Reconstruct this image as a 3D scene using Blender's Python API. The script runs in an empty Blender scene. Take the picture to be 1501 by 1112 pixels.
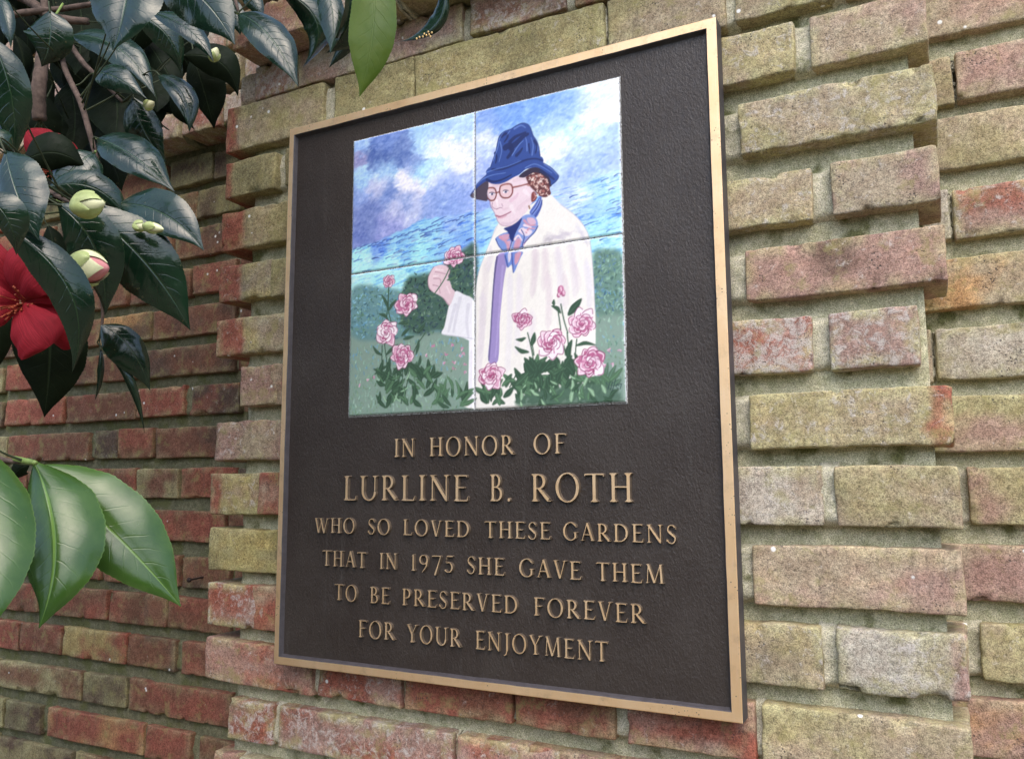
import bpy, math, random
import numpy as np
from mathutils import Vector, Matrix

# ------------------------------------------------------------------ scene, camera, light
SC = bpy.context.scene
COL = SC.collection
ZO = 1.45                      # height of the plaque's centre above the ground (m)

cam_d = bpy.data.cameras.new('camera'); cam = bpy.data.objects.new('camera', cam_d); COL.objects.link(cam)
cam_d.sensor_width = 36.0; cam_d.lens = 28.7808; cam_d.clip_start = 0.02; cam_d.clip_end = 300
CR = [[0.887013,0.461716,-0.005053],[0.061951,-0.108158,0.992202],[0.457569,-0.880409,-0.124541]]
CP = [0.49185,-0.84602,-0.13354]
M = Matrix([[CR[0][0], CR[1][0], CR[2][0], CP[0]], [CR[0][1], CR[1][1], CR[2][1], CP[1]], [CR[0][2], CR[1][2], CR[2][2], CP[2] + ZO], [0, 0, 0, 1]])
cam.matrix_world = M
SC.camera = cam

SUN_EL, SUN_AZ = math.radians(52), math.radians(146)     # azimuth measured clockwise from +Y
world = bpy.data.worlds.new('World'); SC.world = world; world.use_nodes = True
wn, wl = world.node_tree.nodes, world.node_tree.links
bg = wn['Background']
sky = wn.new('ShaderNodeTexSky'); sky.sky_type = 'NISHITA'; sky.sun_disc = False
sky.sun_elevation = SUN_EL; sky.sun_rotation = SUN_AZ; sky.air_density = 1.0; sky.dust_density = 2.5; sky.ozone_density = 1.0
wl.new(sky.outputs[0], bg.inputs[0]); bg.inputs[1].default_value = 0.15
sun_d = bpy.data.lights.new('sun', 'SUN'); sun = bpy.data.objects.new('sun', sun_d); COL.objects.link(sun)
sun_d.energy = 0.65; sun_d.angle = math.radians(55); sun_d.color = (1.0, 0.96, 0.91)
sd = Vector((math.sin(SUN_AZ) * math.cos(SUN_EL), math.cos(SUN_AZ) * math.cos(SUN_EL), math.sin(SUN_EL)))
sun.rotation_euler = sd.to_track_quat('Z', 'Y').to_euler(); sun.location = (3, -3, 6)
vs = SC.view_settings
vs.view_transform = 'Standard'; vs.look = 'None'; vs.gamma = 1; vs.use_curve_mapping = False
vs.exposure = 1.30
SC.render.engine = 'CYCLES'
SC.cycles.use_denoising = True

# ------------------------------------------------------------------ helpers
RNG = np.random.default_rng(7)
TAB = RNG.random((64, 64, 64))
def vnoise(p):
    """value noise, p (n,3) in cells, result 0..1"""
    i = np.floor(p).astype(np.int64); f = p - i; f = f * f * (3 - 2 * f); i &= 63; j = (i + 1) & 63
    x, y, z = f[:, 0], f[:, 1], f[:, 2]
    a = TAB[i[:, 0], i[:, 1], i[:, 2]] * (1 - x) + TAB[j[:, 0], i[:, 1], i[:, 2]] * x
    b = TAB[i[:, 0], j[:, 1], i[:, 2]] * (1 - x) + TAB[j[:, 0], j[:, 1], i[:, 2]] * x
    c = TAB[i[:, 0], i[:, 1], j[:, 2]] * (1 - x) + TAB[j[:, 0], i[:, 1], j[:, 2]] * x
    d = TAB[i[:, 0], j[:, 1], j[:, 2]] * (1 - x) + TAB[j[:, 0], j[:, 1], j[:, 2]] * x
    return (a * (1 - y) + b * y) * (1 - z) + (c * (1 - y) + d * y) * z
def fbm(p, o=3):
    s = 0; a = 0.5; t = 0
    for k in range(o):
        s = s + a * vnoise(p * 2 ** k + 17.3 * k); t += a; a *= 0.5
    return s / t
def lin(c):
    c = np.asarray(c, float) / 255.0
    return np.where(c <= 0.04045, c / 12.92, ((c + 0.055) / 1.055) ** 2.4)
def sstep(a, b, x):
    t = np.clip((x - a) / (b - a), 0, 1); return t * t * (3 - 2 * t)
def mesh(name, verts, faces, mats=(), smooth=True, midx=None):
    me = bpy.data.meshes.new(name)
    verts = np.asarray(verts, np.float32)
    if isinstance(faces, np.ndarray):
        n = len(faces); k = faces.shape[1]
        me.vertices.add(len(verts)); me.vertices.foreach_set('co', verts.ravel())
        me.loops.add(n * k); me.loops.foreach_set('vertex_index', faces.astype(np.int32).ravel())
        me.polygons.add(n); me.polygons.foreach_set('loop_start', np.arange(0, n * k, k, dtype=np.int32))
        me.polygons.foreach_set('loop_total', np.full(n, k, dtype=np.int32))
        me.update(calc_edges=True); me.validate()
    else:
        me.from_pydata([tuple(v) for v in verts], [], faces); me.update()
    for m in mats: me.materials.append(m)
    if midx is not None: me.polygons.foreach_set('material_index', np.asarray(midx, np.int32))
    if smooth: me.polygons.foreach_set('use_smooth', np.ones(len(me.polygons), bool))
    return me
def put(name, me, parent=None, loc=(0, 0, 0)):
    o = bpy.data.objects.new(name, me); COL.objects.link(o)
    loc = Vector(loc)
    if parent is not None: o.parent = parent; loc = loc - parent.location
    o.location = loc
    return o
def thing(name, loc, label, cat, group=None):
    o = bpy.data.objects.new(name, None); COL.objects.link(o); o.location = loc; o.empty_display_size = 0.05
    o['label'] = label; o['category'] = cat
    if group: o['group'] = group
    return o
def attr_color(me, name, cols):
    a = me.color_attributes.new(name, 'FLOAT_COLOR', 'POINT')
    a.data.foreach_set('color', np.asarray(cols, np.float32).ravel())
def grid_faces(nu, nv):
    i = np.arange(nu - 1)[:, None] * nv + np.arange(nv - 1)[None, :]; i = i.ravel()
    return np.stack([i, i + nv, i + nv + 1, i + 1], 1)
def tube(pts, rad, n=8, seed=0, rough=0.12):
    pts = [Vector(p) for p in pts]; V = []; F = []
    # smooth resample
    P = []; Rr = []
    for k in range(len(pts) - 1):
        p0 = pts[max(k - 1, 0)]; p1 = pts[k]; p2 = pts[k + 1]; p3 = pts[min(k + 2, len(pts) - 1)]
        for s in range(6):
            t = s / 6
            P.append(0.5 * ((2 * p1) + (p2 - p0) * t + (2 * p0 - 5 * p1 + 4 * p2 - p3) * t * t + (3 * p1 - p0 - 3 * p2 + p3) * t ** 3))
            Rr.append(rad[k] * (1 - t) + rad[k + 1] * t)
    P.append(pts[-1]); Rr.append(rad[-1]); rnd = random.Random(seed)
    for k, p in enumerate(P):
        d = (P[min(k + 1, len(P) - 1)] - P[max(k - 1, 0)]).normalized()
        a = d.cross(Vector((0.3, 1, 0.2))).normalized(); b = d.cross(a)
        for j in range(n):
            th = 2 * math.pi * j / n; r = Rr[k] * (1 + rnd.uniform(-rough, rough))
            V.append(p + a * r * math.cos(th) + b * r * math.sin(th))
    for k in range(len(P) - 1):
        for j in range(n): F.append((k * n + j, k * n + (j + 1) % n, (k + 1) * n + (j + 1) % n, (k + 1) * n + j))
    F.append(tuple(range(n - 1, -1, -1))); F.append(tuple((len(P) - 1) * n + j for j in range(n)))
    return V, F

# ------------------------------------------------------------------ materials
class NT:
    def __init__(s, name):
        s.m = bpy.data.materials.new(name); s.m.use_nodes = True; s.t = s.m.node_tree
        s.b = s.t.nodes['Principled BSDF']; s.out = s.t.nodes['Material Output']
        s.pos = s.t.nodes.new('ShaderNodeNewGeometry').outputs['Position']
    def n(s, ty, ins=None, **kw):
        nd = s.t.nodes.new(ty)
        for k, v in kw.items(): setattr(nd, k, v)
        for k, v in (ins or {}).items():
            if hasattr(v, 'is_linked'): s.t.links.new(v, nd.inputs[k])
            else: nd.inputs[k].default_value = v
        return nd
    def noise(s, scale, det=3, rough=0.55, vec=None, dist=0):
        return s.n('ShaderNodeTexNoise', {'Vector': vec or s.pos, 'Scale': scale, 'Detail': det, 'Roughness': rough, 'Distortion': dist}).outputs['Fac']
    def ramp(s, f, a, b, lo=0, hi=1):
        return s.n('ShaderNodeMapRange', {'Value': f, 'From Min': a, 'From Max': b, 'To Min': lo, 'To Max': hi}, interpolation_type='SMOOTHSTEP').outputs[0]
    def math(s, op, a, b=0.0, c=None):
        ins = {0: a, 1: b}
        if c is not None: ins[2] = c
        return s.n('ShaderNodeMath', ins, operation=op).outputs[0]
    def mix(s, f, a, b, mode='MIX'):
        nd = s.t.nodes.new('ShaderNodeMix'); nd.data_type = 'RGBA'; nd.blend_type = mode
        for k, v in ((0, f), (6, a), (7, b)):
            if hasattr(v, 'is_linked'): s.t.links.new(v, nd.inputs[k])
            else: nd.inputs[k].default_value = v if k == 0 else (tuple(v) + (1,))[:4]
        return nd.outputs[2]
    def bump(s, h, strength=0.5, dist=0.001, nrm=None):
        ins = {'Strength': strength, 'Distance': dist, 'Height': h}
        if nrm is not None: ins['Normal'] = nrm
        return s.n('ShaderNodeBump', ins).outputs[0]
    def set(s, **kw):
        for k, v in kw.items():
            k = k.replace('_', ' ')
            if hasattr(v, 'is_linked'): s.t.links.new(v, s.b.inputs[k])
            else: s.b.inputs[k].default_value = (tuple(v) + (1,))[:4] if isinstance(v, tuple) else v
        return s.m

def mat_brick():
    q = NT('weathered_brick')
    at = q.n('ShaderNodeAttribute', attribute_name='tone')
    grain = q.noise(800, 2, .8); mid = q.noise(260, 5, .75); big = q.noise(70, 5, .6)
    c = q.mix(1.0, at.outputs['Color'], q.n('ShaderNodeCombineColor', {0: q.ramp(big, .3, .7, .86, 1.12), 1: q.ramp(big, .3, .7, .82, 1.15), 2: q.ramp(big, .3, .7, .80, 1.15)}).outputs[0], 'MULTIPLY')
    g = q.math('ADD', q.math('MULTIPLY', grain, .9), q.math('MULTIPLY', mid, .8))
    gv = q.ramp(g, .58, 1.12, .42, 1.62)
    c = q.mix(1.0, c, q.n('ShaderNodeCombineColor', {0: gv, 1: gv, 2: gv}).outputs[0], 'MULTIPLY')
    # pale lime bloom and lichen
    lim = q.noise(95, 8, .72, dist=.6)
    lo = q.math('SUBTRACT', .70, q.math('MULTIPLY', at.outputs['Alpha'], .30))
    lm = q.math('MULTIPLY', q.ramp(q.math('SUBTRACT', lim, lo), -.04, .12), q.ramp(grain, .35, .6, .3, .95))
    c = q.mix(lm, c, (.60, .55, .50))
    drip = q.noise(55, 5, .65, vec=q.n('ShaderNodeMapping', {'Vector': q.pos, 'Scale': (1, 1, .14)}).outputs[0])
    c = q.mix(q.math('MULTIPLY', q.ramp(drip, .55, .72), .38), c, (.12, .10, .075))
    lim2 = q.noise(38, 7, .7, vec=q.n('ShaderNodeVectorMath', {0: q.pos, 1: (3.1, 7.7, 1.3)}, operation='ADD').outputs[0])
    c = q.mix(q.math('MULTIPLY', q.ramp(lim2, .52, .68), .55), c, (.33, .30, .115))
    # dark burnt specks and pits
    vo = q.n('ShaderNodeTexVoronoi', {'Vector': q.pos, 'Scale': 260.0, 'Randomness': 1.0}).outputs['Distance']
    sp = q.math('MULTIPLY', q.ramp(vo, .32, .16), q.ramp(q.noise(28, 3), .52, .66))
    c = q.mix(q.math('MULTIPLY', sp, .75), c, (.055, .05, .055))
    wv = q.n('ShaderNodeTexVoronoi', {'Vector': q.pos, 'Scale': 42.0, 'Randomness': 1.0}).outputs['Distance']
    ws = q.math('MULTIPLY', q.ramp(wv, .13, .08), q.ramp(q.noise(14, 2), .58, .62))
    c = q.mix(ws, c, (.85, .84, .80))
    h = q.math('ADD', q.math('MULTIPLY', grain, .45), q.math('ADD', mid, q.math('MULTIPLY', sp, -.5)))
    h = q.math('ADD', h, q.math('MULTIPLY', lm, .35))
    q.set(Base_Color=c, Roughness=.92, Normal=q.bump(h, .75, .0016)); q.b.inputs['Specular IOR Level'].default_value = .25
    return q.m
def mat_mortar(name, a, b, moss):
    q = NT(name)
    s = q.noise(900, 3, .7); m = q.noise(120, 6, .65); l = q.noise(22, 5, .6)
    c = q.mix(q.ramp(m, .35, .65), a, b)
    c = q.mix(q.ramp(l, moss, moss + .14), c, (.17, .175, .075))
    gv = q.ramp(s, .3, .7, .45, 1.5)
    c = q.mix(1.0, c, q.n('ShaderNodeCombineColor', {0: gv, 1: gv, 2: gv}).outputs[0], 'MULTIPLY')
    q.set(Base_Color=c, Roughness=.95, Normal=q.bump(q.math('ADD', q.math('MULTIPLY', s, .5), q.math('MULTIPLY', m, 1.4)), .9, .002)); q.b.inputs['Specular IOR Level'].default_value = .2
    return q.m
def mat_bronze():
    q = NT('satin_bronze')
    br = q.noise(14, 4, .6); fine = q.noise(420, 3, .6)
    str_ = q.noise(60, 3, .5, vec=q.n('ShaderNodeMapping', {'Vector': q.pos, 'Scale': (12, 1, .6)}).outputs[0])
    c = q.mix(q.ramp(br, .35, .68), (.86, .58, .31), (.92, .66, .39))
    c = q.mix(q.ramp(str_, .5, .75, 0, .35), c, (.92, .66, .48))
    c = q.mix(q.ramp(q.noise(33, 6, .7), .50, .70, 0, .55), c, (.56, .38, .22))
    vo = q.n('ShaderNodeTexVoronoi', {'Vector': q.pos, 'Scale': 230.0, 'Randomness': 1.0}).outputs['Distance']
    pit = q.math('MULTIPLY', q.ramp(vo, .20, .10), q.ramp(q.noise(30, 2), .5, .6))
    c = q.mix(pit, c, (.10, .07, .05))
    q.set(Base_Color=c, Metallic=q.math('MULTIPLY', q.math('SUBTRACT', 1.0, pit), .80), Roughness=q.ramp(fine, .2, .8, .44, .56), Normal=q.bump(q.math('SUBTRACT', fine, pit), .12, .0004))
    return q.m
def mat_panel():
    q = NT('dark_hammered_bronze')
    v = q.n('ShaderNodeMapping', {'Vector': q.pos, 'Rotation': (0, .5, 0), 'Scale': (1.0, 1, .55)}).outputs[0]
    a = q.noise(480, 2, .55, vec=v, dist=.6); b = q.noise(190, 3, .55, vec=v)
    c = q.mix(q.ramp(q.noise(9, 5, .65), .35, .7), (.029, .0205, .0155), (.040, .031, .025))
    c = q.mix(q.ramp(a, .62, .8, 0, .25), c, (.10, .09, .08))
    stv = q.noise(40, 5, .7, vec=q.n('ShaderNodeMapping', {'Vector': q.pos, 'Scale': (1.6, 1, .10)}).outputs[0])
    c = q.mix(q.ramp(stv, .58, .74, 0, .30), c, (.085, .078, .070))
    q.set(Base_Color=c, Roughness=q.ramp(b, .3, .7, .42, .56), Normal=q.bump(q.math('ADD', a, q.math('MULTIPLY', b, .6)), 0.55, .0014))
    q.b.inputs['Specular IOR Level'].default_value = .5
    return q.m
def mat_simple(name, col, rough=.6, spec=.5, metal=0, var=.15, scale=60, bump=0.0):
    q = NT(name); f = q.noise(scale, 4, .6)
    c = q.mix(q.ramp(f, .3, .7), tuple(x * (1 - var) for x in col), tuple(min(1, x * (1 + var)) for x in col))
    q.set(Base_Color=c, Roughness=rough, Metallic=metal); q.b.inputs['Specular IOR Level'].default_value = spec
    if bump: q.set(Normal=q.bump(f, bump, .002))
    return q.m
def mat_tile():
    q = NT('painted_glazed_tile')
    at = q.n('ShaderNodeAttribute', attribute_name='paint').outputs['Color']
    f = q.noise(500, 3, .6)
    c = q.mix(1.0, at, q.n('ShaderNodeCombineColor', {k: q.ramp(f, .3, .7, .98, 1.02) for k in range(3)}).outputs[0], 'MULTIPLY')
    q.set(Base_Color=c, Roughness=.38, Normal=q.bump(q.noise(160, 3), .10, .0008)); q.b.inputs['Specular IOR Level'].default_value = .35
    q.b.inputs['Coat Weight'].default_value = .12; q.b.inputs['Coat Roughness'].default_value = .25
    return q.m
def mat_grout():
    q = NT('grimy_grout')
    v = q.noise(700, 2, .8); w = q.noise(160, 4, .7)
    c = q.mix(q.ramp(v, .47, .55), (.10, .09, .07), (.55, .56, .56)); c = q.mix(q.ramp(w, .6, .75), c, (.16, .12, .07))
    q.set(Base_Color=c, Roughness=.8, Normal=q.bump(v, .6, .0006)); return q.m
def mat_leaf(name, base, alt, rough=.27, vein=(.10, .16, .05), spec=.5, coat=.35, trans=0.0, relief=1.0, veinmix=.35, midmix=.75):
    q = NT(name)
    uv = q.n('ShaderNodeUVMap', uv_map='blade').outputs[0]
    sep = q.n('ShaderNodeSeparateXYZ', {0: uv}); u, v = sep.outputs[0], sep.outputs[1]
    av = q.math('ABSOLUTE', v)
    wob = q.math('MULTIPLY', q.noise(38, 3), .9)
    ph = q.math('ADD', q.math('MULTIPLY', q.math('SUBTRACT', u, q.math('MULTIPLY', av, .17)), 11.0), wob)
    ph = q.math('ADD', ph, q.math('MULTIPLY', q.math('GREATER_THAN', v, 0.0), .5))
    fr = q.math('ABSOLUTE', q.math('SUBTRACT', q.math('FRACT', ph), .5))
    sv = q.math('MULTIPLY', q.math('MULTIPLY', q.ramp(fr, .07, .01), q.ramp(av, .9, .3)), q.ramp(q.noise(60, 3), .4, .6, .25, 1))
    mid = q.ramp(av, .045, .012)
    c = q.mix(q.ramp(q.noise(40, 4, .6), .35, .65), base, alt)
    c = q.mix(q.math('MULTIPLY', q.ramp(q.noise(190, 3, .6), .70, .76), .5), c, (.16, .13, .06))
    c = q.mix(q.math('MULTIPLY', sv, veinmix), c, vein)
    c = q.mix(q.math('MULTIPLY', mid, midmix), c, tuple(x * 1.6 for x in vein))
    c = q.mix(q.ramp(av, .96, 1.0, 0, .5), c, tuple(x * 1.1 for x in vein))
    pucker = q.noise(70, 3, .5)
    fine = q.noise(800, 2)
    h = q.math('ADD', q.math('MULTIPLY', sv, -.28), q.math('ADD', q.math('MULTIPLY', pucker, .8), q.math('MULTIPLY', mid, -.6)))
    h = q.math('ADD', h, q.math('MULTIPLY', fine, .08))
    dust = q.noise(120, 5, .7)
    q.set(Base_Color=c, Roughness=q.ramp(dust, .3, .75, rough * .85, rough * 1.35), Normal=q.bump(h, .5 * relief, .0016))
    q.b.inputs['Specular IOR Level'].default_value = spec
    q.b.inputs['Coat Weight'].default_value = coat; q.b.inputs['Coat Roughness'].default_value = .22
    if trans:
        tr = q.n('ShaderNodeBsdfTranslucent', {'Color': c}); mx = q.n('ShaderNodeMixShader', {0: trans})
        q.t.links.new(q.b.outputs[0], mx.inputs[1]); q.t.links.new(tr.outputs[0], mx.inputs[2]); q.t.links.new(mx.outputs[0], q.out.inputs[0])
    return q.m
def mat_petal(name, a, b):
    q = NT(name)
    uv = q.n('ShaderNodeUVMap', uv_map='blade').outputs[0]
    st = q.noise(5, 3, .6, vec=q.n('ShaderNodeMapping', {'Vector': uv, 'Scale': (.5, 4, 1)}).outputs[0])
    c = q.mix(q.ramp(st, .3, .7), a, b)
    q.set(Base_Color=c, Roughness=.72, Normal=q.bump(q.math('ADD', st, q.noise(110, 4, .6)), .45, .0014)); q.b.inputs['Specular IOR Level'].default_value = .25
    tr = q.n('ShaderNodeBsdfTranslucent', {'Color': c}); mx = q.n('ShaderNodeMixShader', {0: .3})
    q.t.links.new(q.b.outputs[0], mx.inputs[1]); q.t.links.new(tr.outputs[0], mx.inputs[2]); q.t.links.new(mx.outputs[0], q.out.inputs[0])
    return q.m

MB = mat_brick()
MM = mat_mortar('mossy_mortar', (.59, .56, .39), (.43, .42, .26), .53)
MJ = mat_mortar('pale_joint_mortar', (.60, .56, .43), (.44, .42, .29), .60)
MML = mat_mortar('shaded_mortar', (.26, .245, .15), (.17, .17, .10), .48)  # darker mortar for the left wall, its shade put into the colour
MBZ = mat_bronze(); MPN = mat_panel(); MT = mat_tile(); MG = mat_grout()
MSD = mat_simple('dark_painted_edge', (.062, .056, .060), .5, .4, 0, .15, 120, .2)

# ------------------------------------------------------------------ ground
g = 24
xs = np.linspace(-60, 60, g); ys = np.linspace(-60, 60, g)
XX, YY = np.meshgrid(xs, ys, indexing='ij')
ground = put('ground', mesh('ground', np.stack([XX, YY, 0 * XX], -1).reshape(-1, 3), grid_faces(g, g), [mat_simple('garden_soil', (.17, .145, .10), .95, .2, 0, .35, 3, .4)]))
ground['kind'] = 'structure'

# unseen trees and shrubs added behind the camera, giving bronze and leaves darkness to mirror
rg = np.random.default_rng(3); V = []; F = []
for k in range(46):  # each crown is a lumpy dome
    az = math.radians(70 + 4.9 * k + rg.uniform(-2, 2)); rd = rg.uniform(6.5, 11); h = rg.uniform(1.4, 2.9) * (1.5 if k % 7 == 3 else 1); w = rg.uniform(.7, 1.3)
    cx, cy = .5 + math.sin(az) * rd, -.85 + math.cos(az) * rd; n0 = len(V)
    for i in range(13):
        t = i / 12
        for j in range(16):
            th = 2 * math.pi * j / 16; r = w * math.sin(math.pi * min(.98, t * .86 + .12)) ** .6
            V.append((cx + r * math.cos(th), cy + r * math.sin(th), h * t))
    F += [(n0 + i * 16 + j, n0 + i * 16 + (j + 1) % 16, n0 + (i + 1) * 16 + (j + 1) % 16, n0 + (i + 1) * 16 + j) for i in range(12) for j in range(16)]
V = np.array(V); V += (np.stack([vnoise(V * 2.2 + 9 * k) for k in range(3)], 1) - .5) * .9 + (np.stack([vnoise(V * 7 + 5 * k) for k in range(3)], 1) - .5) * .35; V[:, 2] = np.maximum(V[:, 2], -.02)
wood = put('unseen_trees', mesh('unseen_trees', V, np.array(F), [mat_simple('far_foliage', (.045, .070, .025), .8, .3, 0, .5, 6, .8)])); wood['kind'] = 'stuff'

# ------------------------------------------------------------------ bricks
PAL = {'T': (163, 148, 125), 'O': (158, 149, 110), 'P': (160, 131, 119), 'R': (148, 90, 74), 'D': (96, 79, 68), 'Y': (172, 157, 104),
       'G': (128, 122, 90), 'K': (180, 172, 156), 'B': (126, 88, 70), 'M': (180, 140, 96)}
def box_lattice(w, d, h, cell):
    def axis(L, c, e=.006):
        n = max(2, int(round((L - 2 * e) / c)) + 1)
        return np.concatenate([[-L / 2, -L / 2 + e * .35], np.linspace(-L / 2 + e, L / 2 - e, n), [L / 2 - e * .35, L / 2]])
    ax, az = axis(w, cell), axis(h, cell)
    ay = np.concatenate([[-d / 2, -d / 2 + .0022], np.linspace(-d / 2 + .006, d / 2, 4)])
    nx, ny, nz = len(ax), len(ay), len(az)
    idx = -np.ones((nx, ny, nz), int); P = []; F = []
    I, J, K = np.meshgrid(range(nx), range(ny), range(nz), indexing='ij')
    surf = (I == 0) | (I == nx - 1) | (J == 0) | (K == 0) | (K == nz - 1)
    idx[surf] = np.arange(surf.sum())
    P = np.stack([ax[I[surf]], ay[J[surf]], az[K[surf]]], 1)
    def quad(a, b, c, d_): F.append(np.stack([a.ravel(), b.ravel(), c.ravel(), d_.ravel()], 1))
    f = idx[:, 0, :]; quad(f[:-1, :-1], f[1:, :-1], f[1:, 1:], f[:-1, 1:])
    f = idx[0]; quad(f[:-1, :-1], f[:-1, 1:], f[1:, 1:], f[1:, :-1])
    f = idx[-1]; quad(f[:-1, :-1], f[1:, :-1], f[1:, 1:], f[:-1, 1:])
    f = idx[:, :, 0]; quad(f[:-1, :-1], f[:-1, 1:], f[1:, 1:], f[1:, :-1])
    f = idx[:, :, -1]; quad(f[:-1, :-1], f[1:, :-1], f[1:, 1:], f[:-1, 1:])
    return P, np.concatenate(F)
def brick(parent, x0, x1, z0, z1, yf, tone, second, share, lime, end=None, ef=0, wear=1.0, tilt=0, cell=.005, depth=.085, seed=0, sag=0, dark=1.0):
    rnd = random.Random(seed)
    w, h = (x1 - x0), (z1 - z0)
    P, F = box_lattice(w, depth, h, cell)
    off = np.array([seed * 3.17 % 50, seed * 7.31 % 50, seed * 1.93 % 50])
    hd = np.array([w / 2, depth / 2, h / 2])
    rl = vnoise(P * 35 + off)
    r = (.0012 + .0046 * rl ** 2.6 * wear)[:, None]
    inner = np.clip(P, -(hd - r), hd - r)
    dv = P - inner; ln = np.linalg.norm(dv, axis=1, keepdims=True)
    nrm = np.where(ln > 1e-9, dv / np.maximum(ln, 1e-9), 0)
    Q = np.where(ln > 1e-9, inner + nrm * np.minimum(ln, r), P)
    # broad and fine relief
    a = fbm(P * 28 + off, 3) - .5; b = fbm(P * 110 + off + 9, 2) - .5
    front = sstep(-hd[1] + .02, -hd[1], P[:, 1])
    edge = sstep(.012, .0, np.minimum(hd[0] - abs(P[:, 0]), hd[2] - abs(P[:, 2]))) * front
    disp = (a * .0040 + b * .0013) * wear
    Q[:, 1] += -disp * front - (a - .1) * .0015 * edge
    Q[:, 2] += ((fbm(P * 18 + off + 30, 2) - .5) * .0024 + (fbm(P * 130 + off + 33, 2) - .5) * .0022) * np.sign(P[:, 2]) * sstep(hd[2] - .008, hd[2], abs(P[:, 2])) * wear
    Q[:, 0] += ((fbm(P * 30 + off + 60, 2) - .5) * .0026 + (fbm(P * 130 + off + 63, 2) - .5) * .0020) * np.sign(P[:, 0]) * sstep(hd[0] - .008, hd[0], abs(P[:, 0])) * wear
    # a few chipped arrises
    chip = sstep(.76, .84, vnoise(P * 70 + off + 80)) * edge
    Q[:, 1] += chip * .0045 * wear; Q[:, 2] -= chip * .0035 * np.sign(P[:, 2]) * sstep(hd[2] - .01, hd[2], abs(P[:, 2]))
    # slight distortion of the whole piece
    Q[:, 2] += (Q[:, 0] / w) * (rnd.uniform(-.0014, .0014) + tilt * .001) + math.copysign(1, rnd.random() - .5) * .0010 * (Q[:, 0] / w * 2) ** 2
    Q[:, 1] += (Q[:, 0] / w) * rnd.uniform(-.0025, .0025)
    me = mesh('brick', Q, F, [MB])
    A, Bc = lin(PAL[tone]) * dark, lin(PAL[second]) * dark
    jit = np.array([rnd.uniform(.93, 1.07)] * 3) * np.array([rnd.uniform(.97, 1.03), 1, rnd.uniform(.97, 1.03)])
    m = fbm(P * np.array([15, 15, 24]) + off + 5, 5) + (vnoise(P * 220 + off) - .5) * .10
    k = sstep(.5 + (.5 - share) * .35 - .13, .5 + (.5 - share) * .35 + .13, m)[:, None] * .85
    col = A * (1 - k) + Bc * k
    mott = fbm(P * 50 + off + 15, 3)[:, None]; col = col * (.86 + .28 * mott) 
    if end:
        e = sstep(.05, -.05, ((P[:, 0] if ef > 0 else -P[:, 0]) + w / 2) / w - abs(ef) + (fbm(P * 60 + off, 3) - .5) * .16)[:, None]
        col = col * (1 - e) + lin(PAL[end]) * dark * e
    if rnd.random() < .22:     # kiln-burnt patch
        e = (sstep(.56, .68, fbm(P * 18 + off + 44, 3)) * .5)[:, None]; col = col * (1 - e) + col * .45 * e
    rim = (sstep(.017, .001, np.minimum(hd[0] - abs(P[:, 0]), hd[2] - abs(P[:, 2]))) * sstep(.38, .62, fbm(P * 65 + off + 21, 4)) * (.15 + 1.1 * lime)).clip(0, .85)[:, None]
    col = col * (1 - rim) + np.array([.43, .40, .22]) * dark * rim
    fl = (sstep(.60, .70, fbm(P * np.array([30, 30, 60]) + off + 51, 3)) * .5 * (wear > .5))[:, None]; col = col * (1 - fl) + col * np.array([1.22, 1.16, 1.10]) * fl
    col = col * jit
    lm = np.clip(lime * (0.5 + 1.0 * fbm(P * 20 + off + 70, 3)), 0, 1)
    attr_color(me, 'tone', np.concatenate([np.clip(col, 0, 1), lm[:, None]], 1))
    o = put('brick', me, parent, ((x0 + x1) / 2, yf + depth / 2 + rnd.uniform(-.0015, .0015), (z0 + z1) / 2 + ZO))
    return o
def joint(parent, x0, x1, z0, z1, yf, mat, seed, depth=.05):
    P, F = box_lattice(x1 - x0, depth, z1 - z0, .004)
    off = seed * 1.7 % 50
    Q = P.copy(); Q[:, 1] -= (fbm(P * 70 + off, 4) - .5) * .010; Q[:, 0] += (fbm(P * 70 + off + 5, 2) - .5) * .003; zz = abs(P[:, 2]) / (z1 - z0) * 2; Q[:, 1] += sstep(.72, 1.0, zz) * .016; Q[:, 2] += (fbm(P * 60 + off + 9, 3) - .5) * .006
    put('mortar_joint', mesh('mortar_joint', Q, F, [mat]), parent, ((x0 + x1) / 2, yf + depth / 2, (z0 + z1) / 2 + ZO))
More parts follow.
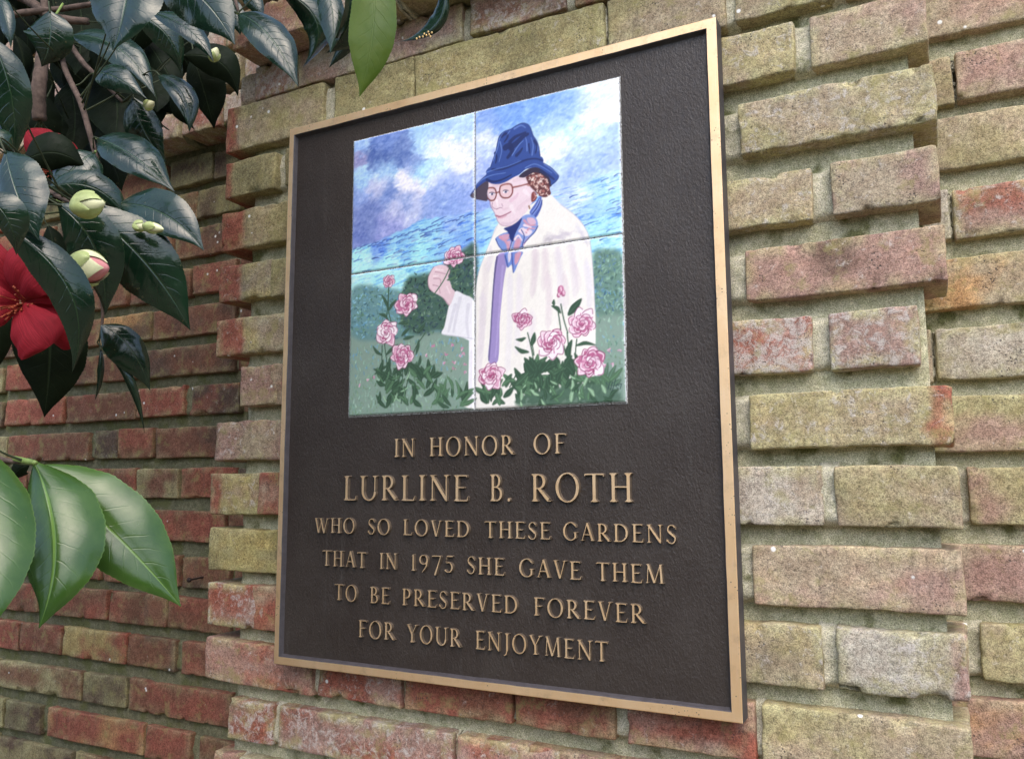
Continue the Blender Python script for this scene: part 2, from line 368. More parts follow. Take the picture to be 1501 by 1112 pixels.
def mortar_slab(parent, x0, x1, z0, z1, yf, yb, mat, seed, cell=.006, xfine=None, zfine=None):
    """rough mortar bed behind the bricks, a closed slab whose front is uneven"""
    def ax(a, b, f):
        if f is None: return np.arange(a, b + cell, cell)
        return np.concatenate([np.linspace(a, f[0], 6)[:-1], np.arange(f[0], f[1], cell), np.linspace(f[1], b, 6)])
    xs, zs = ax(x0, x1, xfine), ax(z0, z1, zfine)
    X, Z = np.meshgrid(xs, zs, indexing='ij'); P = np.stack([X.ravel(), 0 * X.ravel(), Z.ravel()], 1)
    n = (fbm(P * 60 + seed, 3) - .5) * .007 + (fbm(P * 16 + seed + 9, 2) - .5) * .006
    V = P.copy(); V[:, 1] = yf - n; V[:, 2] += ZO
    nx, nz = len(xs), len(zs); F = [tuple(f) for f in grid_faces(nx, nz)]
    e = .0; b0 = len(V)
    V = np.concatenate([V, [[x0, yb, z0 + ZO], [x1, yb, z0 + ZO], [x1, yb, z1 + ZO], [x0, yb, z1 + ZO]]])
    id_ = lambda i, j: i * nz + j
    F.append(tuple([id_(0, j) for j in range(nz)] + [b0 + 3, b0])); F.append(tuple([id_(nx - 1, j) for j in range(nz - 1, -1, -1)] + [b0 + 1, b0 + 2]))
    F.append(tuple([id_(i, 0) for i in range(nx - 1, -1, -1)] + [b0, b0 + 1])); F.append(tuple([id_(i, nz - 1) for i in range(nx)] + [b0 + 2, b0 + 3]))
    F.append((b0, b0 + 3, b0 + 2, b0 + 1))
    V = V - np.array(parent.location)
    me = mesh('mortar', V, F, [mat], smooth=False)
    sm = np.zeros(len(me.polygons), bool); sm[:(nx - 1) * (nz - 1)] = True; me.polygons.foreach_set('use_smooth', sm)
    o = bpy.data.objects.new('mortar', me); COL.objects.link(o); o.parent = parent
    return o

COURSE = {"k":[505,562],"p":[449,503],"a":[374,446],"b":[302,359],"c":[218,278],"d":[137,193],"e":[56,112],"f":[-22,36],"g":[-100,-43],"h":[-178,-119],"i":[-258,-198],"j":[-336,-276],"l":[-412,-355],"m":[-486,-432],"n":[-562,-506],"o":[-640,-583],"q":[-718,-661],"s":[583,640],"t":[661,718],"u":[739,796]}
# course, x0, x1 (mm), tone, second tone, share, lime, end tone, end fraction, forward offset, wear, tilt
PIER = [
 ["k",-404,-262,"P","B",0.5,0.35,None,0,-50,1.0,0],["k",-259,-118,"P","T",0.5,0.5,None,0,-50,1.0,0],["k",-112,95,"O","T",0.3,0.2,None,0,-50,1.0,0],["k",102,308,"P","T",0.4,0.3,None,0,-50,1.0,0],
 ["k",314,520,"T","P",0.3,0.3,None,0,-50,1.0,0],["p",-448.3,-410.5,"P","K",0.4,0.5,None,0,14,1.0,0],["p",-409.3,-323.5,"P","R",0.3,0.7,None,0,0,1.0,0],["p",-320.4,-37.8,"P","K",0.5,0.45,None,0,0,1.0,0],
 ["p",-23.2,114.0,"P","B",0.3,0.6,None,0,0,1.0,0],["p",126,246,"B","P",0.3,0.2,None,0,0,1.0,0],["p",258,385,"T","P",0.3,0.2,None,0,0,1.0,0],["p",392,505,"P","T",0.3,0.4,None,0,0,1.0,0],
 ["a",-462.8,-270.4,"O","T",0.3,0.15,"R",0.12,0,1.0,0],["a",-250.0,-113.5,"O","G",0.5,0.25,None,0,0,1.0,0],["a",-110.6,163.9,"O","G",0.4,0.4,None,0,0,1.0,0],["a",168.3,309.0,"O","T",0.5,0.3,None,0,0,1.0,0],
 ["a",319.7,421.9,"O","T",0.6,0.4,None,0,0,1.0,0],["a",432,508,"T","P",0.4,0.3,None,0,0,1.0,0],["b",-461.9,-359.0,"O","G",0.5,0.1,"R",0.14,0,1.0,0],["b",-338,-130,"G","T",0.3,0.1,None,0,0,1.0,0],
 ["b",-120,110,"O","T",0.3,0.1,None,0,0,1.0,0],["b",289.5,380.4,"T","O",0.6,0.5,None,0,0,1.0,0],["b",396.6,507.9,"T","P",0.5,0.35,None,0,0,1.0,0],["c",-464.8,-307.1,"O","T",0.5,0.15,"R",0.3,0,1.0,0],
 ["c",-300,-100,"O","T",0.3,0.1,None,0,0,1.0,0],["c",-90,290,"O","T",0.3,0.1,None,0,0,1.0,0],["c",318.5,510.6,"T","O",0.5,0.55,None,0,0,1.5,0],["d",-465.1,-359.4,"T","Y",0.4,0.35,"R",0.42,0,1.0,0],
 ["d",-360,-150,"O","T",0.3,0.1,None,0,0,1.0,0],["d",-140,200,"T","O",0.4,0.1,None,0,0,1.0,0],["d",291.4,390.3,"T","O",0.6,0.5,None,0,0,1.0,0],["d",409.8,509.0,"T","P",0.6,0.35,None,0,0,1.0,0],
 ["e",-466.5,-301.9,"T","Y",0.35,0.35,"R",0.35,0,1.5,0],["e",-300,-60,"R","T",0.3,0.1,None,0,0,1.0,0],["e",-50,280,"O","T",0.3,0.1,None,0,0,1.0,0],["e",319.2,509.5,"P","D",0.28,0.35,None,0,0,1.0,0],
 ["f",-414.4,-341.2,"B","P",0.6,0.35,None,0,0,1.0,0],["f",-358,-150,"R","T",0.3,0.1,None,0,0,1.0,0],["f",-140,200,"T","O",0.4,0.1,None,0,0,1.0,0],["f",285.3,382.7,"P","R",0.55,0.7,None,0,2,1.0,0],
 ["f",399.3,481.5,"P","R",0.5,0.7,None,0,1,1.0,0],["g",-460.1,-308.9,"T","P",0.4,0.45,"P",0.3,0,1.4,0],["g",-320,-60,"R","T",0.3,0.1,None,0,0,1.0,0],["g",-50,280,"O","T",0.3,0.1,None,0,0,1.0,0],
 ["g",316.9,506.0,"T","O",0.5,0.5,"R",-0.09,0,1.0,0],["h",-466.8,-350.1,"Y","P",0.3,0.35,"R",0.2,0,1.0,0],["h",-370,-160,"R","T",0.3,0.1,None,0,0,1.0,0],["h",-150,160,"T","O",0.4,0.1,None,0,0,1.0,0],
 ["h",272.3,385.1,"T","K",0.5,0.5,None,0,0,1.0,0],["h",397.9,506.8,"T","O",0.5,0.3,None,0,0,1.0,0],["i",-466.1,-303.1,"Y","O",0.5,0.2,None,0,0,1.3,0],["i",-320,-60,"R","T",0.3,0.1,None,0,0,1.0,0],
 ["i",-50,290,"O","T",0.3,0.1,None,0,0,1.0,0],["i",313.4,505.5,"T","P",0.5,0.25,None,0,0,1.0,0],["j",-464.3,-354.8,"R","P",0.5,0.6,None,0,0,1.0,0],["j",-376,-160,"R","T",0.3,0.1,None,0,0,1.0,0],
 ["j",-150,160,"T","O",0.4,0.1,None,0,0,1.0,0],["j",273.7,377.6,"Y","T",0.7,0.4,None,0,0,1.0,0],["j",391.4,503.5,"K","O",0.35,0.5,"P",-0.12,0,1.6,0],["l",-463.7,-264.5,"R","P",0.5,0.35,None,0,0,1.0,-4],
 ["l",-255.2,-122.4,"R","P",0.4,0.5,None,0,0,1.0,0],["l",-116.9,33.9,"R","B",0.4,0.25,None,0,0,1.0,0],["l",37.4,161.0,"R","B",0.5,0.25,None,0,0,1.0,0],["l",174.7,310.5,"R","P",0.5,0.3,None,0,0,1.0,0],
 ["l",317.2,502.0,"T","O",0.4,0.35,None,0,0,1.0,0],["m",-412.9,-334.7,"R","P",0.5,0.7,None,0,0,1.0,0],["m",-321.8,-46.5,"R","P",0.5,0.55,None,0,0,1.0,0],["m",-40.6,94.0,"P","R",0.4,0.5,None,0,0,1.0,0],
 ["m",55,240,"R","P",0.4,0.3,None,0,0,1.0,0],["m",252,440,"P","R",0.4,0.3,None,0,0,1.0,0],["n",-440,-395,"R","P",0.4,0.4,None,0,0,1.0,0],["n",-388,-180,"G","K",0.4,0.3,None,0,0,1.0,0],
 ["n",-170,40,"R","P",0.4,0.3,None,0,0,1.0,0],["n",50,250,"P","R",0.4,0.3,None,0,0,1.0,0],["n",258,480,"T","P",0.4,0.3,None,0,0,1.0,0],["o",-440,-235,"T","T",0.4,0.3,None,0,0,1.0,0],
 ["o",-224,-124,"O","P",0.4,0.3,None,0,0,1.0,0],["o",-113,92,"T","K",0.4,0.3,None,0,0,1.0,0],["o",103,203,"O","T",0.4,0.3,None,0,0,1.0,0],["o",214,419,"T","P",0.4,0.3,None,0,0,1.0,0],
 ["o",430,504,"O","K",0.4,0.3,None,0,0,1.0,0],["q",-450,-390,"R","P",0.4,0.3,None,0,0,1.0,0],["q",-380,-280,"R","P",0.4,0.3,None,0,0,1.0,0],["q",-269,-64,"Y","K",0.4,0.3,None,0,0,1.0,0],
 ["q",-53,47,"R","T",0.4,0.3,None,0,0,1.0,0],["q",58,263,"Y","P",0.4,0.3,None,0,0,1.0,0],["q",274,374,"R","K",0.4,0.3,None,0,0,1.0,0],["q",385,504,"Y","T",0.4,0.3,None,0,0,1.0,0],
 ["s",-440,-235,"P","K",0.4,0.3,None,0,-50,1.0,0],["s",-224,-124,"B","T",0.4,0.3,None,0,-50,1.0,0],["s",-113,92,"P","P",0.4,0.3,None,0,-50,1.0,0],["s",103,203,"B","K",0.4,0.3,None,0,-50,1.0,0],
 ["s",214,419,"P","T",0.4,0.3,None,0,-50,1.0,0],["s",430,504,"B","P",0.4,0.3,None,0,-50,1.0,0],["t",-450,-390,"R","P",0.4,0.3,None,0,-50,1.0,0],["t",-380,-280,"O","T",0.4,0.3,None,0,-50,1.0,0],
 ["t",-269,-64,"T","P",0.4,0.3,None,0,-50,1.0,0],["t",-53,47,"O","K",0.4,0.3,None,0,-50,1.0,0],["t",58,263,"T","T",0.4,0.3,None,0,-50,1.0,0],["t",274,374,"O","P",0.4,0.3,None,0,-50,1.0,0],
 ["t",385,504,"T","K",0.4,0.3,None,0,-50,1.0,0],["u",-440,-235,"Y","P",0.4,0.3,None,0,-50,1.0,0],["u",-224,-124,"R","K",0.4,0.3,None,0,-50,1.0,0],["u",-113,92,"Y","T",0.4,0.3,None,0,-50,1.0,0],
 ["u",103,203,"R","P",0.4,0.3,None,0,-50,1.0,0],["u",214,419,"Y","K",0.4,0.3,None,0,-50,1.0,0],["u",430,504,"R","T",0.4,0.3,None,0,-50,1.0,0],
]
LROW = {"a":456,"b":384,"c":307,"d":230,"e":152,"f":75,"g":-4,"h":-82,"i":-160,"j":-240,"k":-324,"l":-399,"m":-476,"n":-558,"o":-636,"p":-712,"q":-790,"r":-868,"A":534,"B":612,"C":690,"D":768,"E":846,"F":924,"G":1002}
LWALL = [
 ["a",-856.4,-734.3,"G","D",0.4,0.1,0],["a",-731.1,-668.7,"D","G",0.4,0.1,0],["b",-886.0,-775.7,"B","G",0.5,0.1,0],["b",-772.7,-658.5,"G","D",0.5,0.1,0],["c",-832.1,-676.5,"B","D",0.5,0.1,0],["d",-779.0,-663.9,"B","R",0.4,0.15,0],
 ["d",-848.1,-784.3,"B","D",0.3,0.12,0],["e",-1114.4,-1051.8,"B","M",0.3,0.12,0],["e",-1046.5,-892.9,"M","D",0.45,0.1,0],["e",-887.9,-662.2,"B","D",0.3,0.12,0],["f",-1038.5,-920.7,"B","R",0.3,0.12,0],["f",-918.7,-659.9,"B","D",0.5,0.12,0],
 ["g",-1142.0,-922.4,"B","R",0.3,0.12,0],["g",-917.9,-787.3,"R","B",0.3,0.25,0],["g",-772.4,-643.6,"D","R",0.4,0.3,0],["h",-1478.5,-1342.8,"O","B",0.3,0.12,0],["h",-1336.0,-1061.9,"B","R",0.3,0.12,0],["h",-1044.5,-972.6,"D","D",0.3,0.3,0],
 ["h",-968.7,-870.0,"B","R",0.3,0.12,0],["h",-860.8,-626.5,"B","D",0.4,0.12,0],["i",-1442.6,-1263.5,"B","R",0.3,0.12,0],["i",-1259.2,-1124.5,"B","R",0.3,0.12,0],["i",-1118.1,-915.4,"R","B",0.3,0.12,0],["i",-911.4,-795.9,"B","O",0.5,0.12,0],
 ["i",-787.0,-648.3,"R","B",0.3,0.12,0],["j",-1432.1,-1145.9,"B","R",0.3,0.12,0],["j",-1139.1,-1038.6,"B","R",0.3,0.12,0],["j",-1034.4,-921.3,"B","O",0.3,0.12,0],["j",-917.4,-669.9,"R","B",0.4,0.12,0],["k",-1421.9,-1202.1,"B","R",0.3,0.12,0],
 ["k",-1190.6,-1005.0,"R","B",0.3,0.12,0],["k",-994.1,-872.6,"B","R",0.3,0.12,0],["k",-864.6,-782.3,"B","R",0.3,0.12,0],["k",-769.6,-649.1,"B","D",0.3,0.12,0],["l",-1411.4,-1193.8,"B","R",0.3,0.12,0],["l",-1181.7,-977.6,"R","B",0.3,0.12,0],
 ["l",-966.9,-810.6,"B","R",0.3,0.12,0],["l",-802.6,-645.1,"B","R",0.4,0.12,0],["m",-1401.9,-1250.9,"R","B",0.3,0.12,0],["m",-1245.4,-1114.6,"B","R",0.3,0.12,0],["m",-1106.7,-917.4,"R","Y",0.4,0.2,0],["m",-914.3,-781.3,"B","D",0.2,0.12,0],
 ["m",-762.8,-641.0,"B","R",0.3,0.12,0],["n",-1467.2,-1321.9,"O","B",0.3,0.12,0],["n",-1316.2,-1045.0,"O","B",0.4,0.2,0],["n",-1032.9,-910.9,"G","D",0.4,0.12,0],["n",-903.6,-637.4,"R","B",0.3,0.12,0],["o",-1455.4,-1288.0,"O","B",0.3,0.12,0],
 ["o",-1279.3,-1165.4,"D","G",0.4,0.12,0],["o",-1136.5,-857.0,"R","M",0.45,0.15,0],["o",-850.1,-732.1,"R","B",0.3,0.12,0],["o",-709.7,-625.1,"B","G",0.3,0.12,0],["p",-1444.7,-1307.3,"O","D",0.3,0.12,0],["p",-1296.2,-1059.5,"D","O",0.4,0.12,0],
 ["p",-1049.0,-915.9,"O","B",0.4,0.12,0],["p",-908.5,-630.0,"R","O",0.35,0.12,0],["q",-1435.1,-1280.3,"O","D",0.3,0.12,0],["q",-1274.0,-1142.0,"B","O",0.3,0.12,0],["q",-1132.1,-889.1,"B","R",0.3,0.12,0],["q",-878.8,-628.0,"B","R",0.3,0.12,0],
 ["r",-1300,-1100,"B","B",0.3,0.12,0],["r",-1088,-990,"R","B",0.3,0.12,0],["r",-978,-778,"D","B",0.3,0.12,0],["r",-766,-668,"B","B",0.3,0.12,0],["r",-656,-456,"R","B",0.3,0.12,0],["a",-1071.4,-868.4,"B","R",0.3,0.12,0],
 ["a",-1181.4,-1083.4,"R","B",0.3,0.12,0],["a",-1396.4,-1193.4,"O","D",0.3,0.12,0],["a",-1506.4,-1408.4,"R","R",0.3,0.12,0],["a",-1721.4,-1518.4,"D","B",0.3,0.12,0],["a",-1831.4,-1733.4,"B","D",0.3,0.12,0],["b",-996.0,-898.0,"R","B",0.3,0.12,0],
 ["b",-1211.0,-1008.0,"D","D",0.3,0.12,0],["b",-1321.0,-1223.0,"B","R",0.3,0.12,0],["b",-1536.0,-1333.0,"R","B",0.3,0.12,0],["b",-1646.0,-1548.0,"O","D",0.3,0.12,0],["b",-1861.0,-1658.0,"R","R",0.3,0.12,0],["c",-1047.1,-844.1,"R","D",0.3,0.12,0],
 ["c",-1157.1,-1059.1,"O","R",0.3,0.12,0],["c",-1372.1,-1169.1,"R","B",0.3,0.12,0],["c",-1482.1,-1384.1,"D","D",0.3,0.12,0],["c",-1697.1,-1494.1,"B","R",0.3,0.12,0],["c",-1807.1,-1709.1,"R","B",0.3,0.12,0],["d",-958.1,-860.1,"D","R",0.3,0.12,0],
 ["d",-1173.1,-970.1,"B","B",0.3,0.12,0],["d",-1283.1,-1185.1,"R","D",0.3,0.12,0],["d",-1498.1,-1295.1,"O","R",0.3,0.12,0],["d",-1608.1,-1510.1,"R","B",0.3,0.12,0],["d",-1823.1,-1620.1,"D","D",0.3,0.12,0],["e",-1329.4,-1126.4,"O","B",0.3,0.12,0],
 ["e",-1439.4,-1341.4,"R","D",0.3,0.12,0],["e",-1654.4,-1451.4,"D","R",0.3,0.12,0],["e",-1764.4,-1666.4,"B","B",0.3,0.12,0],["f",-1148.5,-1050.5,"B","D",0.3,0.12,0],["f",-1363.5,-1160.5,"R","R",0.3,0.12,0],["f",-1473.5,-1375.5,"O","B",0.3,0.12,0],
 ["f",-1688.5,-1485.5,"R","D",0.3,0.12,0],["f",-1798.5,-1700.5,"D","R",0.3,0.12,0],["g",-1357.0,-1154.0,"R","R",0.3,0.12,0],["g",-1467.0,-1369.0,"D","B",0.3,0.12,0],["g",-1682.0,-1479.0,"B","D",0.3,0.12,0],["g",-1792.0,-1694.0,"R","R",0.3,0.12,0],
 ["h",-1588.5,-1490.5,"R","B",0.3,0.12,0],["h",-1803.5,-1600.5,"O","D",0.3,0.12,0],["i",-1657.6,-1454.6,"D","D",0.3,0.12,0],["i",-1767.6,-1669.6,"B","R",0.3,0.12,0],["j",-1542.1,-1444.1,"O","R",0.3,0.12,0],["j",-1757.1,-1554.1,"R","B",0.3,0.12,0],
 ["k",-1636.9,-1433.9,"B","B",0.3,0.12,0],["k",-1746.9,-1648.9,"R","D",0.3,0.12,0],["l",-1521.4,-1423.4,"R","D",0.3,0.12,0],["l",-1736.4,-1533.4,"D","R",0.3,0.12,0],["l",-1846.4,-1748.4,"B","B",0.3,0.12,0],["m",-1616.9,-1413.9,"R","R",0.3,0.12,0],
 ["m",-1726.9,-1628.9,"O","B",0.3,0.12,0],["m",-1941.9,-1738.9,"R","D",0.3,0.12,0],["n",-1577.2,-1479.2,"D","B",0.3,0.12,0],["n",-1792.2,-1589.2,"B","D",0.3,0.12,0],["o",-1670.4,-1467.4,"O","D",0.3,0.12,0],["o",-1780.4,-1682.4,"R","R",0.3,0.12,0],
 ["p",-1554.7,-1456.7,"B","R",0.3,0.12,0],["p",-1769.7,-1566.7,"R","B",0.3,0.12,0],["q",-1650.1,-1447.1,"R","B",0.3,0.12,0],["q",-1760.1,-1662.1,"D","D",0.3,0.12,0],["r",-1410,-1312,"R","D",0.3,0.12,0],["r",-1625,-1422,"O","R",0.3,0.12,0],
 ["r",-1735,-1637,"R","B",0.3,0.12,0],["r",-1950,-1747,"D","D",0.3,0.12,0],["a",-656.7,-456.7,"R","B",0.3,0.12,0],["b",-646.5,-549.5,"D","B",0.3,0.12,0],["b",-537.5,-405.0,"R","B",0.3,0.12,0],["c",-664.5,-464.5,"D","B",0.3,0.12,0],
 ["c",-452.5,-405.0,"R","B",0.3,0.12,0],["d",-651.9,-554.9,"B","B",0.3,0.12,0],["d",-542.9,-405.0,"D","B",0.3,0.12,0],["e",-650.2,-450.2,"B","B",0.3,0.12,0],["f",-647.9,-550.9,"R","B",0.3,0.12,0],["f",-538.9,-405.0,"B","B",0.3,0.12,0],
 ["g",-631.6,-431.6,"R","B",0.3,0.12,0],["h",-614.5,-517.5,"D","B",0.3,0.12,0],["h",-505.5,-405.0,"R","B",0.3,0.12,0],["i",-636.3,-436.3,"D","B",0.3,0.12,0],["j",-657.9,-560.9,"B","B",0.3,0.12,0],["j",-548.9,-405.0,"D","B",0.3,0.12,0],
 ["k",-637.1,-437.1,"B","B",0.3,0.12,0],["l",-633.1,-536.1,"R","B",0.3,0.12,0],["l",-524.1,-405.0,"B","B",0.3,0.12,0],["m",-629.0,-429.0,"R","B",0.3,0.12,0],["n",-625.4,-528.4,"D","B",0.3,0.12,0],["n",-516.4,-405.0,"R","B",0.3,0.12,0],
 ["o",-613.1,-413.1,"D","B",0.3,0.12,0],["p",-618.0,-521.0,"B","B",0.3,0.12,0],["p",-509.0,-405.0,"D","B",0.3,0.12,0],["q",-616.0,-416.0,"B","B",0.3,0.12,0],["A",-658,-455,"P","K",0.4,0.5,-50],["A",-768,-670,"R","P",0.4,0.5,-50],
 ["A",-983,-780,"P","T",0.4,0.5,-50],["A",-1093,-995,"P","K",0.4,0.5,-50],["A",-1308,-1105,"T","P",0.4,0.5,-50],["A",-1418,-1320,"P","T",0.4,0.5,-50],["A",-1633,-1430,"R","K",0.4,0.5,-50],["A",-1743,-1645,"P","P",0.4,0.5,-50],
 ["B",-608,-510,"P","P",0.4,0.5,-50],["B",-823,-620,"T","T",0.4,0.5,-50],["B",-933,-835,"P","K",0.4,0.5,-50],["B",-1148,-945,"R","P",0.4,0.5,-50],["B",-1258,-1160,"P","T",0.4,0.5,-50],["B",-1473,-1270,"P","K",0.4,0.5,-50],
 ["B",-1583,-1485,"T","P",0.4,0.5,-50],["B",-1798,-1595,"P","T",0.4,0.5,-50],["C",-658,-455,"R","T",0.4,0.5,-50],["C",-768,-670,"P","K",0.4,0.5,-50],["C",-983,-780,"P","P",0.4,0.5,-50],["C",-1093,-995,"T","T",0.4,0.5,-50],
 ["C",-1308,-1105,"P","K",0.4,0.5,-50],["C",-1418,-1320,"R","P",0.4,0.5,-50],["C",-1633,-1430,"P","T",0.4,0.5,-50],["C",-1743,-1645,"P","K",0.4,0.5,-50],["D",-608,-510,"T","K",0.4,0.5,-50],["D",-823,-620,"P","P",0.4,0.5,-50],
 ["D",-933,-835,"R","T",0.4,0.5,-50],["D",-1148,-945,"P","K",0.4,0.5,-50],["D",-1258,-1160,"P","P",0.4,0.5,-50],["D",-1473,-1270,"T","T",0.4,0.5,-50],["D",-1583,-1485,"P","K",0.4,0.5,-50],["D",-1798,-1595,"R","P",0.4,0.5,-50],
 ["E",-658,-455,"P","P",0.4,0.5,-50],["E",-768,-670,"P","T",0.4,0.5,-50],["E",-983,-780,"T","K",0.4,0.5,-50],["E",-1093,-995,"P","P",0.4,0.5,-50],["E",-1308,-1105,"R","T",0.4,0.5,-50],["E",-1418,-1320,"P","K",0.4,0.5,-50],
 ["E",-1633,-1430,"P","P",0.4,0.5,-50],["E",-1743,-1645,"T","T",0.4,0.5,-50],["F",-608,-510,"P","T",0.4,0.5,-50],["F",-823,-620,"R","K",0.4,0.5,-50],["F",-933,-835,"P","P",0.4,0.5,-50],["F",-1148,-945,"P","T",0.4,0.5,-50],
 ["F",-1258,-1160,"T","K",0.4,0.5,-50],["F",-1473,-1270,"P","P",0.4,0.5,-50],["F",-1583,-1485,"R","T",0.4,0.5,-50],["F",-1798,-1595,"P","K",0.4,0.5,-50],["G",-658,-455,"P","K",0.4,0.5,-50],["G",-768,-670,"T","P",0.4,0.5,-50],
 ["G",-983,-780,"P","T",0.4,0.5,-50],["G",-1093,-995,"R","K",0.4,0.5,-50],["G",-1308,-1105,"P","P",0.4,0.5,-50],["G",-1418,-1320,"P","T",0.4,0.5,-50],["G",-1633,-1430,"T","K",0.4,0.5,-50],["G",-1743,-1645,"P","P",0.4,0.5,-50],
]
RROW = {"a":360.5,"b":280.9,"c":206.7,"d":126.7,"e":50.0,"f":-27.8,"g":-103.6,"h":-179.6,"i":-256.8,"j":-335.9,"k":-412.4,"A":438.5066068706533,"B":516.5066068706533,"C":594.5066068706533,"D":672.5066068706533,"E":750.5066068706533,"l":-490.4,"m":-568.4,"n":-646.4,"o":-724.4}
RWALL = [
 ["a",505.6,672.6,"T","P",0.5,0.2,0],["b",499.1,530.5,"T","O",0.4,0.2,0],["b",533.7,632.5,"T","P",0.3,0.2,0],["c",495.2,650.7,"T","O",0.4,0.15,0],["d",490.7,517.3,"K","T",0.3,0.25,0],["d",521.4,627.7,"P","R",0.4,0.5,0],
 ["e",485.6,661.8,"T","M",0.6,0.3,0],["f",473.9,491.2,"T","T",0.3,0.25,0],["f",495.6,634.1,"K","O",0.4,0.4,0],["g",476.6,628.9,"O","P",0.4,0.15,0],["h",484.8,509.7,"T","T",0.3,0.25,0],["h",516.6,645.2,"P","O",0.5,0.2,0],
 ["i",479.9,617.5,"P","T",0.4,0.15,0],["j",475.1,505.4,"T","T",0.3,0.25,0],["j",517.1,612.0,"O","T",0.6,0.3,0],["k",470.0,606.0,"P","M",0.4,0.2,0],["A",450,560,"T","T",0.3,0.25,0],["B",450,560,"P","T",0.3,0.25,0],
 ["C",450,560,"R","T",0.3,0.25,0],["D",450,560,"T","T",0.3,0.25,0],["E",450,560,"P","T",0.3,0.25,0],["l",450,560,"R","T",0.3,0.25,0],["m",450,560,"T","T",0.3,0.25,0],["n",450,560,"P","T",0.3,0.25,0],
 ["o",450,560,"R","T",0.3,0.25,0],["a",683.6,886.6,"T","T",0.3,0.25,0],["a",897.6,995.6,"O","P",0.3,0.25,0],["a",1006.6,1209.6,"R","K",0.3,0.25,0],["b",643.5,741.5,"P","P",0.3,0.25,0],["b",752.5,955.5,"Y","K",0.3,0.25,0],
 ["b",966.5,1064.5,"T","T",0.3,0.25,0],["b",1075.5,1278.5,"O","P",0.3,0.25,0],["c",661.7,864.7,"O","K",0.3,0.25,0],["c",875.7,973.7,"R","T",0.3,0.25,0],["c",984.7,1187.7,"P","P",0.3,0.25,0],["c",1198.7,1296.7,"Y","K",0.3,0.25,0],
 ["d",638.7,736.7,"Y","T",0.3,0.25,0],["d",747.7,950.7,"T","P",0.3,0.25,0],["d",961.7,1059.7,"O","K",0.3,0.25,0],["d",1070.7,1273.7,"R","T",0.3,0.25,0],["e",672.8,875.8,"R","P",0.3,0.25,0],["e",886.8,984.8,"P","K",0.3,0.25,0],
 ["e",995.8,1198.8,"Y","T",0.3,0.25,0],["f",645.1,743.1,"T","K",0.3,0.25,0],["f",754.1,957.1,"O","T",0.3,0.25,0],["f",968.1,1066.1,"R","P",0.3,0.25,0],["f",1077.1,1280.1,"P","K",0.3,0.25,0],["g",639.9,842.9,"P","T",0.3,0.25,0],
 ["g",853.9,951.9,"Y","P",0.3,0.25,0],["g",962.9,1165.9,"T","K",0.3,0.25,0],["g",1176.9,1274.9,"O","T",0.3,0.25,0],["h",656.2,754.2,"O","P",0.3,0.25,0],["h",765.2,968.2,"R","K",0.3,0.25,0],["h",979.2,1077.2,"P","T",0.3,0.25,0],
 ["h",1088.2,1291.2,"Y","P",0.3,0.25,0],["i",628.5,831.5,"Y","K",0.3,0.25,0],["i",842.5,940.5,"T","T",0.3,0.25,0],["i",951.5,1154.5,"O","P",0.3,0.25,0],["i",1165.5,1263.5,"R","K",0.3,0.25,0],["j",623.0,721.0,"R","T",0.3,0.25,0],
 ["j",732.0,935.0,"P","P",0.3,0.25,0],["j",946.0,1044.0,"Y","K",0.3,0.25,0],["j",1055.0,1258.0,"T","T",0.3,0.25,0],["k",617.0,820.0,"T","P",0.3,0.25,0],["k",831.0,929.0,"O","K",0.3,0.25,0],["k",940.0,1143.0,"R","T",0.3,0.25,0],
 ["k",1154.0,1252.0,"P","P",0.3,0.25,0],["A",571,669,"P","K",0.3,0.25,0],["A",680,883,"Y","T",0.3,0.25,0],["A",894,992,"T","P",0.3,0.25,0],["A",1003,1206,"O","K",0.3,0.25,0],["B",571,774,"O","T",0.3,0.25,0],
 ["B",785,883,"R","P",0.3,0.25,0],["B",894,1097,"P","K",0.3,0.25,0],["B",1108,1206,"Y","T",0.3,0.25,0],["C",571,669,"Y","P",0.3,0.25,0],["C",680,883,"T","K",0.3,0.25,0],["C",894,992,"O","T",0.3,0.25,0],
 ["C",1003,1206,"R","P",0.3,0.25,0],["D",571,774,"R","K",0.3,0.25,0],["D",785,883,"P","T",0.3,0.25,0],["D",894,1097,"Y","P",0.3,0.25,0],["D",1108,1206,"T","K",0.3,0.25,0],["E",571,669,"T","T",0.3,0.25,0],
 ["E",680,883,"O","P",0.3,0.25,0],["E",894,992,"R","K",0.3,0.25,0],["E",1003,1206,"P","T",0.3,0.25,0],["l",571,774,"P","P",0.3,0.25,0],["l",785,883,"Y","K",0.3,0.25,0],["l",894,1097,"T","T",0.3,0.25,0],
 ["l",1108,1206,"O","P",0.3,0.25,0],["m",571,669,"O","K",0.3,0.25,0],["m",680,883,"R","T",0.3,0.25,0],["m",894,992,"P","P",0.3,0.25,0],["m",1003,1206,"Y","K",0.3,0.25,0],["n",571,774,"Y","T",0.3,0.25,0],
 ["n",785,883,"T","P",0.3,0.25,0],["n",894,1097,"O","K",0.3,0.25,0],["n",1108,1206,"R","T",0.3,0.25,0],["o",571,669,"R","P",0.3,0.25,0],["o",680,883,"P","K",0.3,0.25,0],["o",894,992,"Y","T",0.3,0.25,0],
 ["o",1003,1206,"T","P",0.3,0.25,0],
]

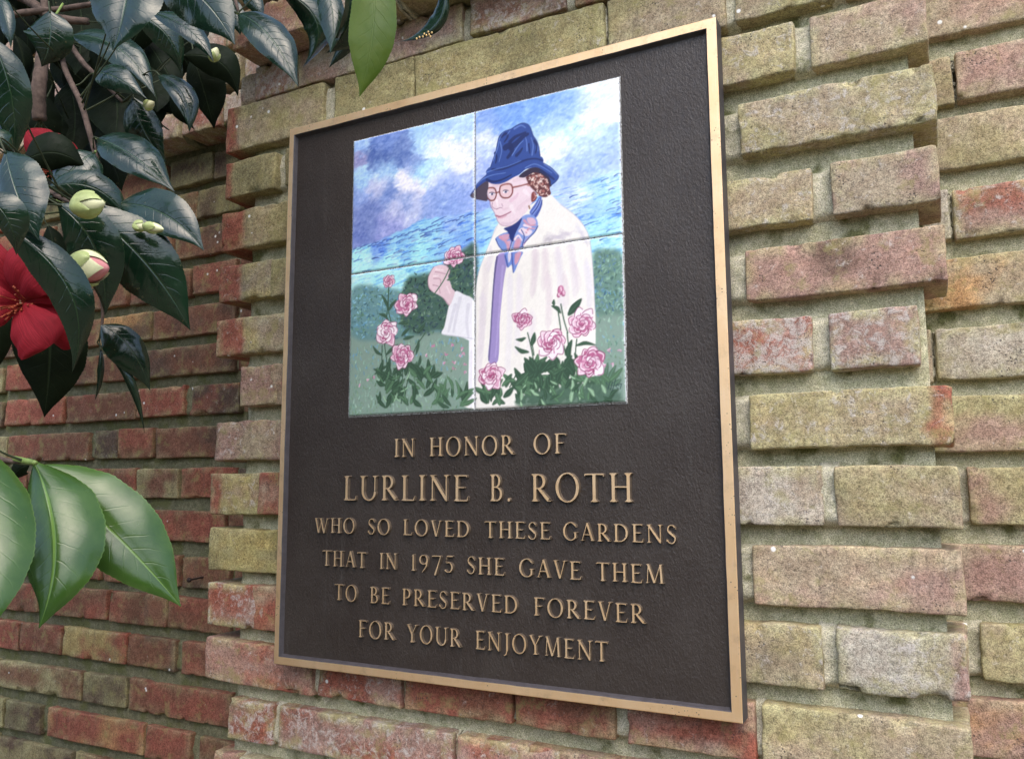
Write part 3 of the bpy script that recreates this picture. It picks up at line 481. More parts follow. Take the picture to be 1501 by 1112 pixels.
pier = thing('brick_pier', (0.03, .10, 0), 'tall pier of weathered tan and pink brick that carries the bronze plaque', 'brick pier')
mortar_slab(pier, -.418, .486, -ZO, 1.0, .050, .30, MM, 3, .006, zfine=(-.62, .60))
def lay(parent, rows, course, yfront, matj, dark, cell, depth, jd, seed0, pier_=False):
    by = {}
    for i, r in enumerate(rows):
        if pier_: c, x0, x1, t, s, sh, li, end, ef, dy, wear, tilt = r
        else: c, x0, x1, t, s, sh, li, dy = r; end, ef, wear, tilt = None, 0, 1.0, 0
        z = course[c]; z0, z1 = (z if pier_ else (z, z + 57))
        rn = random.Random(seed0 + i)
        if not pier_ or t == s: z0 += rn.uniform(-1.5, 1.5); z1 += rn.uniform(-1.5, 1.5)
        vis = -800 < x0 or True
        yf = yfront + dy / 1000
        brick(parent, x0 / 1000, x1 / 1000, z0 / 1000, z1 / 1000, yf, t, s, sh, li, end, ef, wear, tilt, cell, depth - dy / 1000, seed0 + i, dark=dark)
        by.setdefault(c, []).append((x0, x1, z0, z1, yf))
    k = 0
    for c, L in by.items():
        L.sort()
        for a, b in zip(L, L[1:]):
            gap = b[0] - a[1]
            if 1.5 < gap < 45:
                k += 1; joint(parent, a[1] / 1000 - .003, b[0] / 1000 + .003, min(a[2], b[2]) / 1000 - .004, max(a[3], b[3]) / 1000 + .004, max(a[4], b[4]) + jd + random.Random(k).uniform(-.002, .005), matj, seed0 + k)
lay(pier, PIER, COURSE, .030, MJ, 1.0, .005, .085, .007, 100, True)
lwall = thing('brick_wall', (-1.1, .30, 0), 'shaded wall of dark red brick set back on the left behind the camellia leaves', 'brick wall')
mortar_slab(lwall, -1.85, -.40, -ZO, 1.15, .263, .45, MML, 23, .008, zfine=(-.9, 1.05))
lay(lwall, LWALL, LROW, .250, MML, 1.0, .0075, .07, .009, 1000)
rwall = thing('brick_wall', (.85, .20, 0), 'set-back wall of tan and grey brick along the right edge, right of the pier', 'brick wall')
mortar_slab(rwall, .44, 1.25, -ZO, 1.0, .160, .35, MM, 43, .007, zfine=(-.78, .78))
lay(rwall, RWALL, RROW, .145, MJ, 1.0, .006, .07, .008, 2000)

# rusty nail in the left wall
nl = [-715.8,250.0,-301.9]
V, F = tube([(nl[0] / 1000 - .002, .262, nl[2] / 1000 + ZO), (nl[0] / 1000 + .002, .235, nl[2] / 1000 + ZO - .001), (nl[0] / 1000 + .004, .215, nl[2] / 1000 + ZO - .002)], [.0018, .0018, .0018], 8)
V2, F2 = tube([(nl[0] / 1000 + .004, .2155, nl[2] / 1000 + ZO - .002), (nl[0] / 1000 + .0043, .213, nl[2] / 1000 + ZO - .002)], [.0042, .004], 10)
n0 = len(V); V += V2; F += [tuple(i + n0 for i in f) for f in F2]
nail = put('nail', mesh('nail', V, F, [mat_simple('rusted_iron', (.05, .035, .03), .8, .3)]))
nail['label'] = 'short rusty nail sticking out of the dark brick wall beside the pier'; nail['category'] = 'nail'

# ------------------------------------------------------------------ plaque
plaque = thing('memorial_plaque', (0, .0, ZO - .369), 'rectangular bronze memorial plaque with raised lettering and a tile painting, fixed to the brick pier', 'plaque')
OX, OZ = .3048, .3691
IX0, IX1, IZ0, IZ1 = -.2955, .2935, -.3585, .3575
PY = .0065
def ring_mesh():
    bv = .0009
    def rect(x0, x1, z0, z1, y, rr=.0):
        return [(x0, y, z0), (x1, y, z0), (x1, y, z1), (x0, y, z1)]
    # profile rows from the back outer edge to the recessed inner edge
    rows = [rect(-OX, OX, -OZ, OZ, .024), rect(-OX, OX, -OZ, OZ, bv), rect(-OX + bv, OX - bv, -OZ + bv, OZ - bv, 0), rect(IX0 - bv, IX1 + bv, IZ0 - bv, IZ1 + bv, 0),
            rect(IX0, IX1, IZ0, IZ1, bv), rect(IX0 + .0022, IX1 - .0022, IZ0 + .0022, IZ1 - .0022, PY + .0006)]
    V = []; F = []; mi = []
    nseg = 40
    full = []
    for r in rows:
        row = []
        for k in range(4):
            a, b = r[k], r[(k + 1) % 4]
            for s in range(nseg): t = s / nseg; row.append(tuple(a[i] * (1 - t) + b[i] * t for i in range(3)))
        full.append(row)
    n = 4 * nseg
    for row in full: V += row
    V = np.array(V)
    wob = (fbm(V * 90, 2) - .5) * .0012
    inner = np.arange(len(V)) >= 3 * n
    V[inner, 0] += wob[inner]; V[inner, 2] += wob[inner]
    for i in range(len(rows) - 1):
        for j in range(n):
            F.append((i * n + j, (i + 1) * n + j, (i + 1) * n + (j + 1) % n, i * n + (j + 1) % n)[::-1]); mi.append(0 if i in (1, 2) else 1)
    V[:, 2] += .369
    return mesh('frame', V, F, [MBZ, MSD], smooth=False, midx=mi)
fr = bpy.data.objects.new('frame', ring_mesh()); COL.objects.link(fr); fr.parent = plaque
# recessed panel: a thick slab whose face is very slightly uneven
nx, nz = 90, 110
X, Z = np.meshgrid(np.linspace(IX0 + .001, IX1 - .001, nx), np.linspace(IZ0 + .001, IZ1 - .001, nz), indexing='ij')
P = np.stack([X.ravel(), np.full(X.size, PY), Z.ravel()], 1)
P[:, 1] += (fbm(P * np.array([12, 1, 12]), 3) - .5) * .0008
P[:, 2] += .369
pn = bpy.data.objects.new('panel', mesh('panel', P, grid_faces(nx, nz), [MPN])); COL.objects.link(pn); pn.parent = plaque
bk = bpy.data.objects.new('back_plate', mesh('back_plate', [(x * (OX - .002), y, z * (OZ - .002) + .369) for y in (PY + .003, .026) for x, z in ((-1, -1), (1, -1), (1, 1), (-1, 1))],
     [(0, 1, 2, 3), (7, 6, 5, 4), (0, 4, 5, 1), (1, 5, 6, 2), (2, 6, 7, 3), (3, 7, 4, 0)], [MSD], smooth=False)); COL.objects.link(bk); bk.parent = plaque

# ------------------------------------------------------------------ the raised letters (drawn as strokes, cast as solids)
T_, H_, SF = .135, .062, .05
def seg(x0, y0, x1, y1, w0, w1=None): return ('s', x0, y0, x1, y1, w0, w0 if w1 is None else w1)
def arc(cx, cy, rx, ry, wx, wy, a0=0, a1=360): return ('r', cx, cy, rx, ry, wx, wy, a0, a1)
def ser(x, y, h=.15): return [seg(x - h, y, x + h, y, SF), ]
def stem(x, w=T_, lo=0, hi=1, sb=True, st=True, h=.15):
    o = [seg(x, lo, x, hi, w)]
    if sb: o += [seg(x - h, lo + SF / 2, x + h, lo + SF / 2, SF), seg(x, lo + .03, x, lo + .11, w + .11, w)]
    if st: o += [seg(x - h, hi - SF / 2, x + h, hi - SF / 2, SF), seg(x, hi - .11, x, hi - .03, w, w + .11)]
    return o
G = {
 'I': (.34, stem(.17)),
 'N': (.92, stem(.15, .07, h=.13) + [seg(.13, .97, .77, .05, .135)] + stem(.77, .07, sb=False, h=.13) + [seg(.73, .12, .79, -.02, .09, .05)]),
 'H': (.88, stem(.17) + stem(.71) + [seg(.17, .52, .71, .52, H_)]),
 'O': (.96, [arc(.48, .5, .46, .53, .135, .06)]),
 'R': (.80, stem(.17) + [seg(.17, .965, .32, .965, H_), seg(.17, .475, .34, .475, H_), arc(.31, .72, .29, .275, .135, .062, -92, 92), seg(.33, .47, .70, .05, .12, .14), seg(.64, .03, .82, .03, .05)]),
 'F': (.64, stem(.17) + [seg(.17, .965, .60, .965, H_), seg(.60, .995, .62, .80, .06, .035), seg(.17, .53, .50, .53, H_), seg(.50, .62, .50, .44, .04)]),
 'L': (.66, stem(.17) + [seg(.17, .032, .60, .032, H_), seg(.60, .0, .64, .22, .07, .035)]),
 'U': (.90, stem(.17, .13, .34, sb=False) + stem(.76, .07, .34, sb=False, h=.13) + [arc(.468, .36, .36, .37, .13, .065, 180, 360)]),
 'E': (.66, stem(.17) + [seg(.17, .965, .58, .965, H_), seg(.58, .995, .60, .80, .06, .035), seg(.17, .52, .48, .52, H_), seg(.48, .61, .48, .43, .04), seg(.17, .032, .60, .032, H_), seg(.60, .0, .64, .22, .07, .035)]),
 'B': (.72, stem(.17) + [seg(.17, .965, .32, .965, H_), seg(.17, .52, .36, .52, H_), seg(.17, .032, .34, .032, H_), arc(.31, .745, .25, .25, .125, .062, -92, 92), arc(.34, .27, .31, .27, .135, .062, -92, 92)]),
 'T': (.76, stem(.38, st=False) + [seg(.03, .965, .73, .965, H_), seg(.04, .995, .02, .80, .06, .035), seg(.72, .995, .74, .80, .06, .035)]),
 'W': (1.18, [seg(.10, 1, .36, 0, .13), seg(.36, 0, .60, .92, .065), seg(.52, 1, .80, 0, .13), seg(.80, 0, 1.06, 1, .065), seg(0, .975, .26, .975, SF), seg(.40, .975, .64, .975, SF), seg(.94, .975, 1.18, .975, SF)]),
 'S': (.58, [arc(.30, .755, .235, .265, .085, .062, 25, 262), arc(.28, .26, .25, .28, .085, .062, -170, 82), seg(.13, .66, .46, .36, .13), seg(.50, .99, .515, .74, .03, .05), seg(.05, .28, .03, .01, .05, .03)]),
 'V': (.78, [seg(.12, 1, .40, 0, .13), seg(.40, 0, .67, 1, .065), seg(0, .975, .28, .975, SF), seg(.55, .975, .79, .975, SF)]),
 'D': (.88, stem(.17) + [seg(.17, .965, .36, .965, H_), seg(.17, .035, .36, .035, H_), arc(.34, .5, .50, .497, .14, .062, -92, 92)]),
 'G': (.88, [arc(.47, .5, .45, .53, .135, .062, 42, 322), seg(.76, .44, .76, .10, .12), seg(.62, .43, .90, .43, SF), seg(.80, .97, .80, .72, .035, .06)]),
 'A': (.84, [seg(.13, .02, .43, 1, .062), seg(.42, 1.02, .74, .02, .135), seg(.22, .35, .62, .35, H_), seg(.02, .025, .25, .025, SF), seg(.60, .025, .86, .025, SF)]),
 'M': (1.04, [seg(.12, .0, .19, 1, .062), seg(.17, 1, .51, .02, .135), seg(.51, .02, .84, 1, .062), seg(.84, 1, .90, 0, .13), seg(.01, .025, .24, .025, SF), seg(.76, .025, 1.03, .025, SF), seg(.07, .975, .22, .975, SF), seg(.82, .975, .96, .975, SF)]),
 'P': (.66, stem(.17) + [seg(.17, .965, .32, .965, H_), seg(.17, .45, .34, .45, H_), arc(.32, .708, .30, .287, .135, .062, -92, 92)]),
 'Y': (.80, [seg(.10, 1, .40, .46, .13), seg(.40, .48, .70, 1, .062), seg(0, .975, .25, .975, SF), seg(.57, .975, .82, .975, SF)] + stem(.40, T_, 0, .5, st=False)),
 'J': (.40, stem(.24, T_, .08, 1, sb=False) + [seg(.245, .12, .16, -.16, .12, .06), seg(.18, -.13, .02, -.17, .055, .07)]),
 '.': (.20, [arc(.10, .065, .075, .075, .08, .08)]),
 '1': (.42, stem(.24, .11, 0, 1, st=False, h=.14) + [seg(.25, .98, .10, .86, .05, .035)]),
 '9': (.60, [arc(.29, .70, .27, .30, .11, .06), seg(.515, .66, .45, .28, .11, .09), seg(.46, .32, .20, -.08, .09, .045)]),
 '7': (.60, [seg(.03, .95, .57, .95, .075), seg(.56, .95, .22, -.20, .055, .12), seg(.035, .97, .035, .80, .04)]),
 '5': (.56, [seg(.15, .955, .52, .955, .085), seg(.15, .95, .11, .58, .045), arc(.25, .30, .27, .32, .11, .06, -150, 118)]),
}
def sd_shape(s, X, Y):
    if s[0] == 's':
        _, x0, y0, x1, y1, w0, w1 = s; dx, dy = x1 - x0, y1 - y0; L = math.hypot(dx, dy); ux, uy = dx / L, dy / L
        a = (X - x0) * ux + (Y - y0) * uy; b = np.abs(-(X - x0) * uy + (Y - y0) * ux)
        w = (w0 + (w1 - w0) * np.clip(a / L, 0, 1)) / 2
        return np.maximum(b - w, np.maximum(-a, a - L))
    _, cx, cy, rx, ry, wx, wy, a0, a1 = s
    u, v = X - cx, Y - cy
    ro = np.sqrt((u / rx) ** 2 + (v / ry) ** 2) + 1e-9; ix, iy = max(rx - wx, .002), max(ry - wy, .002)
    ri = np.sqrt((u / ix) ** 2 + (v / iy) ** 2) + 1e-9
    do = (ro - 1) * np.sqrt(u * u + v * v) / ro; di = (1 - ri) * np.sqrt(u * u + v * v) / ri
    d = np.maximum(do, di)
    if a1 - a0 < 360:
        ang = np.degrees(np.arctan2(v / ry, u / rx)); m = (a0 + a1) / 2; hw = (a1 - a0) / 2
        da = np.abs((ang - m + 180) % 360 - 180) - hw
        d = np.maximum(d, np.radians(da) * np.sqrt(u * u + v * v))
    return d
def glyph_mesh(ch):
    w, shapes = G[ch]; res = .0235
    xs = np.arange(-.1, w + .12, res); ys = np.arange(-.27, 1.1, res)
    X, Y = np.meshgrid(xs, ys, indexing='ij'); D = np.full(X.shape, 9.0)
    for s in shapes: D = np.minimum(D, sd_shape(s, X, Y))
    D = D + .013
    D[np.abs(D) < 1e-4] = 1e-4
    gx, gy = np.gradient(D, res)
    V = []; key = {}; F = []; mi = []; contour = []
    TOP, LOW = -.055, .055
    def vid(k, x, y):
        if k not in key: key[k] = len(V); V.append((x, TOP, y))
        return key[k]
    nx_, ny_ = D.shape
    edge_grad = {}
    for i in range(nx_ - 1):
        for j in range(ny_ - 1):
            cs = [(i, j), (i + 1, j), (i + 1, j + 1), (i, j + 1)]; dv = [D[c] for c in cs]
            if min(dv) > 0: continue
            poly = []; cross = []
            for a in range(4):
                c0, c1 = cs[a], cs[(a + 1) % 4]; d0, d1 = dv[a], dv[(a + 1) % 4]
                if d0 < 0: poly.append(vid(('c', c0), xs[c0[0]], ys[c0[1]]))
                if (d0 < 0) != (d1 < 0):
                    t = d0 / (d0 - d1); x = xs[c0[0]] * (1 - t) + xs[c1[0]] * t; y = ys[c0[1]] * (1 - t) + ys[c1[1]] * t
                    k = ('e', min(c0, c1), max(c0, c1)); v = vid(k, x, y); poly.append(v); cross.append((v, d0 < 0))
                    edge_grad[v] = (gx[c0] * (1 - t) + gx[c1] * t, gy[c0] * (1 - t) + gy[c1] * t)
            if len(poly) >= 3: F.append(tuple(poly)); mi.append(0)
            if len(cross) == 2:
                (v0, o0), (v1, o1) = cross
                contour.append((v0, v1) if o0 else (v1, v0))
    low = {}
    for v, (a, b) in edge_grad.items():
        l = math.hypot(a, b) + 1e-9; x, _, y = V[v]
        low[v] = len(V); V.append((x + a / l * .028, LOW, y + b / l * .028))
    for a, b in contour: F.append((a, low[a], low[b], b)); mi.append(1)
    V = np.array(V)
    me = mesh('letter_' + ('period' if ch == '.' else ch), V, F, [MBZ, MSD2], smooth=False, midx=mi)
    import bmesh
    bm = bmesh.new(); bm.from_mesh(me); bmesh.ops.recalc_face_normals(bm, faces=bm.faces); bm.to_mesh(me); bm.free()
    return me
MSD2 = mat_simple('letter_edge_bronze', (.16, .12, .085), .45, .5, .4, .2, 200)
WORDS = [
 ["IN",-117.3,-85.9,-101.5,-78.4],["HONOR",-64.8,53.2,-101.5,-78.4],["OF",77.5,119.0,-101.5,-78.4],["LURLINE",-196.6,-8.7,-155.7,-124.0],["B.",20.2,48.5,-155.7,-124.0],
 ["ROTH",74.0,197.0,-155.7,-124.0],["WHO",-243.0,-176.8,-197.7,-178.4],["SO",-156.6,-121.8,-197.7,-178.4],["LOVED",-102.5,-6.8,-197.7,-178.4],["THESE",13.1,98.4,-197.7,-178.4],
 ["GARDENS",113.4,243.5,-197.7,-178.4],["THAT",-229.1,-157.6,-239.8,-220.0],["IN",-137.5,-110.6,-239.8,-220.0],["1975",-92.3,-28.8,-239.8,-220.0],["SHE",-10.9,39.5,-239.8,-220.0],
 ["GAVE",58.1,134.9,-239.8,-220.0],["THEM",152.3,228.8,-239.8,-220.0],["TO",-207.7,-171.6,-281.8,-261.8],["BE",-151.4,-121.2,-281.8,-261.8],["PRESERVED",-102.8,56.9,-281.8,-261.8],
 ["FOREVER",76.3,207.3,-281.8,-261.8],["FOR",-168.5,-112.8,-324.5,-303.5],["YOUR",-95.2,-18.2,-324.5,-303.5],["ENJOYMENT",0.8,164.6,-324.5,-303.5],
]
GM = {}
for t, x0, x1, zb, zt in WORDS:
    cap = (zt - zb)
    track = .15
    tot = sum(G[c][0] for c in t) + track * (len(t) - 1)
    sx = (x1 - x0) / tot; x = x0
    for c in t:
        if c not in GM: GM[c] = glyph_mesh(c)
        o = bpy.data.objects.new('letter', GM[c]); COL.objects.link(o); o.parent = plaque
        j = random.Random(int(x * 10) & 0xffff)
        o.location = (x / 1000, .0048, zb / 1000 + .369 + j.uniform(-.0003, .0003)); o.scale = (sx / 1000, .040, cap / 1000)
        x += (G[c][0] + track) * sx

# ------------------------------------------------------------------ the painting on four glazed tiles
CW, CH, RES = 382.5, 376.0, 1.3
NX, NY = int(CW * RES), int(CH * RES)
UX, VY = np.meshgrid((np.arange(NX) + .5) / RES, (np.arange(NY) + .5) / RES, indexing='ij')
IMG = np.zeros((NX, NY, 3))
def n2(sx, sy, seed, o=3, rot=0.0):
    c, s = math.cos(rot), math.sin(rot); a = UX * c + VY * s; b = -UX * s + VY * c
    return fbm(np.stack([a.ravel() / sx, b.ravel() / sy, np.full(a.size, seed * 1.37)], 1), o).reshape(UX.shape)
def blobs(lst, warp=9, seed=1):
    wx = (n2(14, 9, seed) - .5) * warp * 2 + (n2(5, 3.5, seed + 5) - .5) * warp; wy = (n2(14, 9, seed + 1) - .5) * warp * 2 + (n2(5, 3.5, seed + 7) - .5) * warp
    ws = np.zeros(UX.shape); cs = np.zeros(UX.shape + (3,))
    for u, v, s, c in lst:
        w = np.exp(-((UX + wx - u) ** 2 + (VY + wy - v) ** 2) / (2 * (s * .62) ** 2)) + 1e-9
        ws += w; cs += w[..., None] * np.array(c, float)
    return cs / ws[..., None]
def window(pts, m):
    p = np.array(pts); a = np.maximum(((p.min(0) - m) * RES).astype(int), 0); b = ((p.max(0) + m) * RES).astype(int) + 2
    return slice(a[0], max(a[0] + 1, min(b[0], NX))), slice(a[1], max(a[1] + 1, min(b[1], NY)))
def smooth_line(pts, closed):
    n = len(pts); P = [np.array(p, float) for p in pts]; out = []
    if n < 3: return P
    for k in range(n if closed else n - 1):
        p0 = P[(k - 1) % n] if closed or k > 0 else P[0]; p1 = P[k]; p2 = P[(k + 1) % n]; p3 = P[(k + 2) % n] if closed or k + 2 < n else P[-1]
        for s in range(4):
            t = s / 4; out.append(.5 * (2 * p1 + (p2 - p0) * t + (2 * p0 - 5 * p1 + 4 * p2 - p3) * t * t + (3 * p1 - p0 - 3 * p2 + p3) * t ** 3))
    if not closed: out.append(P[-1])
    return out
def blend(W, m, col):
    IMG[W] = IMG[W] * (1 - m[..., None]) + np.array(col, float) * m[..., None]
def polyf(col, pts, soft=.6, a=1, sm=1):
    if sm: pts = smooth_line(pts, True)
    W = window(pts, 2 + soft * 2); x, y = UX[W], VY[W]; ins = np.zeros(x.shape, bool); d = np.full(x.shape, 1e9); n = len(pts)
    if x.size == 0: return
    for k in range(n):
        ax, ay = pts[k]; bx, by = pts[(k + 1) % n]
        if abs(by - ay) > 1e-9:
            c = ((ay > y) != (by > y)) & (x < (bx - ax) * (y - ay) / (by - ay) + ax); ins ^= c
        ex, ey = bx - ax, by - ay; L = ex * ex + ey * ey + 1e-9; t = np.clip(((x - ax) * ex + (y - ay) * ey) / L, 0, 1)
        d = np.minimum(d, (x - ax - t * ex) ** 2 + (y - ay - t * ey) ** 2)
    sd_ = np.where(ins, -1, 1) * np.sqrt(d)
    blend(W, sstep(soft, -soft, sd_) * a, col)
def strokef(col, pts, w0, w1, a=1):
    pts = smooth_line(pts, False) if len(pts) > 2 else pts
    W = window(pts, max(w0, w1) + 1.5); x, y = UX[W], VY[W]; best = np.full(x.shape, 1e9); n = len(pts) - 1
    if x.size == 0: return
    for k in range(n):
        ax, ay = pts[k]; bx, by = pts[k + 1]; ex, ey = bx - ax, by - ay; L = ex * ex + ey * ey + 1e-9
        t = np.clip(((x - ax) * ex + (y - ay) * ey) / L, 0, 1); w = w0 + (w1 - w0) * (k + t) / n
        best = np.minimum(best, np.hypot(x - ax - t * ex, y - ay - t * ey) - w / 2)
    blend(W, sstep(.55, -.35, best) * a, col)
def leaff(a, b, w, col, hl=True):
    (ax, ay), (bx, by) = a, b; L = math.hypot(bx - ax, by - ay) + 1e-6; ux, uy = (bx - ax) / L, (by - ay) / L; h = w * .5
    bend = PR.uniform(-.12, .12) * L
    mx, my = (ax + bx) / 2 - uy * bend, (ay + by) / 2 + ux * bend
    P_ = [(ax, ay), (ax * .7 + mx * .3 - uy * h * .6, ay * .7 + my * .3 + ux * h * .6), (mx - uy * h, my + ux * h), (bx, by), (mx + uy * h, my - ux * h), (ax * .7 + mx * .3 + uy * h * .6, ay * .7 + my * .3 - ux * h * .6)]
    polyf(tuple(c * .8 for c in col), [(p[0] + .5, p[1] + .5) for p in P_], .6, .6); polyf(col, P_, .45)
    if hl: strokef(tuple(min(255, c * 1.32 + 12) for c in col), [(ax * .75 + mx * .25, ay * .75 + my * .25), (mx, my), (bx * .8 + mx * .2, by * .8 + my * .2)], .5, .3, .7)
def rosef(x, y, r, kind):
    pk, wh, mg = (212, 128, 168), (252, 240, 246), (150, 58, 104)
    if kind == 1:
        for (dx, dy, rr) in ((-.1, -.2, .7), (.3, .3, .45), (-.45, .5, .35)):
            polyf(pk, [(x + dx * r + rr * r * math.cos(t) * .7, y + dy * r + rr * r * math.sin(t)) for t in np.linspace(0, 6.28, 9)[:-1]], .4)
            strokef(mg, [(x + dx * r + rr * r * math.cos(t) * .7, y + dy * r + rr * r * math.sin(t)) for t in (1, 2, 3, 4)], .7, .5, .9)
            strokef(wh, [(x + dx * r, y + dy * r - rr * r * .5), (x + dx * r + 1, y + dy * r + rr * r * .4)], 1.6, .8, .9)
        return
    rot = PR.uniform(0, 6); r = r * .9
    for ring, (d, s, n) in enumerate(((.62, .50, 7), (.40, .42, 6), (.20, .30, 4), (.04, .2, 2))):
        for k in range(n):
            th = rot + ring * .5 + k * 2 * math.pi / n + PR.uniform(-.3, .3); dd = d * r * PR.uniform(.8, 1.15); ss = s * r * PR.uniform(.8, 1.2)
            cx, cy = x + dd * math.cos(th), y + dd * math.sin(th) * .9
            pk_ = PR.uniform(1.05, 1.5) if ring == 0 else 1.05
            def pt_(t, q=1.0):
                e = pk_ if abs(t) < .3 else 1.0
                return (cx + ss * q * e * (math.cos(t) * math.cos(th) * .8 - math.sin(t) * math.sin(th) * .85), cy + ss * q * e * (math.cos(t) * math.sin(th) * .8 + math.sin(t) * math.cos(th) * .85))
            cc = PR.choice([pk, (232, 175, 202), (240, 205, 222), wh, (198, 110, 152)])
            polyf(cc, [pt_(t, PR.uniform(.88, 1.12)) for t in (0, .8, 1.6, 2.4, 3.3, 4.1, 5.0, 5.6)], .45)
            strokef(wh, [pt_(-.9, .8), pt_(0, .85), pt_(.8, .75)], r * .09, .8, .95)
            strokef(mg, [pt_(-1.6, .95), pt_(-.8, 1.0), pt_(0, 1.0), pt_(.6, 1.0)], .8, .6, .75)
            strokef((186, 84, 132), [pt_(2.4, .2), pt_(.3, .35)], r * .10, r * .03, .75)
            strokef((200, 104, 150), [pt_(1.2, .9), pt_(1.8, .6)], r * .08, .7, .8)
    strokef(mg, [(x - r * .2, y), (x, y + r * .12), (x + r * .2, y - r * .05)], 1.0, .6, .8)
PR = random.Random(12)
SKY = [
 [16.3,7.6,10,[150,185,235]],[53.5,10.7,16,[110,140,210]],[43.4,30.9,16,[85,112,180]],[84.5,25.8,13,[105,132,195]],[11.4,29.2,8,[150,150,200]],[99.9,50.6,12,[125,150,210]],
 [109.5,17.8,14,[165,205,245]],[138.9,10.9,16,[170,205,245]],[129.3,30.4,14,[205,225,248]],[143.9,37.6,14,[240,240,248]],[172.4,22.2,14,[180,210,245]],[167.8,50.8,18,[235,238,250]],
 [177.2,65.2,16,[242,244,250]],[134.4,61.4,14,[175,215,245]],[110.0,65.4,14,[165,215,245]],[134.5,74.2,12,[225,230,245]],[49.0,54.2,14,[160,200,240]],[17.4,57.3,12,[160,200,240]],
 [44.1,70.9,12,[190,195,228]],[85.2,73.8,14,[235,232,242]],[100.4,85.1,12,[232,228,240]],[12.5,78.7,12,[140,165,225]],[59.9,86.8,14,[100,130,200]],[90.6,100.6,13,[130,155,215]],
 [70.5,106.0,14,[190,195,230]],[100.7,110.9,14,[200,205,235]],[144.3,92.8,18,[150,175,232]],[172.6,97.7,18,[145,170,232]],[181.9,82.8,12,[190,205,240]],[23.9,111.6,18,[115,135,200]],
 [13.7,132.1,16,[110,130,200]],[60.6,126.0,16,[140,150,215]],[120.4,118.3,16,[140,165,225]],[153.9,115.4,16,[130,160,225]],[200.2,19.7,10,[130,165,230]],[204.8,33.2,12,[225,230,250]],
 [195.7,52.1,12,[180,200,240]],[200.2,77.9,14,[160,180,235]],[213.9,26.8,10,[120,160,228]],[254.0,18.9,16,[120,165,232]],[288.4,22.5,16,[125,170,232]],[321.8,18.0,18,[140,180,238]],
 [292.4,39.4,14,[185,215,245]],[309.0,46.9,14,[170,205,245]],[313.3,32.0,14,[160,195,242]],[321.2,53.4,14,[200,238,250]],[346.2,11.7,16,[215,235,250]],[373.9,14.3,16,[225,240,252]],
 [349.8,36.1,18,[240,244,252]],[373.4,37.4,16,[236,242,250]],[329.5,47.3,12,[205,240,248]],[353.3,60.2,14,[205,232,250]],[308.7,66.6,14,[238,242,250]],[296.3,60.2,10,[220,235,250]],
 [337.0,76.2,16,[190,215,245]],[368.7,74.9,16,[170,200,242]],[376.0,95.4,14,[170,195,240]],[344.7,93.2,14,[160,190,240]],[312.5,87.1,12,[180,205,245]],[324.5,104.9,12,[165,190,238]],
 [360.1,111.5,12,[175,205,242]],
]
LAND = [
 [14.4,162.8,14,[140,205,235]],[45.7,158.4,12,[95,140,215]],[86.3,155.5,14,[110,170,228]],[125.5,148.5,12,[120,180,228]],[158.8,141.1,12,[110,150,220]],[182.0,140.5,10,[120,165,225]],
 [111.1,167.4,14,[130,200,232]],[149.5,168.6,14,[110,165,228]],[177.4,164.4,14,[100,150,222]],[14.7,176.0,12,[150,210,235]],[61.4,177.7,14,[140,205,232]],[125.8,181.9,12,[120,185,228]],
 [200.2,131.2,14,[120,165,230]],[200.2,159.6,14,[110,165,228]],[209.2,144.8,12,[140,190,232]],[218.0,178.2,12,[140,200,232]],[320.2,119.6,12,[150,175,235]],[352.1,121.4,14,[140,185,235]],
 [375.4,121.8,12,[160,200,240]],[336.1,133.9,12,[180,205,240]],[367.3,143.0,14,[150,205,240]],[351.5,151.7,14,[130,175,235]],[374.6,159.2,12,[120,170,232]],[362.7,176.1,14,[145,205,240]],
 [377.9,182.1,12,[150,210,240]],[366.2,193.4,12,[140,200,235]],[373.6,205.5,10,[150,210,235]],
]
HILL = [[-7.2,153.3],[24.7,149.0],[55.7,142.6],[86.0,136.3],[110.7,128.6],[144.5,128.5],[191.1,130.5],[235.8,128.9],[287.2,121.7],[308.0,118.3],[328.3,117.2],[352.2,115.7],[383.3,112.0]]
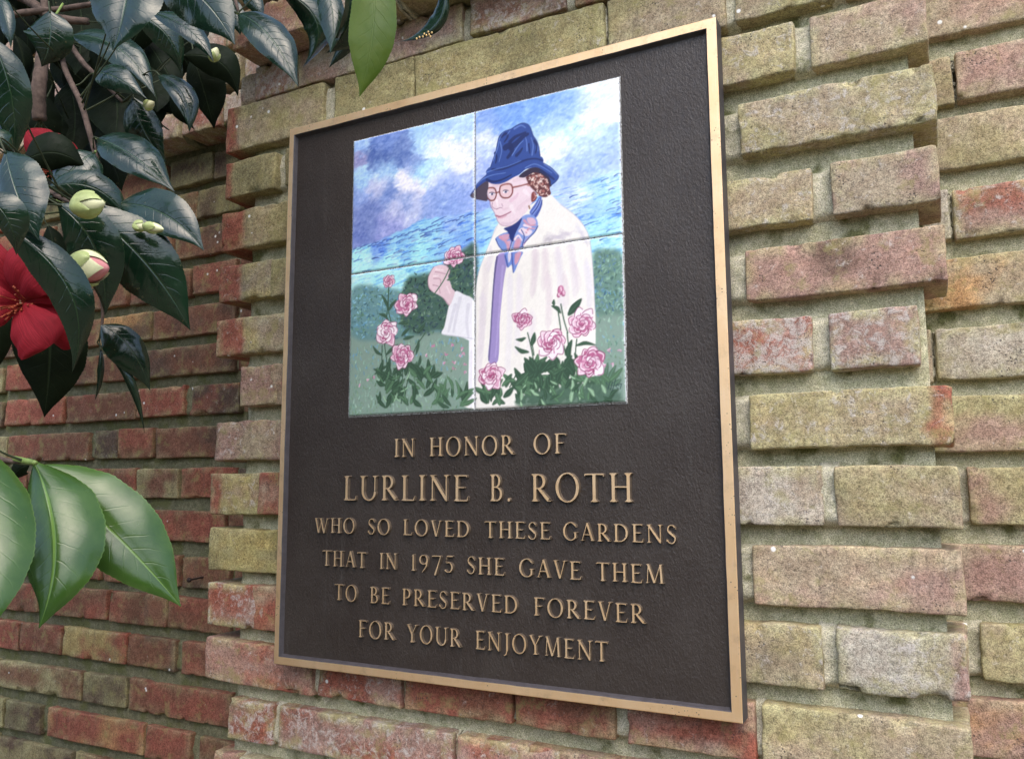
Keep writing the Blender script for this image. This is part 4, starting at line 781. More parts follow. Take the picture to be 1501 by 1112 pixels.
OPS = [
 ["H",150],["S",[50,75,165],[[3.5,152.1],[9.9,150.8]],1.6,0.6,0.7],
 ["S",[60,95,190],[[9.7,153.1],[16.0,151.8]],1.6,0.6,0.7],["S",[50,75,165],[[15.7,150.5],[22.1,149.2]],1.6,0.6,0.7],
 ["S",[60,95,190],[[21.8,149.4],[28.1,148.1]],1.6,0.6,0.7],["S",[50,75,165],[[27.9,151.4],[34.1,150.1]],1.6,0.6,0.7],
 ["S",[60,95,190],[[33.9,148.8],[40.1,147.5]],1.6,0.6,0.7],["S",[50,75,165],[[39.8,148.3],[46.0,147.0]],1.6,0.6,0.7],
 ["S",[60,95,190],[[45.8,149.6],[52.0,148.3]],1.6,0.6,0.7],["S",[50,75,165],[[51.7,146.8],[57.8,145.5]],1.6,0.6,0.7],
 ["S",[60,95,190],[[57.6,148.3],[63.7,147.0]],1.6,0.6,0.7],["S",[50,75,165],[[63.5,147.5],[69.6,146.3]],1.6,0.6,0.7],
 ["S",[60,95,190],[[69.3,144.7],[75.3,143.4]],1.6,0.6,0.7],["S",[60,95,190],[[75.1,145.7],[81.1,144.4]],1.6,0.6,0.7],
 ["S",[60,95,190],[[80.9,143.2],[86.9,141.9]],1.6,0.6,0.7],["S",[50,75,165],[[86.7,144.6],[92.6,143.3]],1.6,0.6,0.7],
 ["S",[60,95,190],[[92.4,142.2],[98.3,141.0]],1.6,0.6,0.7],["S",[60,95,190],[[98.1,142.0],[104.0,140.7]],1.6,0.6,0.7],
 ["S",[60,95,190],[[103.7,140.4],[109.6,139.2]],1.6,0.6,0.7],["S",[60,95,190],[[109.4,141.7],[115.2,140.5]],1.6,0.6,0.7],
 ["S",[50,75,165],[[115.0,142.0],[120.8,140.8]],1.6,0.6,0.7],["S",[60,95,190],[[120.6,140.0],[126.4,138.8]],1.6,0.6,0.7],
 ["S",[50,75,165],[[126.1,139.4],[131.9,138.2]],1.6,0.6,0.7],["S",[60,95,190],[[131.7,138.2],[137.4,136.9]],1.6,0.6,0.7],
 ["S",[50,75,165],[[137.2,139.5],[142.9,138.3]],1.6,0.6,0.7],["S",[60,95,190],[[142.7,136.5],[148.3,135.3]],1.6,0.6,0.7],
 ["S",[60,95,190],[[148.1,137.7],[153.8,136.5]],1.6,0.6,0.7],["S",[60,95,190],[[153.6,136.7],[159.2,135.5]],1.6,0.6,0.7],
 ["S",[50,75,165],[[159.0,136.7],[164.6,135.5]],1.6,0.6,0.7],["S",[50,75,165],[[164.4,137.1],[169.9,135.9]],1.6,0.6,0.7],
 ["S",[50,75,165],[[169.7,133.5],[175.3,132.3]],1.6,0.6,0.7],["S",[60,95,190],[[175.0,134.8],[180.6,133.6]],1.6,0.6,0.7],
 ["S",[60,95,190],[[180.3,133.0],[185.9,131.8]],1.6,0.6,0.7],["S",[60,95,190],[[185.6,133.0],[191.1,131.8]],1.6,0.6,0.7],
 ["S",[50,75,165],[[190.9,133.0],[196.3,131.9]],1.6,0.6,0.7],["P",[146,172,158],[[-4.5,260.4],[47.7,263.1],[117.0,273.6],[191.2,282.2],[252.2,276.2],[309.8,277.9],[387.2,267.4],[389.5,324.8],[386.2,384.5],[182.4,382.9],[-6.8,379.3]],2.5,1,0],
 ["P",[112,156,158],[[2.2,209.2],[25.8,203.3],[51.8,210.6],[82.2,218.3],[107.1,246.0],[112.3,275.2],[63.1,279.1],[3.7,269.8]],4.5,0.9,1],["B",[[112,156,158],[112,172,208],[128,176,146],[85,125,135],[140,195,220],[110,150,130]],[[2.2,209.2],[25.8,203.3],[51.8,210.6],[82.2,218.3],[107.1,246.0],[112.3,275.2],[63.1,279.1],[3.7,269.8]],190],
 ["P",[74,106,88],[[81.4,235.0],[85.1,214.5],[94.3,200.9],[111.5,200.1],[135.5,197.7],[159.0,184.3],[177.4,174.6],[193.4,174.8],[193.4,254.8],[182.2,281.4],[136.1,275.3],[107.4,276.8],[82.8,260.1]],4.5,0.9,1],["B",[[74,106,88],[50,74,88],[92,130,98],[112,146,106],[60,84,110],[42,64,68],[120,150,130]],[[81.4,235.0],[85.1,214.5],[94.3,200.9],[111.5,200.1],[135.5,197.7],[159.0,184.3],[177.4,174.6],[193.4,174.8],[193.4,254.8],[182.2,281.4],[136.1,275.3],[107.4,276.8],[82.8,260.1]],260],
 ["P",[112,148,132],[[346.6,207.4],[362.2,202.1],[382.9,212.3],[383.3,274.2],[372.0,276.7],[347.3,270.5]],4.5,0.9,1],["B",[[112,148,132],[95,130,132],[130,168,140],[98,138,176],[140,182,160]],[[346.6,207.4],[362.2,202.1],[382.9,212.3],[383.3,274.2],[372.0,276.7],[347.3,270.5]],120],
 ["M",430],["D",148.0,316.4],
 ["D",161.9,317.3],["D",175.5,306.5],
 ["D",177.8,318.5],["D",177.8,330.3],
 ["D",161.9,323.3],["D",150.3,304.6],
 ["D",171.0,308.1],["D",41.3,327.5],
 ["D",31.1,331.0],["D",18.3,336.5],
 ["D",53.0,276.2],["D",107.6,291.1],
 ["D",122.1,304.4],["D",363.6,317.4],
 ["D",367.0,333.8],["D",361.3,335.2],
 ["D",376.7,318.5],["D",357.6,333.2],
 ["D",131.5,293.0],["D",159.5,295.3],
 ["D",173.2,300.4],["P",[246,242,235],[[293.5,125.9],[307.7,140.0],[326.9,157.3],[340.1,177.2],[344.4,195.9],[346.9,229.8],[348.0,255.9],[348.6,285.3],[347.5,321.6],[343.8,357.5],[324.1,378.0],[182.4,373.7],[182.3,348.1],[184.0,293.4],[187.6,262.1],[192.1,230.8],[196.6,207.4],[204.7,188.4],[213.6,169.6],[223.4,151.0],[244.5,146.3],[274.5,131.3]],0.5,1,1],
 ["P",[246,244,248],[[183.1,285.4],[191.2,285.4],[193.0,371.9],[182.4,372.9]],0.5,1,0],["S",[222,205,214],[[271.0,193.8],[270.0,216.5],[266.4,241.5]],5.4,2.4000000000000004,0.275],
 ["S",[222,205,214],[[272.7,189.4],[271.6,216.7],[268.0,244.8]],5.4,2.4000000000000004,0.275],["S",[222,205,214],[[274.0,186.0],[272.9,216.9],[269.3,247.2]],5.4,2.4000000000000004,0.275],
 ["S",[222,205,214],[[275.6,190.9],[274.6,217.1],[271.0,244.3]],5.4,2.4000000000000004,0.275],["S",[222,205,214],[[277.3,195.8],[276.2,217.3],[272.6,241.5]],5.4,2.4000000000000004,0.275],
 ["S",[228,212,218],[[283.5,195.5],[283.7,214.4],[281.4,235.6]],4.5,2.0,0.275],["S",[228,212,218],[[285.2,191.1],[285.4,214.6],[283.1,238.8]],4.5,2.0,0.275],
 ["S",[228,212,218],[[286.5,187.8],[286.6,214.8],[284.3,241.3]],4.5,2.0,0.275],["S",[228,212,218],[[288.1,192.6],[288.3,215.0],[285.9,238.4]],4.5,2.0,0.275],
 ["S",[228,212,218],[[289.7,197.5],[289.9,215.2],[287.6,235.5]],4.5,2.0,0.275],["S",[225,208,216],[[287.3,226.7],[288.2,253.1],[286.7,281.7]],4.5,2.0,0.24750000000000003],
 ["S",[225,208,216],[[289.0,222.3],[289.9,253.3],[288.3,284.9]],4.5,2.0,0.24750000000000003],["S",[225,208,216],[[290.3,219.0],[291.1,253.4],[289.5,287.2]],4.5,2.0,0.24750000000000003],
 ["S",[225,208,216],[[291.9,223.8],[292.7,253.6],[291.2,284.4]],4.5,2.0,0.24750000000000003],["S",[225,208,216],[[293.5,228.6],[294.4,253.8],[292.8,281.5]],4.5,2.0,0.24750000000000003],
 ["S",[230,220,230],[[300.0,197.7],[302.8,228.2],[303.2,260.7]],5.4,2.4000000000000004,0.24750000000000003],["S",[230,220,230],[[301.7,193.4],[304.5,228.4],[304.8,263.9]],5.4,2.4000000000000004,0.24750000000000003],
 ["S",[230,220,230],[[302.9,190.1],[305.7,228.6],[306.0,266.3]],5.4,2.4000000000000004,0.24750000000000003],["S",[230,220,230],[[304.5,194.9],[307.3,228.8],[307.6,263.5]],5.4,2.4000000000000004,0.24750000000000003],
 ["S",[230,220,230],[[306.1,199.7],[308.9,228.9],[309.3,260.6]],5.4,2.4000000000000004,0.24750000000000003],["S",[228,218,226],[[316.3,192.3],[320.1,219.0],[321.5,247.7]],5.4,2.4000000000000004,0.24750000000000003],
 ["S",[228,218,226],[[318.0,188.0],[321.7,219.2],[323.0,250.9]],5.4,2.4000000000000004,0.24750000000000003],["S",[228,218,226],[[319.2,184.8],[322.9,219.4],[324.1,253.2]],5.4,2.4000000000000004,0.24750000000000003],
 ["S",[228,218,226],[[320.8,189.5],[324.5,219.6],[325.8,250.4]],5.4,2.4000000000000004,0.24750000000000003],["S",[228,218,226],[[322.3,194.3],[326.1,219.8],[327.4,247.6]],5.4,2.4000000000000004,0.24750000000000003],
 ["S",[232,222,230],[[266.1,270.2],[265.1,288.8],[261.6,309.8]],5.4,2.4000000000000004,0.22000000000000003],["S",[232,222,230],[[267.8,265.8],[266.8,289.0],[263.2,312.9]],5.4,2.4000000000000004,0.22000000000000003],
 ["S",[232,222,230],[[269.1,262.5],[268.0,289.1],[264.5,315.3]],5.4,2.4000000000000004,0.22000000000000003],["S",[232,222,230],[[270.7,267.3],[269.7,289.2],[266.2,312.4]],5.4,2.4000000000000004,0.22000000000000003],
 ["S",[232,222,230],[[272.4,272.0],[271.4,289.4],[267.9,309.5]],5.4,2.4000000000000004,0.22000000000000003],["S",[234,226,236],[[249.6,222.2],[248.4,264.3],[244.8,308.4]],4.5,2.0,0.24750000000000003],
 ["S",[234,226,236],[[251.3,217.7],[250.1,264.4],[246.4,311.6]],4.5,2.0,0.24750000000000003],["S",[234,226,236],[[252.6,214.3],[251.4,264.6],[247.7,314.0]],4.5,2.0,0.24750000000000003],
 ["S",[234,226,236],[[254.3,219.2],[253.1,264.7],[249.4,311.1]],4.5,2.0,0.24750000000000003],["S",[234,226,236],[[256.0,224.1],[254.8,264.9],[251.1,308.2]],4.5,2.0,0.24750000000000003],
 ["S",[232,226,238],[[236.7,220.6],[236.0,274.6],[232.7,330.5]],3.6,1.6,0.24750000000000003],["S",[232,226,238],[[238.4,216.1],[237.7,274.8],[234.4,333.6]],3.6,1.6,0.24750000000000003],
 ["S",[232,226,238],[[239.8,212.7],[239.0,274.9],[235.7,336.0]],3.6,1.6,0.24750000000000003],["S",[232,226,238],[[241.4,217.7],[240.7,275.1],[237.4,333.1]],3.6,1.6,0.24750000000000003],
 ["S",[232,226,238],[[243.1,222.6],[242.4,275.2],[239.1,330.1]],3.6,1.6,0.24750000000000003],["S",[228,218,220],[[203.7,200.7],[200.8,251.6],[195.2,304.5]],4.5,2.0,0.275],
 ["S",[228,218,220],[[205.5,196.1],[202.6,251.8],[197.0,307.8]],4.5,2.0,0.275],["S",[228,218,220],[[206.9,192.7],[203.9,251.9],[198.3,310.2]],4.5,2.0,0.275],
 ["S",[228,218,220],[[208.7,197.7],[205.7,252.1],[200.1,307.2]],4.5,2.0,0.275],["S",[228,218,220],[[210.4,202.7],[207.5,252.3],[201.9,304.3]],4.5,2.0,0.275],
 ["S",[225,215,225],[[199.3,239.9],[197.2,286.7],[192.6,335.5]],4.5,2.0,0.275],["S",[225,215,225],[[201.0,235.4],[199.0,286.8],[194.4,338.7]],4.5,2.0,0.275],
 ["S",[225,215,225],[[202.4,232.0],[200.3,287.0],[195.7,341.1]],4.5,2.0,0.275],["S",[225,215,225],[[204.2,236.9],[202.1,287.1],[197.5,338.1]],4.5,2.0,0.275],
 ["S",[225,215,225],[[205.9,241.9],[203.9,287.3],[199.2,335.2]],4.5,2.0,0.275],["S",[220,210,222],[[210.5,185.6],[210.0,193.1],[206.9,203.1]],3.6,1.6,0.275],
 ["S",[220,210,222],[[212.3,181.0],[211.8,193.3],[208.6,206.5]],3.6,1.6,0.275],["S",[220,210,222],[[213.6,177.6],[213.1,193.5],[210.0,209.0]],3.6,1.6,0.275],
 ["S",[220,210,222],[[215.4,182.6],[214.9,193.7],[211.8,206.1]],3.6,1.6,0.275],["S",[220,210,222],[[217.1,187.7],[216.7,194.0],[213.5,203.1]],3.6,1.6,0.275],
 ["S",[200,190,205],[[287.8,180.6],[299.4,178.1],[308.4,177.8]],5.4,2.4000000000000004,0.1925],["S",[200,190,205],[[289.5,176.2],[301.1,178.3],[310.0,181.1]],5.4,2.4000000000000004,0.1925],
 ["S",[200,190,205],[[290.8,172.9],[302.3,178.5],[311.2,183.6]],5.4,2.4000000000000004,0.1925],["S",[200,190,205],[[292.4,177.8],[303.9,178.7],[312.8,180.8]],5.4,2.4000000000000004,0.1925],
 ["S",[200,190,205],[[294.0,182.7],[305.5,179.0],[314.5,178.0]],5.4,2.4000000000000004,0.1925],["S",[205,195,210],[[304.3,179.2],[311.7,175.6],[316.6,174.4]],4.5,2.0,0.22000000000000003],
 ["S",[205,195,210],[[306.0,174.8],[313.3,175.9],[318.1,177.7]],4.5,2.0,0.22000000000000003],["S",[205,195,210],[[307.3,171.5],[314.5,176.1],[319.3,180.2]],4.5,2.0,0.22000000000000003],
 ["S",[205,195,210],[[308.8,176.4],[316.1,176.3],[320.9,177.4]],4.5,2.0,0.22000000000000003],["S",[205,195,210],[[310.4,181.2],[317.7,176.5],[322.6,174.6]],4.5,2.0,0.22000000000000003],
 ["S",[190,180,190],[[283.6,183.9],[289.1,179.5],[292.0,177.4]],4.5,2.0,0.1925],["S",[190,180,190],[[285.4,179.5],[290.7,179.7],[293.6,180.7]],4.5,2.0,0.1925],
 ["S",[190,180,190],[[286.6,176.2],[292.0,179.9],[294.8,183.2]],4.5,2.0,0.1925],["S",[190,180,190],[[288.2,181.1],[293.6,180.1],[296.5,180.3]],4.5,2.0,0.1925],
 ["S",[190,180,190],[[289.8,185.9],[295.3,180.4],[298.2,177.5]],4.5,2.0,0.1925],["S",[190,185,205],[[330.4,186.7],[335.5,187.1],[338.3,189.8]],2.7,1.2000000000000002,0.22000000000000003],
 ["S",[190,185,205],[[332.0,182.4],[337.1,187.3],[339.8,193.0]],2.7,1.2000000000000002,0.22000000000000003],["S",[190,185,205],[[333.3,179.2],[338.3,187.5],[340.9,195.4]],2.7,1.2000000000000002,0.22000000000000003],
 ["S",[190,185,205],[[334.8,184.0],[339.9,187.7],[342.5,192.6]],2.7,1.2000000000000002,0.22000000000000003],["S",[190,185,205],[[336.3,188.7],[341.4,188.0],[344.2,189.8]],2.7,1.2000000000000002,0.22000000000000003],
 ["S",[215,210,225],[[324.6,174.5],[330.7,176.9],[334.4,181.7]],3.6,1.6,0.22000000000000003],["S",[215,210,225],[[326.3,170.2],[332.3,177.2],[336.0,184.9]],3.6,1.6,0.22000000000000003],
 ["S",[215,210,225],[[327.5,166.9],[333.5,177.4],[337.1,187.3]],3.6,1.6,0.22000000000000003],["S",[215,210,225],[[329.0,171.7],[335.1,177.6],[338.7,184.5]],3.6,1.6,0.22000000000000003],
 ["S",[215,210,225],[[330.6,176.5],[336.7,177.8],[340.4,181.8]],3.6,1.6,0.22000000000000003],["S",[228,222,235],[[335.8,217.6],[338.5,240.0],[338.9,264.5]],3.6,1.6,0.275],
 ["S",[228,222,235],[[337.4,213.3],[340.1,240.2],[340.4,267.6]],3.6,1.6,0.275],["S",[228,222,235],[[338.7,210.1],[341.3,240.3],[341.5,269.9]],3.6,1.6,0.275],
 ["S",[228,222,235],[[340.2,214.8],[342.8,240.5],[343.1,267.1]],3.6,1.6,0.275],["S",[228,222,235],[[341.7,219.5],[344.4,240.7],[344.7,264.4]],3.6,1.6,0.275],
 ["S",[222,205,215],[[307.7,229.2],[309.7,244.1],[309.3,261.4]],3.6,1.6,0.1925],["S",[222,205,215],[[309.4,224.8],[311.3,244.3],[310.8,264.5]],3.6,1.6,0.1925],
 ["S",[222,205,215],[[310.6,221.6],[312.5,244.5],[312.0,266.9]],3.6,1.6,0.1925],["S",[222,205,215],[[312.2,226.3],[314.1,244.6],[313.6,264.1]],3.6,1.6,0.1925],
 ["S",[222,205,215],[[313.7,231.0],[315.7,244.8],[315.3,261.3]],3.6,1.6,0.1925],["S",[225,210,220],[[320.0,215.6],[324.0,227.0],[325.5,240.7]],3.6,1.6,0.1925],
 ["S",[225,210,220],[[321.6,211.3],[325.6,227.2],[327.1,243.9]],3.6,1.6,0.1925],["S",[225,210,220],[[322.9,208.0],[326.7,227.4],[328.2,246.2]],3.6,1.6,0.1925],
 ["S",[225,210,220],[[324.4,212.8],[328.3,227.5],[329.8,243.4]],3.6,1.6,0.1925],["S",[225,210,220],[[325.9,217.5],[329.9,227.7],[331.5,240.6]],3.6,1.6,0.1925],
 ["S",[225,220,235],[[184.5,309.6],[185.4,334.7],[183.7,362.1]],2.7,1.2000000000000002,0.275],["S",[225,220,235],[[186.3,305.0],[187.2,334.8],[185.5,365.3]],2.7,1.2000000000000002,0.275],
 ["S",[225,220,235],[[187.6,301.6],[188.6,334.9],[186.8,367.7]],2.7,1.2000000000000002,0.275],["S",[225,220,235],[[189.4,306.4],[190.4,335.0],[188.6,364.7]],2.7,1.2000000000000002,0.275],
 ["S",[225,220,235],[[191.2,311.3],[192.1,335.1],[190.4,361.7]],2.7,1.2000000000000002,0.275],["S",[190,180,205],[[307.7,140.0],[326.9,157.3],[340.1,177.2],[344.4,195.9],[346.9,229.8],[348.1,270.6]],0.9,0.9,0.5],
 ["S",[200,190,210],[[223.4,151.0],[213.6,169.6],[204.7,188.4],[196.6,207.4],[192.1,230.8],[187.6,262.1]],0.8,0.8,0.5],["P",[168,150,208],[[221.5,191.4],[237.3,188.8],[231.9,219.6],[228.8,242.8],[225.6,273.6],[223.3,318.3],[210.2,318.1],[212.5,288.0],[214.7,257.0],[217.0,225.7]],0.5,1,1],
 ["S",[95,88,140],[[222.4,191.6],[218.4,218.0],[215.2,257.0],[212.9,291.9],[210.7,317.0]],2.2,1.4,0.8],["S",[190,175,225],[[230.2,203.7],[226.6,242.5],[223.0,281.2],[219.8,313.8]],3,2,0.6],
 ["P",[242,241,246],[[163.0,227.5],[175.0,232.4],[191.0,244.6],[191.1,289.7],[170.4,285.3],[144.5,279.7],[147.6,270.3],[151.1,256.0],[154.7,242.8]],0.5,1,1],["S",[215,212,225],[[170.3,237.1],[165.6,255.4],[160.9,277.8]],5,3,0.5],
 ["S",[215,212,225],[[182.1,246.7],[179.8,267.2],[182.2,285.9]],5,3,0.5],["S",[215,212,225],[[163.1,244.7],[158.4,260.9],[153.7,277.2]],5,3,0.5],
 ["S",[190,190,205],[[144.5,279.7],[170.4,285.3],[191.1,289.7]],1,1,0.6],["P",[236,208,216],[[131.1,192.7],[141.0,190.9],[150.8,193.7],[155.7,200.7],[152.8,206.7],[155.8,214.9],[158.7,223.2],[162.6,228.9],[154.9,244.3],[146.1,234.5],[138.8,229.4],[128.9,223.6],[123.8,217.1],[123.0,206.3],[127.4,198.2]],0.4,1,1],
 ["S",[180,120,145],[[131.1,192.7],[126.2,199.1],[123.2,206.3],[124.3,217.1],[130.1,224.2]],0.8,0.5,0.7],["S",[180,120,145],[[133.6,199.0],[141.0,201.0],[150.8,204.3]],0.8,0.5,0.7],
 ["S",[180,120,145],[[131.2,207.3],[141.1,209.5],[141.2,219.1]],0.8,0.5,0.7],["S",[180,120,145],[[130.3,215.7],[138.7,218.8],[141.2,227.6]],0.8,0.5,0.7],
 ["S",[180,120,145],[[146.1,234.5],[154.9,244.3]],0.8,0.5,0.7],["S",[180,120,145],[[150.8,193.7],[155.7,200.7],[152.8,206.7]],0.8,0.5,0.7],
 ["S",[250,232,236],[[134.8,195.9],[145.9,198.4]],2,1,0.8],["S",[250,232,236],[[131.2,204.0],[138.6,204.9]],2,1,0.8],
 ["S",[250,232,236],[[150.9,220.2],[155.8,229.2]],2,1,0.8],["S",[80,115,85],[[154.4,197.4],[148.4,208.3],[141.1,218.0],[131.4,228.6]],1.2,1.2,1],
 ["L",[150.9,211.8],[165.4,208.2],7,[85,120,90]],["L",[154.5,201.6],[173.7,199.8],5,[85,120,90]],
 ["P",[92,118,205],[[281.9,126.8],[284.0,133.9],[280.3,144.2],[274.4,151.4],[268.6,146.4],[267.2,142.1],[273.1,134.9],[279.0,127.7]],0.4,1,1],["S",[190,200,240],[[282.6,129.0],[278.9,138.5],[271.5,146.9]],0.8,0.5,0.9],
 ["S",[190,200,240],[[280.5,129.3],[276.0,136.7],[269.4,143.8]],0.8,0.5,0.9],["S",[40,50,120],[[281.6,129.2],[277.7,137.7],[270.4,145.3]],0.7,0.5,0.9],
 ["S",[40,50,120],[[283.6,131.2],[281.1,140.2],[274.1,149.3]],0.7,0.5,0.9],["P",[132,160,226],[[220.1,169.1],[224.6,165.4],[231.8,163.2],[240.6,163.1],[245.7,165.3],[243.4,172.5],[241.3,179.4],[237.0,187.2],[229.3,184.4],[224.6,177.0]],0.4,1,1],
 ["P",[140,165,228],[[253.3,149.4],[262.8,145.1],[272.0,148.0],[276.9,154.5],[277.5,161.7],[273.4,168.2],[265.6,174.3],[259.4,179.8],[256.2,187.2],[242.1,186.0],[244.5,174.1],[247.7,163.0]],0.4,1,1],["P",[120,150,225],[[232.8,188.4],[240.5,188.2],[256.9,189.9],[254.2,197.0],[250.1,205.0],[244.7,214.6],[242.3,204.0],[236.9,206.9],[233.8,198.6]],0.4,1,1],
 ["P",[45,60,135],[[231.9,157.7],[239.8,156.0],[248.6,153.0],[256.5,148.4],[253.3,156.6],[246.9,167.2],[244.5,175.5],[240.6,172.1],[237.4,162.9]],0.6,1,1],["P",[228,170,192],[[224.6,167.6],[231.8,165.0],[239.3,166.1],[236.6,171.2],[231.0,172.1]],0.5,0.9,1],
 ["P",[232,176,196],[[235.0,174.9],[240.9,174.3],[239.2,182.0],[236.7,186.0],[235.4,180.0]],0.5,0.9,1],["P",[236,190,206],[[263.5,149.5],[272.0,150.9],[275.4,157.1],[270.4,159.2],[265.0,155.5]],0.5,0.9,1],
 ["P",[246,226,234],[[253.2,165.3],[259.5,161.9],[270.3,166.4],[265.6,171.4],[259.4,170.5]],0.5,0.9,1],["P",[226,166,188],[[246.9,175.9],[251.6,172.2],[255.5,177.1],[251.5,185.4],[245.2,185.7]],0.5,0.9,1],
 ["P",[228,168,190],[[259.4,178.4],[265.6,172.8],[263.3,176.8],[258.1,183.2]],0.5,0.8,1],["P",[230,170,190],[[249.1,190.6],[255.4,190.7],[251.4,200.9],[246.7,204.6]],0.5,0.9,1],
 ["P",[248,232,238],[[237.3,189.0],[242.0,189.6],[240.4,198.0],[238.0,200.6]],0.5,0.8,1],["S",[222,160,180],[[226.2,167.1],[232.6,172.4],[239.0,170.4]],3.0,1.2,0.95],
 ["S",[222,160,180],[[234.2,174.0],[238.9,182.0],[237.3,186.1]],3.0,1.2,0.95],["S",[222,160,180],[[259.6,151.8],[265.8,158.5],[275.0,159.9]],3.0,1.2,0.95],
 ["S",[222,160,180],[[251.6,176.5],[248.4,183.3]],3.0,1.2,0.95],["S",[222,160,180],[[262.6,166.6],[265.7,162.8],[273.4,164.0]],3.0,1.2,0.95],
 ["S",[222,160,180],[[248.3,191.9],[246.7,201.7]],3.0,1.2,0.95],["S",[222,160,180],[[253.0,192.5],[248.3,201.9]],3.0,1.2,0.95],
 ["S",[248,225,232],[[253.2,163.8],[257.9,161.6],[265.7,168.5]],3.0,1.2,0.95],["S",[248,225,232],[[246.9,173.0],[251.6,169.3],[256.3,175.8]],3.0,1.2,0.95],
 ["S",[248,225,232],[[259.5,157.6],[268.8,161.8]],3.0,1.2,0.95],["S",[50,65,150],[[220.6,169.2],[224.6,177.8],[229.7,184.4]],1.0,0.7,0.95],
 ["S",[50,65,150],[[245.7,165.6],[242.9,175.3],[240.5,182.2],[237.3,187.2]],1.0,0.7,0.95],["S",[50,65,150],[[255.6,162.7],[259.4,170.5],[258.1,177.5],[255.4,186.4]],1.0,0.7,0.95],
 ["S",[50,65,150],[[233.3,191.3],[237.2,206.2]],1.0,0.7,0.95],["S",[50,65,150],[[242.4,189.6],[244.3,213.6]],1.0,0.7,0.95],
 ["S",[50,65,150],[[254.9,151.1],[249.3,161.8],[245.0,169.8]],1.0,0.7,0.95],["S",[50,65,150],[[265.6,174.3],[259.4,179.8]],1.0,0.7,0.95],
 ["S",[50,65,150],[[277.5,161.7],[273.4,168.2],[265.6,174.3]],1.0,0.7,0.95],["P",[240,218,226],[[208.6,95.7],[222.2,99.3],[235.3,98.6],[245.1,95.2],[261.6,96.4],[268.2,109.4],[274.0,117.9],[272.0,129.2],[267.2,135.3],[263.5,140.8],[256.8,146.6],[249.3,152.3],[240.3,155.7],[229.7,153.8],[223.6,147.6],[220.6,138.8],[216.3,131.1],[213.7,123.7],[212.6,115.0],[209.0,106.0]],0.5,1,1],
 ["S",[228,190,208],[[242.0,124.2],[248.0,121.0],[251.0,117.4]],5,3.0,0.6],["S",[232,205,216],[[252.4,135.6],[258.4,131.1],[265.8,126.8]],6,3.5999999999999996,0.6],
 ["S",[222,195,210],[[229.7,151.3],[240.3,152.9],[250.8,149.1]],4,2.4,0.6],["S",[228,196,206],[[217.6,101.8],[226.8,102.0],[237.5,101.1]],4,2.4,0.6],
 ["S",[232,205,212],[[246.6,100.0],[258.6,99.4],[266.0,103.5]],5,3.0,0.6],["S",[228,195,208],[[231.3,133.5],[237.4,133.1]],3,1.7999999999999998,0.5],
 ["S",[250,236,240],[[222.2,120.9],[223.7,128.1]],3,1.7999999999999998,0.8],["S",[248,234,238],[[241.9,131.1],[246.4,140.1]],5,3.0,0.7],
 ["S",[248,236,240],[[260.0,114.8],[265.9,121.3]],5,3.0,0.6],["S",[170,120,150],[[212.6,119.3],[213.7,126.5],[218.3,134.2],[220.9,140.9],[224.8,149.2],[231.2,154.3],[241.8,155.6]],0.6,0.42,0.75],
 ["S",[170,120,150],[[216.3,122.7],[215.7,126.8],[218.3,130.0],[222.1,131.8]],0.8,0.5599999999999999,0.75],["S",[170,120,150],[[222.1,131.8],[226.7,130.7],[229.8,131.6]],0.9,0.63,0.75],
 ["S",[170,120,150],[[229.0,126.2],[230.7,130.0]],0.6,0.42,0.75],["S",[198,120,145],[[220.6,139.5],[226.7,141.8],[234.3,140.3],[241.9,138.0]],1.8,0.8,0.95],
 ["S",[140,80,110],[[222.1,140.4],[229.7,141.9],[241.1,138.6]],0.5,0.4,0.8],["S",[225,160,180],[[223.6,142.7],[229.7,143.7],[235.8,141.9]],1.4,0.8,0.8],
 ["P",[232,200,205],[[207.5,105.7],[210.6,103.4],[216.8,104.2],[221.0,108.7],[221.4,114.4],[218.3,118.8],[212.9,118.6],[209.0,113.7]],0.4,0.7,1],["P",[236,200,202],[[226.5,104.8],[232.2,103.0],[239.0,103.5],[243.6,107.8],[243.5,114.7],[239.0,118.8],[232.1,118.3],[227.6,113.4]],0.4,0.7,1],
 ["S",[250,245,250],[[212.9,111.1],[218.5,111.8]],2.4,1.4,1],["S",[70,75,120],[[215.3,111.5],[216.2,111.7]],2.2,2.2,1],
 ["S",[60,45,70],[[212.0,109.6],[215.7,109.2],[219.4,111.0]],0.7,0.5,0.9],["S",[250,245,250],[[232.0,111.6],[237.5,112.3]],2.4,1.4,1],
 ["S",[70,75,120],[[234.3,112.0],[235.2,112.2]],2.2,2.2,1],["S",[60,45,70],[[231.1,110.1],[234.8,109.7],[238.4,111.5]],0.7,0.5,0.9],
 ["S",[140,66,62],[[207.5,108.5],[208.0,104.4],[212.2,103.0],[218.4,104.5],[221.1,108.8],[221.4,114.4],[218.3,119.5],[212.9,119.0],[209.0,114.4],[207.5,108.5]],1.6,1.5,0.95],["S",[140,66,62],[[226.1,108.9],[227.6,103.6],[233.7,102.3],[241.3,103.6],[243.9,108.5],[243.5,115.4],[239.0,119.8],[231.4,118.9],[227.1,114.7],[226.1,108.9]],1.6,1.5,0.95],
 ["S",[140,66,62],[[221.1,110.9],[226.0,110.6]],1.6,1.5,0.95],["S",[140,66,62],[[243.9,108.1],[252.6,108.0],[266.0,107.3]],1.6,1.5,0.95],
 ["S",[215,150,135],[[209.8,103.6],[216.8,103.9]],0.6,0.5,0.8],["S",[215,150,135],[[229.1,102.7],[239.8,103.2]],0.6,0.5,0.8],
